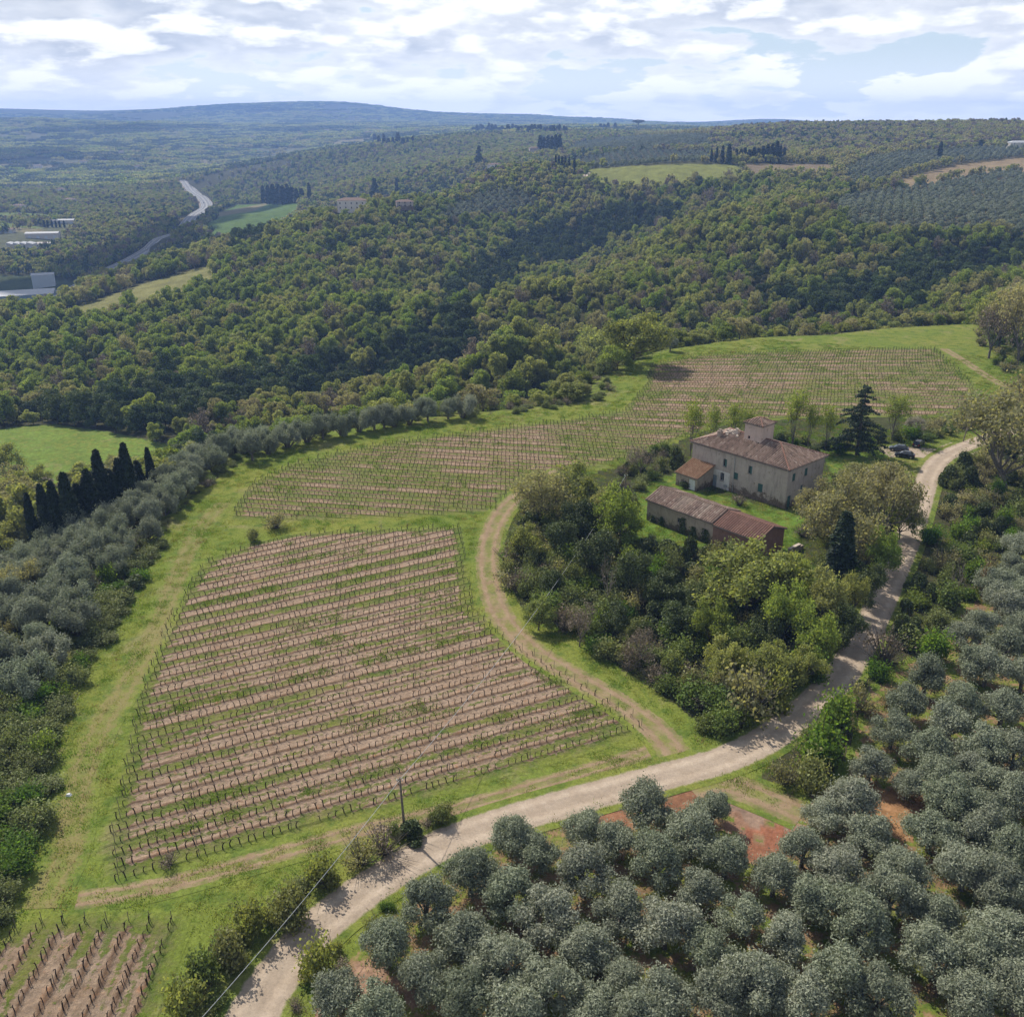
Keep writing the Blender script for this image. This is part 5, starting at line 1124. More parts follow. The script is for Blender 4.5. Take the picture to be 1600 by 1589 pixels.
shadez = [poly_px(p) for p in ([(0, 655), (250, 690), (420, 640), (600, 620), (720, 590), (760, 520), (700, 520), (560, 560), (300, 620)], [(700, 590), (745, 500), (790, 452), (900, 408), (960, 382), (1040, 352), (1080, 330), (1000, 318), (900, 345), (830, 365), (770, 410), (700, 450), (660, 520), (640, 600)],  # shade of creases and hill flank put into colour: dark trees dominate here
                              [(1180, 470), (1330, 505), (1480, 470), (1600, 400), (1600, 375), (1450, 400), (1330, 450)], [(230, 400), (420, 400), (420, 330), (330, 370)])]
greenz = [poly_px(p) for p in ([(0, 640), (0, 500), (200, 480), (420, 400), (640, 420), (620, 560), (400, 620)], [(1360, 480), (1500, 470), (1600, 470), (1600, 420), (1400, 440)])]
SPUR = [PXo(u, v, 8)[:2] for u, v in [(740, 545), (800, 500), (900, 430), (1050, 357), (1180, 312), (1290, 330), (1300, 362), (1150, 420), (1000, 480), (900, 540), (800, 580)]]  # sunlit look of the spur put into the species mix: pale oaks favoured
def species(x, y):
    n1 = fbm(x, y, 60, 81, 3); n2 = fbm(x, y, 34, 91, 3); u = rng.uniform(size=len(x))
    dz = np.zeros(len(x)); 
    for p in shadez: dz = np.maximum(dz, in_poly(x, y, p))
    gz = np.zeros(len(x))
    for p in greenz: gz = np.maximum(gz, in_poly(x, y, p))
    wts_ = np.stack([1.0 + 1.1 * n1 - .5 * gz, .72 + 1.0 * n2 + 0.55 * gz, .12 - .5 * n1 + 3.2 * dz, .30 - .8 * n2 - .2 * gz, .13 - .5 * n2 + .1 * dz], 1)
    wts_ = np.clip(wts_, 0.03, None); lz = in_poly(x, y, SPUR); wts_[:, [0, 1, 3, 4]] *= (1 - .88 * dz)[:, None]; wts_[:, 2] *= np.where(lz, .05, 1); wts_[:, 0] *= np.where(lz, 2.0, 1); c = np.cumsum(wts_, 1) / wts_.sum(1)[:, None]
    kk = (u[:, None] > c).sum(1); names = ['oak', 'fresh', 'dark', 'budding', 'bare']
    return np.array([cum[names[a]][rng.integers(len(cum[names[a]]))] for a in kk])
x, y = jgrid(rng, 7.4, -620, 700, 185, 1300); r_ = np.hypot(x, y)
s_ = in_view(x, y) & (r_ < 1000); x, y = x[s_], y[s_]; s_ = forest_ok(x, y); x, y = x[s_], y[s_]
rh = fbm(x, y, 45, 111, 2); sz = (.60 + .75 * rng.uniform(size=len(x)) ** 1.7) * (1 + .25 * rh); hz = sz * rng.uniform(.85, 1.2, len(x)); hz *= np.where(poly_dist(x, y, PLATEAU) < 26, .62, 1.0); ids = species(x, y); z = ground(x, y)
uu, vv, dd = project(x, y, z + 6); infr = (uu > -10) & (uu < 1610); key = np.where(infr, dd / sz, 1e9); order = np.argsort(key)
SPL = {'oak': "yellow-green oak at the near edge of the valley wood", 'fresh': "fresh green tree at the near edge of the valley wood", 'dark': "dark evergreen oak at the near edge of the valley wood", 'budding': "brownish budding tree at the near edge of the valley wood", 'bare': "grey leafless tree at the near edge of the valley wood"}
for oi in order[:290]:
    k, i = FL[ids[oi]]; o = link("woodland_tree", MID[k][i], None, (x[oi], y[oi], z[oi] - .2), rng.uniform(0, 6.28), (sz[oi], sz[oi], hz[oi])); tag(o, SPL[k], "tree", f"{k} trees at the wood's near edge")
q = order[290:]
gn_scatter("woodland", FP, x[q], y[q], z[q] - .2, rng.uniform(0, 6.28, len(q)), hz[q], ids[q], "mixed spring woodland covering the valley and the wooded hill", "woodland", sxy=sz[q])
print("wood", len(x))
# farther woods: lighter trees
FARP = [mid_tree(460 + i, m_, n_, 0.85, nl=9) for i, (m_, n_) in enumerate([('oak_spring', 520), ('oak_spring', 520), ('oak_fresh', 520), ('oak_dark', 520), ('budding', 380), ('bare', 300)])]
x, y = jgrid(rng, 8.6, -1650, 1650, 600, 2700); r_ = np.hypot(x, y)
s_ = in_view(x, y) & (r_ >= 1000) & (r_ < 2600); x, y = x[s_], y[s_]; s_ = forest_ok(x, y); x, y = x[s_], y[s_]
n1 = fbm(x, y, 150, 121, 3); u_ = rng.uniform(size=len(x)) + .5 * n1; right = np.arctan2(x, y) > 0.12
ids = np.where(right, np.where(u_ < .45, 4, np.where(u_ < .8, 0, np.where(u_ < 1.0, 5, 3))), np.where(u_ < .28, 0, np.where(u_ < .45, 4, np.where(u_ < .62, 2, np.where(u_ < .72, 5, np.where(u_ < .85, 1, 3))))))
keep_ = ~((fbm(x, y, 210, 131, 3) > np.where(right, .42, .28)) & (np.hypot(x, y) > 1500) & (rng.uniform(size=len(x)) < .9))
x, y, ids = x[keep_], y[keep_], ids[keep_]; sz = rng.uniform(.75, 1.2, len(x)); z = ground(x, y)
gn_scatter("hill_woods", FARP, x, y, z - .3, rng.uniform(0, 6.28, len(x)), sz * rng.uniform(.85, 1.15, len(x)), ids, "woods on the hills beyond the wooded spur and the motorway valley", "woodland", sxy=sz)
print("hill woods", len(x))
# distant woods: clumps of crowns
def clump(seed, mat, n):
    rg = R(seed); lob = []
    for i in range(16):
        rr = 22 * math.sqrt(rg.uniform()); a = rg.uniform(0, 6.283); lob.append(((rr * math.cos(a), rr * math.sin(a), rg.uniform(3.5, 6.5)), (rg.uniform(4, 6.5),) * 2 + (rg.uniform(3.5, 5.5),)))
    cen, out = lobes_cloud(rg, lob, n, .75, .2); return crown_mesh(f"clump_{seed}", cen, out, 2.6, M[mat], rg, 1.2)
CL = [clump(470, 'oak_dark', 520), clump(471, 'oak_spring', 520), clump(472, 'oak_fresh', 520), clump(473, 'budding', 480), clump(474, 'oak_dark', 520)]
x, y = jgrid(rng, 27, -4600, 4600, 2200, 7600); r_ = np.hypot(x, y); s_ = in_view(x, y, .05) & (r_ >= 2560) & (r_ < 7300); x, y = x[s_], y[s_]
pt = hash2(np.floor(x / 190 + 0.8 * vnoise(x / 300, y / 300, 4)), np.floor(y / 260 + 0.8 * vnoise(x / 300, y / 300, 5)), 6)
wd_ = (fbm(x, y, 520, 31, 4) + 0.10 > 0.0) | (pt < 0.45); s_ = (wd_ & (rng.uniform(size=len(x)) < .93)) | (rng.uniform(size=len(x)) < .13); x, y = x[s_], y[s_]
n1 = fbm(x, y, 420, 141, 4); u_ = rng.uniform(size=len(x)) * .5 + n1 * .9; ids = np.where(u_ < .05, 0, np.where(u_ < .25, 1, np.where(u_ < .35, 2, np.where(u_ < .5, 3, 4))))
xm, ym = jgrid(rng, 42, -5000, 5000, 6200, 9000); rm = np.hypot(xm, ym); s_ = in_view(xm, ym, .05) & (rm >= 7300) & (rm < 8500) & (fbm(xm, ym, 420, 63, 4) > -.12); xm, ym = xm[s_], ym[s_]
ids = np.r_[ids, rng.choice([0, 0, 1, 4], len(xm))]; x, y = np.r_[x, xm], np.r_[y, ym]
gn_scatter("distant_woods", CL, x, y, ground(x, y) - 1, rng.uniform(0, 6.28, len(x)), rng.uniform(.7, 1.25, len(x)), ids, "patchy blue-green woods fading over the distant ridges", "woodland")
print("distant", len(x))
# far olive groves in rows
ox, oy = [], []
for g_, a_, sp_ in zip(GROVES, (0.35, 0.2, 0.0, 0.1, 0.3), (9.2, 9.2, 10.5, 12.0, 8.5)):
    pa = np.array(g_); c_ = pa.mean(0); ext = np.abs(pa - c_).max() * 1.5; X, Y = np.meshgrid(np.arange(-ext, ext, sp_), np.arange(-ext, ext, sp_ * 1.15)); X, Y = X.ravel() + rng.normal(size=X.size) * .6, Y.ravel() + rng.normal(size=X.size) * .6
    xx = c_[0] + X * math.cos(a_) - Y * math.sin(a_); yy = c_[1] + X * math.sin(a_) + Y * math.cos(a_); i_ = in_poly(xx, yy, g_) & (rng.uniform(size=len(xx)) > .04) & in_view(xx, yy, .1); ox.append(xx[i_]); oy.append(yy[i_])
ox, oy = np.concatenate(ox), np.concatenate(oy)
sx0, sy0 = catmull([PX(u, v)[:2] for u, v in [(95, 482), (150, 466), (215, 442), (285, 422), (335, 410)]], 6.0).T; ox, oy = np.concatenate([ox, sx0]), np.concatenate([oy, sy0])
gn_scatter("olive_groves", OLIVE_FAR, ox, oy, ground(ox, oy), rng.uniform(0, 6.28, len(ox)), rng.uniform(1.15, 1.5, len(ox)), rng.integers(0, 3, len(ox)), "silvery olive groves planted in rows on the far hillside", "olive groves")
print("olive groves", len(ox))

# ------------------------------------------------------------------ building materials
def plaster_mat(name, c1, c2, stain, stone, low=1.6):
    m, nt = new_mat(name)
    tc_ = nt('ShaderNodeTexCoord').outputs['Object']; sx_ = nt('ShaderNodeSeparateXYZ', {0: tc_}); z = sx_.outputs[2]
    st = nt('ShaderNodeMapping', {'Vector': tc_, 'Scale': (1.0, 1.0, 0.22)}).outputs[0]
    c = nt.mix(nt.rng(nt.noise(tc_, 0.55, 5, 0.65), 0.35, 0.65), c1, c2)
    c = nt.mix(nt.math('MULTIPLY', nt.rng(nt.noise(st, 1.5, 5, 0.7), 0.50, 0.72), 0.7), c, stain)
    lo_ = nt.math('ADD', nt.math('SUBTRACT', low, z), nt.math('MULTIPLY', nt.math('SUBTRACT', nt.noise(tc_, 0.7, 5, 0.75), 0.5), 6.5))
    stn = nt('ShaderNodeTexVoronoi', {'Vector': tc_, 'Scale': 3.2}); 
    stc = nt.mix(nt.math('MULTIPLY', stn.outputs['Distance'], 1.1), stone, tuple(q * .55 for q in stone))
    c = nt.mix(nt.rng(lo_, -0.1, 0.5), c, stc)
    patchy = nt.rng(nt.noise(tc_, 0.9, 6, 0.75, 0.4), 0.60, 0.66)
    c = nt.mix(nt.math('MULTIPLY', patchy, 0.7), c, stc)
    finish(nt, c, 0.95, nt.math('ADD', nt.noise(tc_, 6, 4, 0.7), nt.math('MULTIPLY', stn.outputs['Distance'], nt.rng(lo_, -0.1, 0.5))), 0.4, 0.06, 0.1); M[name] = m
plaster_mat('plaster', (.43, .368, .318), (.35, .302, .265), (.175, .158, .145), (.200, .155, .120))
plaster_mat('plaster_barn', (.42, .345, .28), (.34, .28, .226), (.150, .130, .110), (.185, .145, .115), 1.3)
plaster_mat('plaster_tower', (.48, .375, .315), (.44, .345, .288), (.300, .250, .215), (.3, .24, .2), -5)
plaster_mat('whitewash', (.62, .60, .57), (.52, .50, .47), (.34, .31, .28), (.3, .26, .22), -0.2)
plaster_mat('brick_wall', (.265, .155, .118), (.225, .135, .105), (.160, .095, .075), (.2, .11, .085), -3)
plaster_mat('pale_wall', (.58, .54, .48), (.52, .48, .43), (.42, .38, .33), (.40, .36, .31), -3)
def tile_mat(name, stops, moss):
    m, nt = new_mat(name); p = nt('ShaderNodeTexCoord').outputs['Object']
    c = nt.ramp(attr(nt, "rnd"), stops)
    c = nt.mix(nt.math('MULTIPLY', nt.rng(nt.noise(p, 1.1, 5, 0.75), 0.50, 0.68), 0.5), c, moss)
    c = nt('ShaderNodeHueSaturation', {'Value': nt.rng(nt.noise(p, 5, 4, 0.75), 0.3, 0.7, 0.7, 1.25), 'Color': c}).outputs[0]
    finish(nt, c, 0.9, nt.noise(p, 9, 3, 0.7), 0.4, 0.03, 0.15); M[name] = m
tile_mat('tile_old', [(0, (.11, .080, .064)), (.35, (.185, .128, .100)), (.6, (.235, .165, .130)), (.85, (.30, .225, .18)), (1, (.38, .31, .26))], (.160, .135, .112))
tile_mat('tile_barn', [(0, (.13, .09, .07)), (.4, (.24, .165, .13)), (.75, (.33, .24, .19)), (1, (.44, .37, .31))], (.17, .135, .105))
tile_mat('tile_new', [(0, (.185, .100, .076)), (.5, (.235, .132, .100)), (1, (.30, .180, .140))], (.215, .140, .112))
tile_mat('tile_orange', [(0, (.20, .115, .070)), (.5, (.28, .165, .098)), (1, (.36, .25, .175))], (.255, .165, .085))
tile_mat('tile_far', [(0, (.17, .12, .095)), (1, (.23, .165, .13))], (.2, .15, .12))
def plain(name, col, rough=0.8, spec=0.3, metal=0.0):
    m, nt = new_mat(name); p = nt('ShaderNodeTexCoord').outputs['Object']
    c = nt('ShaderNodeHueSaturation', {'Value': nt.rng(nt.noise(p, 3, 4, 0.7), 0.3, 0.7, 0.85, 1.15), 'Color': (*col, 1)}).outputs[0]
    pr = finish(nt, c, rough, spec=spec); pr.inputs['Metallic'].default_value = metal; M[name] = m
plain('shutter_green', (.045, .105, .095)); plain('dark_pane', (.015, .018, .02), 0.15, 0.5); plain('stone', (.27, .22, .18)); plain('wood_grey', (.30, .32, .33)); plain('door_white', (.62, .63, .64)); plain('door_blue', (.22, .27, .30))
plain('rubble', (.42, .36, .31)); plain('iron', (.06, .06, .06), 0.6); plain('wire', (.42, .43, .42), 0.4, 0.5); plain('white_plastic', (.8, .8, .78)); plain('asphalt', (.12, .123, .128)); plain('marking', (.62, .62, .60))
plain('metal_roof', (.36, .37, .38), 0.7); plain('metal_wall', (.16, .23, .31), 0.6); plain('metal_wall_pale', (.42, .46, .50), 0.6); plain('roof_grey', (.40, .37, .34)); plain('hall_wall', (.45, .42, .38))
plain('paint_grey', (.055, .065, .080), 0.25, 0.6, 0.3); plain('paint_black', (.010, .011, .013), 0.2, 0.6, 0.2); plain('glass_dark', (.02, .025, .03), 0.06, 0.7); plain('rubber', (.018, .018, .018)); plain('alloy', (.45, .45, .46), 0.35, 0.5, 0.8); plain('lamp_red', (.25, .015, .012), 0.3); plain('lamp_clear', (.7, .72, .72), 0.2, 0.6); plain('plate_white', (.7, .7, .68))
M['car_white'] = M['white_plastic']

# ------------------------------------------------------------------ the farmhouse and barn
def tile_plane(o, e, up, L, smax, slope, pitch=0.46, seg=0.5, rng=None, sag=None):
    """rows of half-round tiles from the eave o along e, climbing in direction up; smax(a) = length of the slope (in plan) at a"""
    o, e, up = np.array(o, float), np.array(e, float), np.array(up, float)
    n = int(round(L / pitch)); pw = L / n; prof = [(0.0, 0.0), (0.12, 0.14), (0.35, 0.20), (0.58, 0.14), (0.70, 0.0)]
    V, Fc, Rn = [], [], []
    for c in range(n):
        cm = max(smax((c + .5) * pw), 0.05); ns = max(1, int(math.ceil(cm / seg))); b = len(V); jit = rng.normal() * 0.012; rc = rng.uniform()
        for i in range(ns + 1):
            for (pu_, ph) in prof:
                a = (c + pu_) * pw; s = max(smax(min(max(a, 0.001), L - 0.001)), 0.02) * i / ns
                h = slope * s + ph + jit + (sag(a, s) if sag else 0)
                V.append(o + e * a + up * s + np.array([0, 0, h]))
        for i in range(ns):
            r_ = 0.55 * rng.uniform() + 0.45 * rc
            for j in range(4):
                Fc.append((b + i * 5 + j, b + i * 5 + j + 1, b + (i + 1) * 5 + j + 1, b + (i + 1) * 5 + j)); Rn.append(r_)
    return np.array(V), np.array(Fc), np.array(Rn)
def tile_roof(name, planes, mat, parent):
    V, Fc, Rn, nb = [], [], [], 0
    for v, f, r in planes:
        V.append(v); Fc.append(f + nb); Rn.append(r); nb += len(v)
    return link(name, make_mesh(name, np.concatenate(V), np.concatenate(Fc), [mat], attrs={'rnd': ('FACE', 'FLOAT', np.concatenate(Rn))}), parent)
def wall_holes(mb, o, e, L, h0, h1, holes, inward, depth=0.28, m=0):
    """a wall face with real openings: o + e*a + z; holes = [(a0, a1, z0, z1)]; reveals run inwards"""
    o, e, inw = Vector(o), Vector(e), Vector(inward)
    xs = sorted({0, L} | {q for h in holes for q in h[:2]}); zs = sorted({h0, h1} | {q for h in holes for q in h[2:]})
    pt = lambda a, z, d=0: tuple(o + e * a + inw * d + Vector((0, 0, z)))
    for i in range(len(xs) - 1):
        for j in range(len(zs) - 1):
            cx, cz_ = (xs[i] + xs[i + 1]) / 2, (zs[j] + zs[j + 1]) / 2
            if any(h[0] < cx < h[1] and h[2] < cz_ < h[3] for h in holes): continue
            mb.add([pt(xs[i], zs[j]), pt(xs[i + 1], zs[j]), pt(xs[i + 1], zs[j + 1]), pt(xs[i], zs[j + 1])], [(0, 1, 2, 3)], m)
    for a0, a1, z0, z1 in holes:
        c = [(a0, z0), (a1, z0), (a1, z1), (a0, z1)]
        for k in range(4):
            p, q = c[k], c[(k + 1) % 4]; mb.add([pt(*p), pt(*q), pt(*q, depth), pt(*p, depth)], [(0, 1, 2, 3)], m)
def opening(parent, kind, o, e, inw, a0, a1, z0, z1, shut='closed', d=0.24):
    """window (frame, pane, shutters) or door set back in its opening"""
    o, e, inw = Vector(o), Vector(e), Vector(inw)
    def slab(mb, b0, b1, y0, y1, d0, d1):
        q = [o + e * b + inw * dd + Vector((0, 0, z)) for b, dd, z in ((b0, d0, y0), (b1, d0, y0), (b1, d1, y0), (b0, d1, y0), (b0, d0, y1), (b1, d0, y1), (b1, d1, y1), (b0, d1, y1))]
        mb.add([tuple(v) for v in q], [(3, 2, 1, 0), (4, 5, 6, 7), (0, 1, 5, 4), (1, 2, 6, 5), (2, 3, 7, 6), (3, 0, 4, 7)])
    if kind == 'window':
        mb = MB(); f = .07
        slab(mb, a0, a0 + f, z0, z1, d - .06, d); slab(mb, a1 - f, a1, z0, z1, d - .06, d); slab(mb, a0 + f, a1 - f, z0, z0 + f, d - .06, d); slab(mb, a0 + f, a1 - f, z1 - f, z1, d - .06, d); slab(mb, (a0 + a1) / 2 - .03, (a0 + a1) / 2 + .03, z0 + f, z1 - f, d - .055, d - .005)
        w_ = mb.obj("window", M['wood_grey'], parent); mb = MB(); slab(mb, a0, a1, z0, z1, d + .003, d + .03); mb.obj("pane", M['dark_pane'], w_)
        mb = MB(); slab(mb, a0 - .1, a1 + .1, z0 - .1, z0 - .003, -.07, .05); mb.obj("sill", M['stone'], w_)
        if shut == 'closed':
            for b0, b1 in ((a0 + .02, (a0 + a1) / 2 - .01), ((a0 + a1) / 2 + .01, a1 - .02)):
                mb = MB(); slab(mb, b0, b1, z0 + .02, z1 - .02, .06, .11)
                for k in range(6):
                    zz = z0 + .12 + (z1 - z0 - .24) * k / 5; slab(mb, b0 + .06, b1 - .06, zz - .05, zz + .05, .035, .058)
                mb.obj("shutter", M['shutter_green'], w_)
        elif shut == 'half':
            b0, b1 = a0 + .02, (a0 + a1) / 2 - .01
            mb = MB(); slab(mb, b0, b1, z0 + .02, z1 - .02, .06, .11); mb.obj("shutter", M['shutter_green'], w_)
    else:
        mb = MB(); slab(mb, a0, a1, z0, z1, d - .05, d); n_ = 4
        for k in range(n_): slab(mb, a0 + (a1 - a0) * k / n_ + .03, a0 + (a1 - a0) * (k + 1) / n_ - .03, z0 + .05, z1 - .05, d - .075, d - .052)
        w_ = mb.obj("door", shut, parent); mb = MB(); slab(mb, a1 - .16, a1 - .10, z0 + 1.0, z0 + 1.12, d - .13, d - .078); mb.obj("handle", M['iron'], w_)
rngb = R(55)
HX, HY = P(1225, 797); ROT = math.radians(41.2); HL, HW, HE = 22.6, 12.4, 8.1
hz = float(min(ground(HX, HY), ground(HX + 5, HY + 5)))
house = tag(empty("farmhouse", (HX, HY, hz), ROT), "old stone farmhouse with hipped tile roof and square pigeon tower", "farmhouse")
X1, Y1 = Vector((1, 0, 0)), Vector((0, 1, 0))
mb = MB()
Wl = [('window', 7.95, 8.85, 4.9 + .0, 6.55, 'half'), ('window', 13.9, 14.85, 4.8, 6.4, 'half'), ('window', 11.05, 12.0, 2.9, 4.3, 'closed'), ('window', 5.2, 6.3, 1.9, 3.6, 'closed'), ('window', 14.3, 15.2, 1.7, 3.4, 'none'), ('door', 16.0, 17.1, 0.0, 2.5, M['door_blue'])]
wall_holes(mb, (0, 0, 0), Y1, HL, -0.5, HE, [h[1:5] for h in Wl], X1)
Wr = [('window', 1.6, 2.6, 5.3, 6.8, 'closed'), ('window', 5.7, 6.7, 5.4, 6.9, 'closed'), ('window', 4.9, 5.8, 2.2, 3.7, 'half'), ('door', 0.7, 1.9, 0.0, 2.5, M['shutter_green'])]
wall_holes(mb, (0, 0, 0), X1, HW, -0.5, HE, [h[1:5] for h in Wr], Y1)
mb.add([(HW, 0, -.5), (HW, HL, -.5), (HW, HL, HE), (HW, 0, HE)], [(0, 1, 2, 3)]); mb.add([(0, HL, -.5), (HW, HL, -.5), (HW, HL, HE), (0, HL, HE)], [(3, 2, 1, 0)])
mb.box(0.02, HW - .02, 0.02, HL - .02, HE - .3, HE - .01)
mb.obj("wall", M['plaster'], house)
for k_, a0, a1, z0, z1, s_ in Wl: opening(house, k_, (0, 0, 0), Y1, X1, a0, a1, z0, z1, s_)
for k_, a0, a1, z0, z1, s_ in Wr: opening(house, k_, (0, 0, 0), X1, Y1, a0, a1, z0, z1, s_)
mb = MB(); wall_holes(mb, (-.03, 12.9, 0), Y1, 4.9, 0.02, 3.75, [(1.38, 2.32, 1.68, 3.42), (3.08, 4.22, 0.02, 2.52)], X1, .029); mb.obj("whitewash_patch", M['whitewash'], house)
mb = MB(); mb.box(-.20, -.035, 13.3, 13.7, .7, 1.2); mb.box(-.20, -.035, 13.82, 14.1, .75, 1.1); mb.obj("meter_box", M['wood_grey'], house)
mb = MB(); mb.tube([(-.10, 12.0, .1), (-.10, 12.0, 7.9)], .05, 6); mb.obj("downpipe", M['wood_grey'], house)
OV, SL = 0.55, 0.345; LE, WE = HL + 2 * OV, HW + 2 * OV; ez = HE - 0.02; hh = WE / 2
def sg(a, s): return -0.10 * math.sin(min(1, s / hh) * math.pi * .9) * (0.6 + 0.4 * math.sin(a * 0.45))
pl = [tile_plane((-OV, -OV, ez), (0, 1, 0), (1, 0, 0), LE, lambda a: min(a, LE - a, hh), SL, rng=rngb, sag=sg), tile_plane((WE - OV, -OV, ez), (0, 1, 0), (-1, 0, 0), LE, lambda a: min(a, LE - a, hh), SL, rng=rngb),
      tile_plane((-OV, -OV, ez), (1, 0, 0), (0, 1, 0), WE, lambda a: min(a, WE - a), SL, rng=rngb), tile_plane((-OV, LE - OV, ez), (1, 0, 0), (0, -1, 0), WE, lambda a: min(a, WE - a), SL, rng=rngb)]
roof = tile_roof("roof", pl, M['tile_old'], house)
mb = MB(); z0 = ez - .22; c4 = [(-OV, -OV), (WE - OV, -OV), (WE - OV, LE - OV), (-OV, LE - OV)]; rz = ez + SL * hh - .22
mb.add([(x, y, z0) for x, y in c4] + [(-OV + hh, -OV + hh, rz), (-OV + hh, LE - OV - hh, rz)], [(3, 2, 1, 0), (0, 1, 4), (1, 2, 5, 4), (2, 3, 5), (3, 0, 4, 5)]); mb.obj("roof_boards", M['post_wood'], house)
mb = MB(); ap = [(-OV + hh, -OV + hh, ez + SL * hh + .10), (-OV + hh, LE - OV - hh, ez + SL * hh + .10)]
for a, b in (((c4[0][0], c4[0][1], ez + .1), ap[0]), ((c4[1][0], c4[1][1], ez + .1), ap[0]), ((c4[2][0], c4[2][1], ez + .1), ap[1]), ((c4[3][0], c4[3][1], ez + .1), ap[1]), (ap[0], ap[1])):
    n_ = max(2, int((Vector(b) - Vector(a)).length / .45))
    for i in range(n_): p_, q_ = Vector(a).lerp(Vector(b), i / n_), Vector(a).lerp(Vector(b), (i + .96) / n_); mb.tube([p_, q_], [.15, .12], 6)
mb.obj("ridge_tiles", M['tile_new'], roof)
# pigeon tower
tx0, tx1, ty0, ty1, tb, te = 4.5, 8.6, 9.6, 13.6, 8.6, 13.3
mb = MB(); wall_holes(mb, (tx0, ty0, 0), Y1, ty1 - ty0, tb, te, [(2.6, 3.1, 10.15, 10.75)], X1, .3); mb.add([(tx0, ty0, tb), (tx1, ty0, tb), (tx1, ty0, te), (tx0, ty0, te)], [(0, 1, 2, 3)]); mb.add([(tx1, ty0, tb), (tx1, ty1, tb), (tx1, ty1, te), (tx1, ty0, te)], [(0, 1, 2, 3)]); mb.add([(tx1, ty1, tb), (tx0, ty1, tb), (tx0, ty1, te), (tx1, ty1, te)], [(0, 1, 2, 3)])
mb.box(tx0 + .32, tx1 - .02, ty0 + .02, ty1 - .02, te - .2, te - .01)
tower = mb.obj("tower", M['plaster_tower'], house); mb = MB(); mb.box(tx0 + .22, tx0 + .26, ty0 + 2.6, ty0 + 3.1, 10.15, 10.75); mb.obj("pigeon_hole", M['dark_pane'], tower)
o2, w2, l2 = .35, tx1 - tx0 + .7, ty1 - ty0 + .7; h2 = min(w2, l2) / 2
pl = [tile_plane((tx0 - o2, ty0 - o2, te), (0, 1, 0), (1, 0, 0), l2, lambda a: min(a, l2 - a, h2), .42, rng=rngb), tile_plane((tx1 + o2, ty0 - o2, te), (0, 1, 0), (-1, 0, 0), l2, lambda a: min(a, l2 - a, h2), .42, rng=rngb),
      tile_plane((tx0 - o2, ty0 - o2, te), (1, 0, 0), (0, 1, 0), w2, lambda a: min(a, w2 - a, h2), .42, rng=rngb), tile_plane((tx0 - o2, ty1 + o2, te), (1, 0, 0), (0, -1, 0), w2, lambda a: min(a, w2 - a, h2), .42, rng=rngb)]
tile_roof("tower_roof", pl, M['tile_old'], tower)
mb = MB(); mb.add([(tx0 - o2, ty0 - o2, te - .12), (tx1 + o2, ty0 - o2, te - .12), (tx1 + o2, ty1 + o2, te - .12), (tx0 - o2, ty1 + o2, te - .12), ((tx0 + tx1) / 2, (ty0 + ty1) / 2, te + .42 * h2 - .1)], [(3, 2, 1, 0), (0, 1, 4), (1, 2, 4), (2, 3, 4), (3, 0, 4)]); mb.obj("tower_eaves", M['post_wood'], tower)
mb = MB(); apx = Vector(((tx0 + tx1) / 2, (ty0 + ty1) / 2, te + .42 * h2 + .1))
for c_ in ((tx0 - o2, ty0 - o2), (tx1 + o2, ty0 - o2), (tx1 + o2, ty1 + o2), (tx0 - o2, ty1 + o2)): mb.tube([(c_[0], c_[1], te + .1), apx], .12, 6)
mb.obj("hip_tiles", M['tile_new'], tower)
# chimneys and rubble on the roof
mb = MB(); zc = ez + SL * (3.4 + OV); mb.box(3.0, 3.8, 18.2, 19.0, zc - .6, zc + 1.0); mb.box(2.9, 3.9, 18.1, 19.1, zc + 1.003, zc + 1.15); mb.box(3.15, 3.65, 18.35, 18.85, zc + 1.153, zc + 1.45); mb.obj("chimney", M['stone'], house)
mb = MB(); zc = ez + SL * (5.4 + OV); mb.box(5.1, 6.0, 15.6, 16.6, zc - .6, zc + .75); mb.box(5.15, 5.6, 15.65, 16.2, zc + .753, zc + 1.15)
for k in range(16):
    x_, y_ = 4.6 + rngb.uniform(-1.0, 1.4), 16.4 + rngb.uniform(-1.2, 1.8); s_ = rngb.uniform(.12, .28); z_ = ez + SL * (x_ + OV) + .1; mb.box(x_ - s_, x_ + s_, y_ - s_ * .8, y_ + s_ * .8, z_ - .1, z_ + s_)
mb.obj("broken_chimney", M['rubble'], house)
# annexe on the long wall
ax, ay0, ay1, al_, ah = -5.2, 16.9, 22.2, 2.9, 4.5
ann = mb = MB(); wall_holes(mb, (ax, ay0, 0), Y1, ay1 - ay0, -.4, al_, [(0.45, 2.1, 0.0, 2.25)], X1)
mb.add([(ax, ay0, -.4), (0, ay0, -.4), (0, ay0, ah), (ax, ay0, al_)], [(0, 1, 2, 3)]); mb.add([(ax, ay1, -.4), (0, ay1, -.4), (0, ay1, ah), (ax, ay1, al_)], [(3, 2, 1, 0)])
ann = mb.obj("annexe", M['plaster_barn'], house); opening(ann, 'door', (ax, ay0, 0), Y1, X1, .45, 2.1, 0.0, 2.25, M['door_white'])
sl_ = (ah - al_) / 5.2; tile_roof("annexe_roof", [tile_plane((ax - .4, ay0 - .3, al_ - .4 * sl_), (0, 1, 0), (1, 0, 0), ay1 - ay0 + .6, lambda a: 5.58, sl_, rng=rngb)], M['tile_orange'], ann)
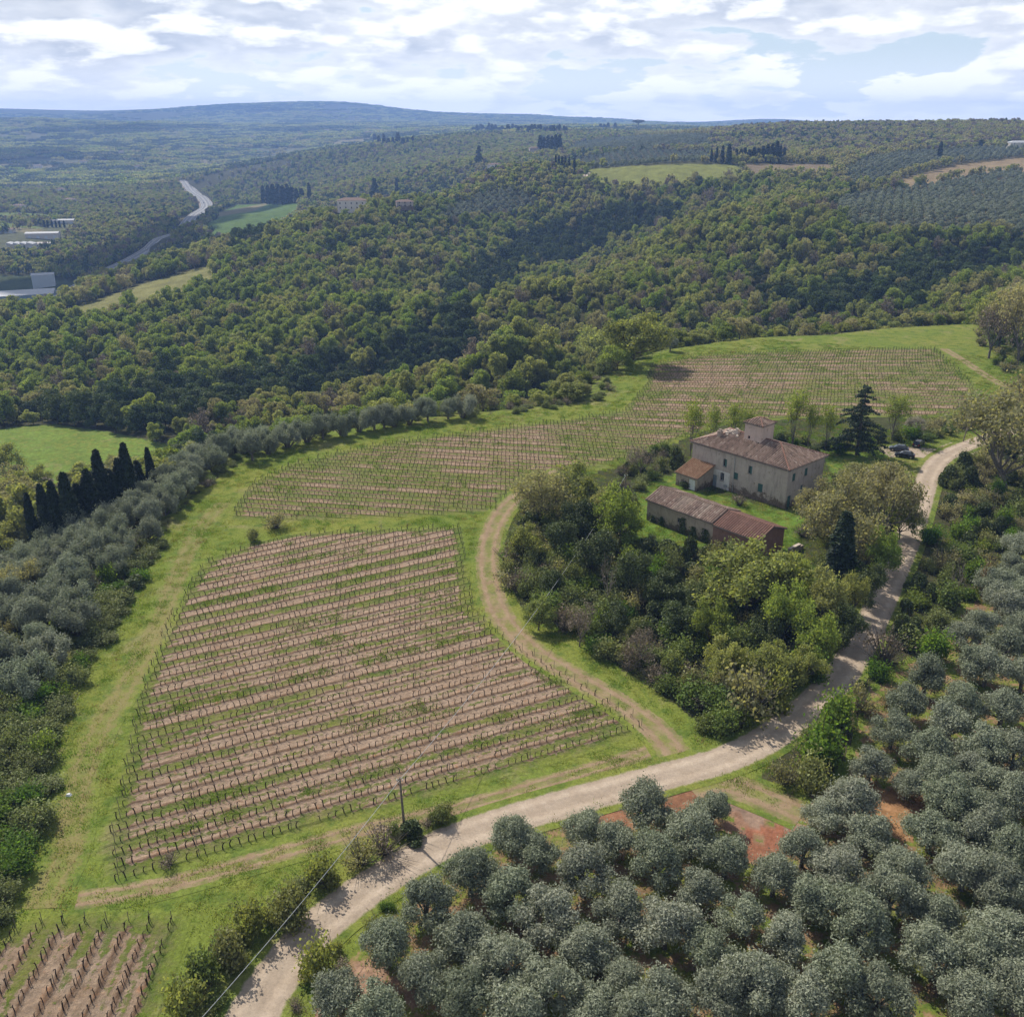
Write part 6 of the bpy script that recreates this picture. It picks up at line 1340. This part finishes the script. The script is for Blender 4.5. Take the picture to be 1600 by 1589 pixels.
mb = MB(); mb.add([(ax - .4, ay0 - .3, al_ - .4 * sl_ - .1), (-.01, ay0 - .3, ah - .1), (-.01, ay1 + .3, ah - .1), (ax - .4, ay1 + .3, al_ - .4 * sl_ - .1), (ax - .4, ay0 - .3, al_ - .4 * sl_ - .02), (-.01, ay0 - .3, ah - .02), (-.01, ay1 + .3, ah - .02), (ax - .4, ay1 + .3, al_ - .4 * sl_ - .02)],
                 [(3, 2, 1, 0), (4, 5, 6, 7), (0, 1, 5, 4), (2, 3, 7, 6), (3, 0, 4, 7)]); mb.obj("roof_slab", M['post_wood'], ann)
# barn
BX, BY = P(1185, 843, 4.3); BL, BW, BE = 24.2, 7.6, 4.3; bz = float(ground(BX, BY))
barn = tag(empty("barn", (BX, BY, bz), ROT), "long low barn, half old grey tiles and half newer red tiles, with red brick end", "barn")
NEWL = 9.2; rh_ = BW / 2 * .36
mb = MB(); wall_holes(mb, (0, NEWL, 0), Y1, BL - NEWL, -.8, BE, [(7.0, 7.9, 1.9, 2.8)], X1)
mb.add([(0, BL, -.8), (BW, BL, -.8), (BW, BL, BE), (BW / 2, BL, BE + rh_), (0, BL, BE)], [(4, 3, 2, 1, 0)]); mb.add([(BW, NEWL, -.8), (BW, BL, -.8), (BW, BL, BE), (BW, NEWL, BE)], [(0, 1, 2, 3)]); mb.obj("wall", M['plaster_barn'], barn)
opening(barn, 'window', (0, NEWL, 0), Y1, X1, 7.0, 7.9, 1.9, 2.8, 'none')
mb = MB(); mb.add([(0, 0, -.8), (0, NEWL, -.8), (0, NEWL, BE - .2), (0, 0, BE - .2)], [(3, 2, 1, 0)]); mb.add([(BW, 0, -.8), (BW, NEWL, -.8), (BW, NEWL, BE - .2), (BW, 0, BE - .2)], [(0, 1, 2, 3)]); mb.add([(0, 0, -.8), (BW, 0, -.8), (BW, 0, BE - .2), (BW / 2, 0, BE + rh_ - .2), (0, 0, BE - .2)], [(0, 1, 2, 3, 4)]); tag(mb.obj("wall", M['brick_wall'], barn), "red brick end wall")
def gable(y0, y1, ze, mat, nm, sag=None):
    L_ = y1 - y0; hw = BW / 2 + .4
    ro = tile_roof(nm, [tile_plane((-.4, y0, ze), (0, 1, 0), (1, 0, 0), L_, lambda a: hw, .36, rng=rngb, sag=sag), tile_plane((BW + .4, y0, ze), (0, 1, 0), (-1, 0, 0), L_, lambda a: hw, .36, rng=rngb, sag=sag)], mat, barn)
    m_ = MB(); zt = ze + hw * .36
    m_.add([(-.4, y0, ze - .16), (BW + .4, y0, ze - .16), (BW / 2, y0, zt - .16), (-.4, y1, ze - .16), (BW + .4, y1, ze - .16), (BW / 2, y1, zt - .16), (-.4, y0, ze - .05), (BW + .4, y0, ze - .05), (BW / 2, y0, zt - .05), (-.4, y1, ze - .05), (BW + .4, y1, ze - .05), (BW / 2, y1, zt - .05)],
           [(0, 2, 5, 3), (2, 1, 4, 5), (6, 9, 11, 8), (8, 11, 10, 7), (0, 3, 9, 6), (1, 7, 10, 4), (0, 6, 8, 2), (2, 8, 7, 1), (3, 5, 11, 9), (5, 4, 10, 11)]); m_.obj("roof_boards", M['post_wood'], ro)
    m_ = MB(); n_ = int(L_ / .45)
    for i in range(n_): m_.tube([(BW / 2, y0 + i * L_ / n_, zt + .1 + (sag(i * L_ / n_, hw) if sag else 0)), (BW / 2, y0 + (i + .95) * L_ / n_, zt + .1 + (sag(i * L_ / n_, hw) if sag else 0))], [.14, .12], 6)
    m_.obj("ridge_tiles", mat, ro)
gable(NEWL + .02, BL + .3, BE - .12, M['tile_barn'], "old_roof", lambda a, s: -.16 * math.sin(min(1, max(0, a / (BL - NEWL))) * math.pi) * (0.4 + .6 * s / 4) + .05 * math.sin(a * 1.3))
gable(-.3, NEWL - .02, BE - .32, M['tile_new'], "new_roof")
# ivy on the barn's front wall
C_, O_ = [], []
for y_, w_, h_ in ((10.6, 1.0, 2.6), (13.2, 0.9, 2.2), (15.6, 1.1, 3.2), (20.5, 0.8, 1.8), (22.6, 0.7, 1.5), (6.5, .9, 1.6)):
    n_ = 420; z_ = rngb.uniform(0, 1, n_) ** 1.3 * h_; C_.append(np.stack([-.06 - rngb.uniform(0, .16, n_), y_ + rngb.normal(size=n_) * w_ * .45 * (1.2 - z_ / h_ * .6), z_], 1)); O_.append(np.tile([-1., 0, .2], (n_, 1)))
link("ivy", crown_mesh("ivy", np.concatenate(C_), np.concatenate(O_), .2, M['ivy_leaf'], rngb), barn)
# low ruined wall by the barn end
wx, wy = P(1232, 868); lw = tag(empty("ruined_wall", (wx, wy, float(ground(wx, wy))), ROT), "short low ruined stone wall running out from the barn's brick end", "wall")
mb = MB(); mb.box(0, 3.2, -.2, .25, -.3, 1.1); mb.box(3.203, 4.1, -.2, .25, -.3, .7); mb.obj("masonry", M['stone'], lw); mb = MB(); mb.box(-.05, 3.2, -.26, .31, 1.103, 1.2); mb.obj("coping", M['rubble'], lw)

# ------------------------------------------------------------------ parked cars
def car(x, y, rz, paint, label, estate=False):
    z = float(ground(x, y)) + 0.05; root = tag(empty("parked_car", (x, y, z), rz), label, "car")
    # stations along the length: x, half width, underside, shoulder height
    st = [(-2.10, .62, .38, .66), (-2.06, .74, .28, .84), (-1.7, .83, .22, .92), (-.9, .86, .20, .93), (.2, .86, .20, .93), (.95, .85, .20, .92), (1.55, .80, .22, .84), (1.95, .72, .28, .74), (2.10, .56, .36, .60)]
    mb = MB(); n = len(st)
    for i, (sx_, w_, zb, zt) in enumerate(st):
        mb.v += [(sx_, -w_ * .94, zb), (sx_, -w_, zb + (zt - zb) * .45), (sx_, -w_ * .93, zt), (sx_, 0, zt + .05), (sx_, w_ * .93, zt), (sx_, w_, zb + (zt - zb) * .45), (sx_, w_ * .94, zb)]
    for i in range(n - 1):
        for j in range(7):
            k_ = (j + 1) % 7; mb.f.append((i * 7 + j, (i + 1) * 7 + j, (i + 1) * 7 + k_, i * 7 + k_)); mb.m.append(0)
    mb.f.append(tuple(range(6, -1, -1))); mb.f.append(tuple((n - 1) * 7 + j for j in range(7))); mb.m += [0, 0]
    rear = -1.95 if estate else -1.75; rt = -1.62 if estate else -1.15
    top = [(rt, .60), (.25, .62)]; zt = 1.46
    body = mb.obj("body", paint, root, smooth_=False)
    mb = MB(); B = [(rear, -.76, .94), (1.05, -.76, .94), (1.05, .76, .94), (rear, .76, .94)]; T = [(rt, -.60, zt - .05), (.25, -.60, zt - .05), (.25, .60, zt - .05), (rt, .60, zt - .05)]
    mb.add(B + T, [(0, 1, 5, 4), (1, 2, 6, 5), (2, 3, 7, 6), (3, 0, 4, 7)]); mb.obj("window_glass", M['glass_dark'], root)
    mb = MB(); T2 = [(rt - .06, -.63, zt - .05), (.31, -.63, zt - .05), (.31, .63, zt - .05), (rt - .06, .63, zt - .05)]; mb.add(T2 + [(rt + .1, -.5, zt + .03), (.12, -.5, zt + .03), (.12, .5, zt + .03), (rt + .1, .5, zt + .03)], [(0, 1, 5, 4), (1, 2, 6, 5), (2, 3, 7, 6), (3, 0, 4, 7), (4, 5, 6, 7), (3, 2, 1, 0)])
    for s_ in (-1, 1):
        for a, b in (((1.07, s_ * .77, .93), (.29, s_ * .615, zt - .04)), ((rear, s_ * .77, .93), (rt - .03, s_ * .615, zt - .04)), ((-.35, s_ * .775, .93), (-.42, s_ * .615, zt - .04))): mb.tube([a, b], .035, 5)
    mb.obj("car_roof", paint, root)
    for wx_ in (-1.3, 1.3):
        for s_ in (-1, 1):
            mb = MB(); mb.tube([(wx_, s_ * .66, .31), (wx_, s_ * .885, .31)], .31, 14); w_ = mb.obj("wheel", M['rubber'], root); mb = MB(); mb.tube([(wx_, s_ * .886, .31), (wx_, s_ * .895, .31)], .19, 10); mb.obj("rim", M['alloy'], w_)
    for s_ in (-1, 1):
        mb = MB(); mb.box(1.93, 2.07, s_ * .52 - .12, s_ * .52 + .12, .56, .70); mb.obj("headlight", M['lamp_clear'], root); mb = MB(); mb.box(-2.12, -1.98, s_ * .62 - .10, s_ * .62 + .10, .66, .86); mb.obj("tail_light", M['lamp_red'], root)
        mb = MB(); mb.box(.72, .88, s_ * .93 - .09, s_ * .93 + .09, .93, 1.05); mb.obj("wing_mirror", paint, root)
    mb = MB(); mb.box(-2.13, -2.105, -.26, .26, .50, .61); mb.obj("number_plate", M['plate_white'], root)
    return root
cx_, cy_ = P(1404, 705); car(cx_, cy_, math.radians(158), M['paint_grey'], "dark blue-grey hatchback parked across the grass edge under the conifer")
cx_, cy_ = P(1435, 697); car(cx_, cy_, math.radians(50), M['paint_black'], "black estate car seen from behind, parked against the bushes", True)
cx_, cy_ = P(1413, 715); car(cx_, cy_, math.radians(155), M['paint_black'], "black car half hidden behind the budding tree, closest of the parked cars to the lane")

# ------------------------------------------------------------------ poles and wire
def pole(u, v, vtop, label, lean=(0.0, 0.0)):
    x, y = P(u, v); z = float(ground(x, y)); s = scale_at(x, y, z); hgt = (v - vtop) * s / 0.72 if v > 1000 else (v - vtop) * s / 0.93
    root = tag(empty("utility_pole", (x, y, z)), label, "utility pole"); top = Vector((lean[0], lean[1], hgt))
    mb = MB(); mb.tube([(0, 0, -.5), top], [.15, .10], 8); mb.obj("pole", M['post_wood'], root)
    mb = MB(); mb.tube([top + Vector((-.35, 0, -.35)), top + Vector((.35, 0, -.35))], .04, 5); mb.obj("bracket", M['iron'], root)
    for s_ in (-.3, .3):
        mb = MB(); mb.tube([top + Vector((s_, 0, -.31)), top + Vector((s_, 0, -.12))], [.05, .035], 6); mb.obj("insulator", M['white_plastic'], root)
    return Vector((x, y, z)) + top + Vector((0, 0, -.2))
P1 = pole(633, 1304, 1228, "wooden utility pole by the road at the vineyard's lower edge", (-.25, .1)); P2 = pole(976, 786, 742, "wooden utility pole above the thicket beside the barn")
def wire(a, b, sag, label):
    mb = MB(); mb.tube([tuple(Vector(a).lerp(Vector(b), t) - Vector((0, 0, 4 * sag * t * (1 - t)))) for t in np.linspace(0, 1, 28)], .028, 4); tag(mb.obj("power_line", M['wire']), label, "power line")
xx, yy = P(215, 1700, 7.0); wire(P1, (xx, yy, 7.0), 0.7, "thin pale cable running from the roadside pole down to the lower edge"); wire(P1, P2, 2.4, "thin cable crossing the thicket from the barn pole to the roadside pole")
x, y = P(107, 1243); z = float(ground(x, y)); mb = MB(); mb.add([(-.3, -.2, 0), (.3, -.22, 0), (.34, .2, 0), (-.26, .24, 0), (-.15, -.1, .28), (.2, -.08, .22), (.16, .14, .30), (-.18, .12, .2)], [(0, 1, 5, 4), (1, 2, 6, 5), (2, 3, 7, 6), (3, 0, 4, 7), (4, 5, 6, 7), (3, 2, 1, 0)])
tag(mb.obj("fertiliser_sack", M['white_plastic'], None, loc=(x, y, z + .02)), "small white sack lying on the grass headland beside the vineyard", "sack")

# ------------------------------------------------------------------ far buildings
def far_house(x, y, z, L, Wd, h, rz, wallm, roofm, name, label, cat, hip=True, nwin=5, floors=2, windows=True):
    root = tag(empty(name, (x, y, z), rz), label, cat); mb = MB(); mb.box(-L / 2, L / 2, -Wd / 2, Wd / 2, -3, h); mb.obj("wall", wallm, root)
    mb = MB(); o_ = .5; a = Wd / 2 + o_; r_ = a * .36; hx_ = L / 2 + o_ - (a if hip else 0); b = [(-L / 2 - o_, -a, h), (L / 2 + o_, -a, h), (L / 2 + o_, a, h), (-L / 2 - o_, a, h), (-hx_, 0, h + r_), (hx_, 0, h + r_)]
    mb.add([(p[0], p[1], p[2] + .02) for p in b], [(3, 2, 1, 0), (0, 1, 5, 4), (1, 2, 5), (2, 3, 4, 5), (3, 0, 4)]); rf = mb.obj("roof", roofm, root)
    if windows:
        mb = MB(); mb.box(L * .2, L * .2 + .8, .2, 1.0, h + r_ * .5, h + r_ + 1.0); mb.obj("chimney", wallm, rf)
        for f in range(floors):
            for k in range(nwin):
                xx_ = -L / 2 + L * (k + .5) / nwin; zz_ = .9 + f * (h / floors)
                mb = MB(); mb.box(xx_ - .5, xx_ + .5, -Wd / 2 - .05, -Wd / 2 + .02, zz_, zz_ + 1.5); mb.obj("window", M['dark_pane'], root)
    return root
for (u, v, off, L, Wd, h, rz, wm, rm, nm, lab, ct, nw) in HOUSES:
    x, y, z = PXo(u, v, off); far_house(x, y, float(ground(x, y)) + off * .5, L, Wd, h, rz, M[wm], M[rm], nm, lab, ct, True, nw)
for u, v in [(60, 262), (95, 300), (130, 255), (190, 240), (215, 262), (330, 232), (395, 216), (470, 212), (30, 325), (510, 205), (110, 315), (650, 206)]:
    x, y, z = PXo(u, v, 6); far_house(x, y, float(ground(x, y)) + 4, random.uniform(16, 24), 11, random.uniform(6, 8), random.uniform(-.4, .4), M['pale_wall'], M['tile_far'], "distant_house", "tiny pale house among the hazy trees of the distant valley", "house", True, 3, 2)["group"] = "tiny houses scattered over the distant valley"
def hall(u, v, L, Wd, h, rz, wm, rm, label, saw=0):
    x, y, z = PX(u, v); root = tag(empty("industrial_hall", (x, y, float(ground(x, y))), rz), label, "factory hall")
    mb = MB(); mb.box(-L / 2, L / 2, -Wd / 2, Wd / 2, -2, h); mb.obj("wall", M[wm], root)
    mb = MB()
    if saw:
        for k in range(saw):
            x0, x1 = -L / 2 + L * k / saw, -L / 2 + L * (k + 1) / saw - .02; mb.add([(x0, -Wd / 2 - .3, h + .02), (x1, -Wd / 2 - .3, h + .02), (x1, Wd / 2 + .3, h + .02), (x0, Wd / 2 + .3, h + .02), (x0 + .5, -Wd / 2 - .3, h + 2.2), (x0 + .5, Wd / 2 + .3, h + 2.2)], [(3, 2, 1, 0), (0, 1, 4), (1, 2, 5, 4), (2, 3, 5), (3, 0, 4, 5)])
    else: mb.add([(-L / 2 - .4, -Wd / 2 - .4, h + .02), (L / 2 + .4, -Wd / 2 - .4, h + .02), (L / 2 + .4, Wd / 2 + .4, h + .02), (-L / 2 - .4, Wd / 2 + .4, h + .02), (-L / 2 - .4, 0, h + 1.6), (L / 2 + .4, 0, h + 1.6)], [(3, 2, 1, 0), (0, 1, 5, 4), (1, 2, 5), (2, 3, 4, 5), (3, 0, 4)])
    mb.obj("roof", M[rm], root)
    for k in range(4):
        mb = MB(); xx_ = -L / 2 + L * (k + .5) / 4; mb.box(xx_ - 1.8, xx_ + 1.8, -Wd / 2 - .08, -Wd / 2 + .02, 0, 3.6); mb.obj("loading_door", M['metal_wall_pale'], root)
hall(15, 478, 70, 30, 10, math.radians(22), 'metal_wall', 'metal_roof', "large blue-grey factory hall beside the motorway, closest of the valley's halls")
hall(70, 448, 22, 14, 13, math.radians(22), 'metal_wall_pale', 'metal_roof', "small pale block at the end of the large blue-grey factory hall")
hall(68, 372, 44, 16, 7, math.radians(12), 'hall_wall', 'metal_roof', "long white-roofed hall in the middle of the valley's industrial area")
hall(35, 388, 34, 16, 6, math.radians(8), 'hall_wall', 'metal_roof', "saw-toothed white roofed hall below the long white-roofed one", 4)
hall(72, 386, 20, 14, 5, math.radians(8), 'hall_wall', 'roof_grey', "brown-roofed shed beside the saw-toothed hall")
hall(100, 350, 34, 14, 6, math.radians(10), 'hall_wall', 'metal_roof', "pale flat hall behind the row of small cypresses in the valley")
hall(8, 364, 26, 14, 5, math.radians(10), 'hall_wall', 'tile_far', "red-roofed building at the picture's edge in the valley")
hall(6, 310, 26, 14, 6, math.radians(10), 'hall_wall', 'metal_roof', "distant white shed at the picture's edge on the valley side")
hall(63, 477, 12, 4, 3, math.radians(30), 'door_white', 'metal_roof', "small white roofed shed at the edge of the wooded slope")

# ------------------------------------------------------------------ motorway
def flat_strip(name, pts, off0, off1, zoff, mat, label=None, parent=None):
    d = np.gradient(pts, axis=0); d /= np.linalg.norm(d, axis=1)[:, None] + 1e-9; nr = np.stack([d[:, 1], -d[:, 0]], 1)
    zc = MOT_Z; a, b = pts + nr * off0, pts + nr * off1; n = len(pts); V = np.concatenate([np.c_[a, zc + zoff], np.c_[b, zc + zoff]]); i = np.arange(n - 1)
    me_ = make_mesh(name, V, np.stack([i, i + 1, n + i + 1, n + i], 1), [mat])
    if me_.polygons[0].normal.z < 0: me_.flip_normals()
    return me_
zg = ground(MOT_W[:, 0], MOT_W[:, 1]); kz = 15; MOT_Z = np.convolve(np.pad(zg, kz, mode='edge'), np.ones(2 * kz + 1) / (2 * kz + 1), 'valid') + 2.0
tag(link("motorway", flat_strip("motorway", MOT_W, -11, 11, 0.0, M['asphalt'])), "grey motorway winding along the valley floor", "road", kind="structure")
V_, F_, nb_ = [], [], 0
for o_ in (-10.2, -6.6, -.9, .9, 6.6, 10.2):
    m_ = flat_strip("mk", MOT_W, o_ - .18, o_ + .18, .05, M['marking']); v_ = np.zeros(len(m_.vertices) * 3); m_.vertices.foreach_get("co", v_); v_ = v_.reshape(-1, 3); f_ = np.array([list(p.vertices) for p in m_.polygons]); V_.append(v_); F_.append(f_ + nb_); nb_ += len(v_); bpy.data.meshes.remove(m_)
tag(link("road_markings", make_mesh("road_markings", np.concatenate(V_), np.concatenate(F_), [M['marking']])), "white lane lines along the motorway", "road markings", kind="structure")
V_, F_ = [], []; n = len(MOT_W); d = np.gradient(MOT_W, axis=0); d /= np.linalg.norm(d, axis=1)[:, None]; nr = np.stack([d[:, 1], -d[:, 0]], 1); i = np.arange(n - 1)
for s_, k in ((-11.3, 0), (11.3, 1)):
    a = MOT_W + nr * s_; b = MOT_W + nr * (s_ * 1.35); V_ += [np.c_[a, MOT_Z - .02], np.c_[b, np.minimum(ground(b[:, 0], b[:, 1]), MOT_Z - .3) - 1.5]]; F_.append(np.stack([i, i + 1, n + i + 1, n + i], 1) + k * 2 * n)
tag(link("embankment_ground", make_mesh("embankment_ground", np.concatenate(V_), np.concatenate(F_), [M['stone']])), "bare embankment carrying the motorway", "embankment", kind="structure")
mb = MB(); mb.box(-2.2, 2.2, -.9, .9, .3, .95); mb.add([(-1.5, -.8, .95), (1.1, -.8, .95), (1.1, .8, .95), (-1.5, .8, .95), (-1.1, -.65, 1.5), (.4, -.65, 1.5), (.4, .65, 1.5), (-1.1, .65, 1.5)], [(0, 1, 5, 4), (1, 2, 6, 5), (2, 3, 7, 6), (3, 0, 4, 7), (4, 5, 6, 7)], 1)
for wx_ in (-1.4, 1.4): mb.box(wx_ - .32, wx_ + .32, -.92, -.903, 0, .62, 1); mb.box(wx_ - .32, wx_ + .32, .903, .92, 0, .62, 1)
CARS = {c: mb.mesh("motor_car", [M[c], M['glass_dark']]) for c in ('car_white', 'paint_grey')}
for q, (u, v, sd, c, lab) in enumerate([(155, 432, -4.5, 'car_white', "white car on the near shaded stretch of the motorway"), (166, 428, 4.5, 'car_white', "second white car just ahead on the near shaded stretch of the motorway"), (227, 391, -4.5, 'car_white', "pale car on the motorway beside the dark wooded slope"),
                                       (314, 321, -4.5, 'paint_grey', "dark car at the motorway's bend"), (293, 294, 4.5, 'paint_grey', "dark car on the sunlit stretch of the motorway"), (276, 282, -4.5, 'paint_grey', "dark car where the sunlit motorway vanishes into trees")]):
    x, y, _ = PX(u, v); k = int(np.argmin(np.hypot(MOT_W[:, 0] - x, MOT_W[:, 1] - y))); p_ = MOT_W[k] + nr[k] * sd
    tag(link("car", CARS[c], None, (p_[0], p_[1], MOT_Z[k] + .06), math.atan2(d[k, 1], d[k, 0])), lab, "car")

# ------------------------------------------------------------------ far single trees: cypresses and conifers
def far_tree(u, v, hp, wp, kind, label, cat, group=None, off=3.0, name=None):
    x, y, z = PXo(u, v, off); g_ = float(ground(x, y)); s = scale_at(x, y, g_); base_drop = off
    h_, w_ = hp * s + base_drop, wp * s
    if kind == 'cypress': me_, nh, nw = CYP_FAR[random.randrange(2)], 10, 2.0
    elif kind == 'pine': me_, nh, nw = PINE, 10, 9.0
    else: me_, nh, nw = CON_FAR[0], 14, 10.4
    o_ = link(name or {'cypress': "cypress", 'conifer': "conifer", 'pine': "umbrella_pine"}[kind], me_, None, (x, y, g_ - .3), random.uniform(0, 6.28), (w_ / nw, w_ / nw, h_ / nh)); tag(o_, label, cat, group)
rg = R(77); lob = [((3.0 * math.cos(a), 3.0 * math.sin(a), 8.6), (1.9, 1.9, 1.2)) for a in np.linspace(0, 5.4, 7)] + [((0, 0, 9.0), (2.6, 2.6, 1.2))]; ce_, ou_ = lobes_cloud(rg, lob, 900, .6, .3)
PINE = combo_mesh("umbrella_pine", ce_, ou_, .8, M['conifer_leaf'], [(np.array([(0, 0, -1), (.2, 0, 4), (0, 0, 8.5)]), np.array([.4, .32, .2]))] + [(np.array([(0, 0, 6.0), np.array(l[0]) * [.5, .5, .88], l[0]]), np.array([.2, .14, .06])) for l in lob[:7]], M['bark'], rg, 1.0, 4)
far_tree(586, 311, 34, 19, 'conifer', "big dark conifer beside the white hill house", "conifer", off=6); far_tree(748, 255, 28, 17, 'conifer', "big dark conifer beside the house on the hilltop", "conifer", off=6)
far_tree(620, 300, 20, 5, 'cypress', "thin lone cypress between the two hill houses", "cypress", off=6)
for q, (u, l) in enumerate(zip((868, 873, 878, 883, 889, 897), ("first", "second", "third", "fourth", "fifth", "last"))): far_tree(u, 268, 24 - q, 4.2, 'cypress', f"{l} cypress from the wood in the short row along the white winding lane", "cypress", "cypresses along the winding lane", 1)
for u, v, h_, w_ in [(1111, 252, 18, 4), (1119, 254, 22, 5), (1128, 254, 24, 6), (1138, 256, 28, 8), (1150, 252, 18, 6), (1157, 252, 17, 7), (1163, 250, 18, 7), (1170, 252, 17, 8), (1177, 252, 20, 8), (1184, 251, 18, 8), (1191, 252, 22, 8), (1198, 252, 24, 8), (1205, 253, 26, 8), (1212, 254, 30, 9), (1218, 254, 24, 6), (1224, 252, 20, 6)]:
    far_tree(u, v, h_, w_, 'cypress', "cypress in the dark grove between the pasture and the olive hillside", "cypress", "cypresses in the grove beyond the pasture", 1)
far_tree(1467, 250, 26, 7, 'cypress', "lone tall cypress standing on the olive hillside", "cypress", off=1)
for u, v, h_, w_ in [(412, 316, 24, 7), (420, 318, 26, 9), (428, 318, 28, 10), (436, 318, 28, 10), (443, 318, 26, 10), (450, 317, 27, 9), (457, 316, 22, 10), (464, 316, 20, 9), (472, 314, 18, 8), (484, 314, 26, 6)]:
    far_tree(u, v, h_, w_, 'cypress', "dark cypress in the clump above the bright green field", "cypress", "cypresses above the green field", 2)
for u in range(740, 890, 5): far_tree(u + rg.uniform(-1.5, 1.5), 208 + rg.uniform(-1, 1) + (u - 740) * .01, rg.uniform(8, 14), rg.uniform(5, 8), 'cypress', "dark cypress in the long skyline belt on the ridge", "cypress", "cypresses in the skyline belt", 1)
for u in (844, 850, 856, 862, 868, 874): far_tree(u, 236 + rg.uniform(-1, 2), rg.uniform(16, 24), 8, 'cypress', "dark cypress in the clump behind the hilltop house", "cypress", "cypresses behind the hilltop house", 4)
for u in (586, 592, 600, 607, 614, 622, 630, 637, 645): far_tree(u, 226 + rg.uniform(-2, 1), rg.uniform(9, 16), rg.uniform(4, 8), 'cypress', "dark cypress in the clump on the middle wooded ridge", "cypress", "cypresses on the middle ridge", 4)
for u in (938, 944, 950, 961): far_tree(u, 203, rg.uniform(8, 12), 6, 'cypress', "dark tree in the small skyline clump beside the umbrella pine", "cypress", "skyline trees beside the umbrella pine", 1)
far_tree(997, 203, 14, 18, 'pine', "flat-topped umbrella pine on the far skyline", "pine", off=1)
for u in (70, 75, 82, 88, 94, 101): far_tree(u, 356, 11, 3, 'cypress', "small cypress in the row in front of the pale valley hall", "cypress", "cypresses by the valley hall", 0)
for u, v, h_ in [(1425, 232, 8), (1530, 232, 14), (1610, 230, 16)]: far_tree(u, v, h_, h_ * 1.1, 'conifer', "dark rounded conifer on the far right-hand hillside", "conifer", "conifers on the right-hand hillside", 2)

# ------------------------------------------------------------------ clouds overhead whose shadows lie on the valley
m, nt = new_mat("cloud"); nt('ShaderNodeOutputMaterial', {'Surface': nt('ShaderNodeBsdfDiffuse', {'Color': (.92, .92, .93, 1)}).outputs[0]}); M['cloud'] = m
def cloud(line, hw, alt, seed, label):
    rg = R(seed); bm_ = __import__('bmesh').new(); pts_ = catmull(line, hw * .55)
    for p in pts_:
        for k in range(3):
            r_ = hw * rg.uniform(.45, .75); q = (p[0] + rg.normal() * hw * .38, p[1] + rg.normal() * hw * .38); z_ = alt + rg.uniform(0, .3) * hw; t_ = (z_ - float(ground(p[0], p[1]))) / SUN_DIR.z
            c_ = (q[0] + SUN_DIR.x * t_, q[1] + SUN_DIR.y * t_, z_); mm = Matrix.Translation(c_) @ Matrix.Diagonal((r_, r_, r_ * .6, 1)); rr = __import__('bmesh').ops.create_icosphere(bm_, subdivisions=3, radius=1.0, matrix=mm)
            for v_ in rr['verts']:
                d_ = v_.co - Vector(c_); v_.co += d_ * (0.22 * float(vnoise(v_.co.x / r_ * 2.2, v_.co.y / r_ * 2.2 + v_.co.z / r_ * 3, 5)))
                if v_.co.z < alt - .12 * hw: v_.co.z = alt - .12 * hw + rg.normal()
    me_ = bpy.data.meshes.new("cloud"); bm_.to_mesh(me_); bm_.free(); me_.materials.append(M['cloud']); me_.polygons.foreach_set("use_smooth", np.ones(len(me_.polygons), bool))
    tag(link("cloud", me_), label, "cloud", kind="structure")
cloud([PX(-40, 462)[:2], PX(145, 447)[:2], PX(225, 405)[:2], PX(300, 350)[:2], PX(370, 335)[:2]], 85, 900, 1, "long white cloud high over the motorway valley")
cloud([PX(0, 250)[:2], PX(110, 238)[:2]], 150, 1300, 2, "white cloud over the distant valley side"); cloud([PX(150, 205)[:2], PX(260, 200)[:2]], 210, 1500, 3, "white cloud over the distant wooded ridge"); cloud([PX(440, 208)[:2], PX(560, 203)[:2]], 170, 1400, 4, "white cloud over the far plateau")
cloud([PX(250, 172)[:2], PX(420, 172)[:2]], 200, 1500, 6, "white cloud over the far mountain")

# ------------------------------------------------------------------ the air
zlo, zhi = float(GZ.min()) - 1.0, float(GZ.max()) + 18.0
mb = MB(); mb.box(-8200, 8200, -80, 9350, zlo, zhi)
m = bpy.data.materials.new("haze"); m.use_nodes = True; m.node_tree.nodes.clear(); nt = NT(m.node_tree)
pv_ = nt('ShaderNodeVolumePrincipled', {'Color': (0.31, 0.51, 1.0, 1), 'Density': 1.18e-4, 'Anisotropy': 0.15}); oo = nt('ShaderNodeOutputMaterial', {'Volume': pv_.outputs[0]})
hz_ = mb.obj("haze", m); tag(hz_, "pale blue haze hanging over the distant hills", "haze", kind="stuff")
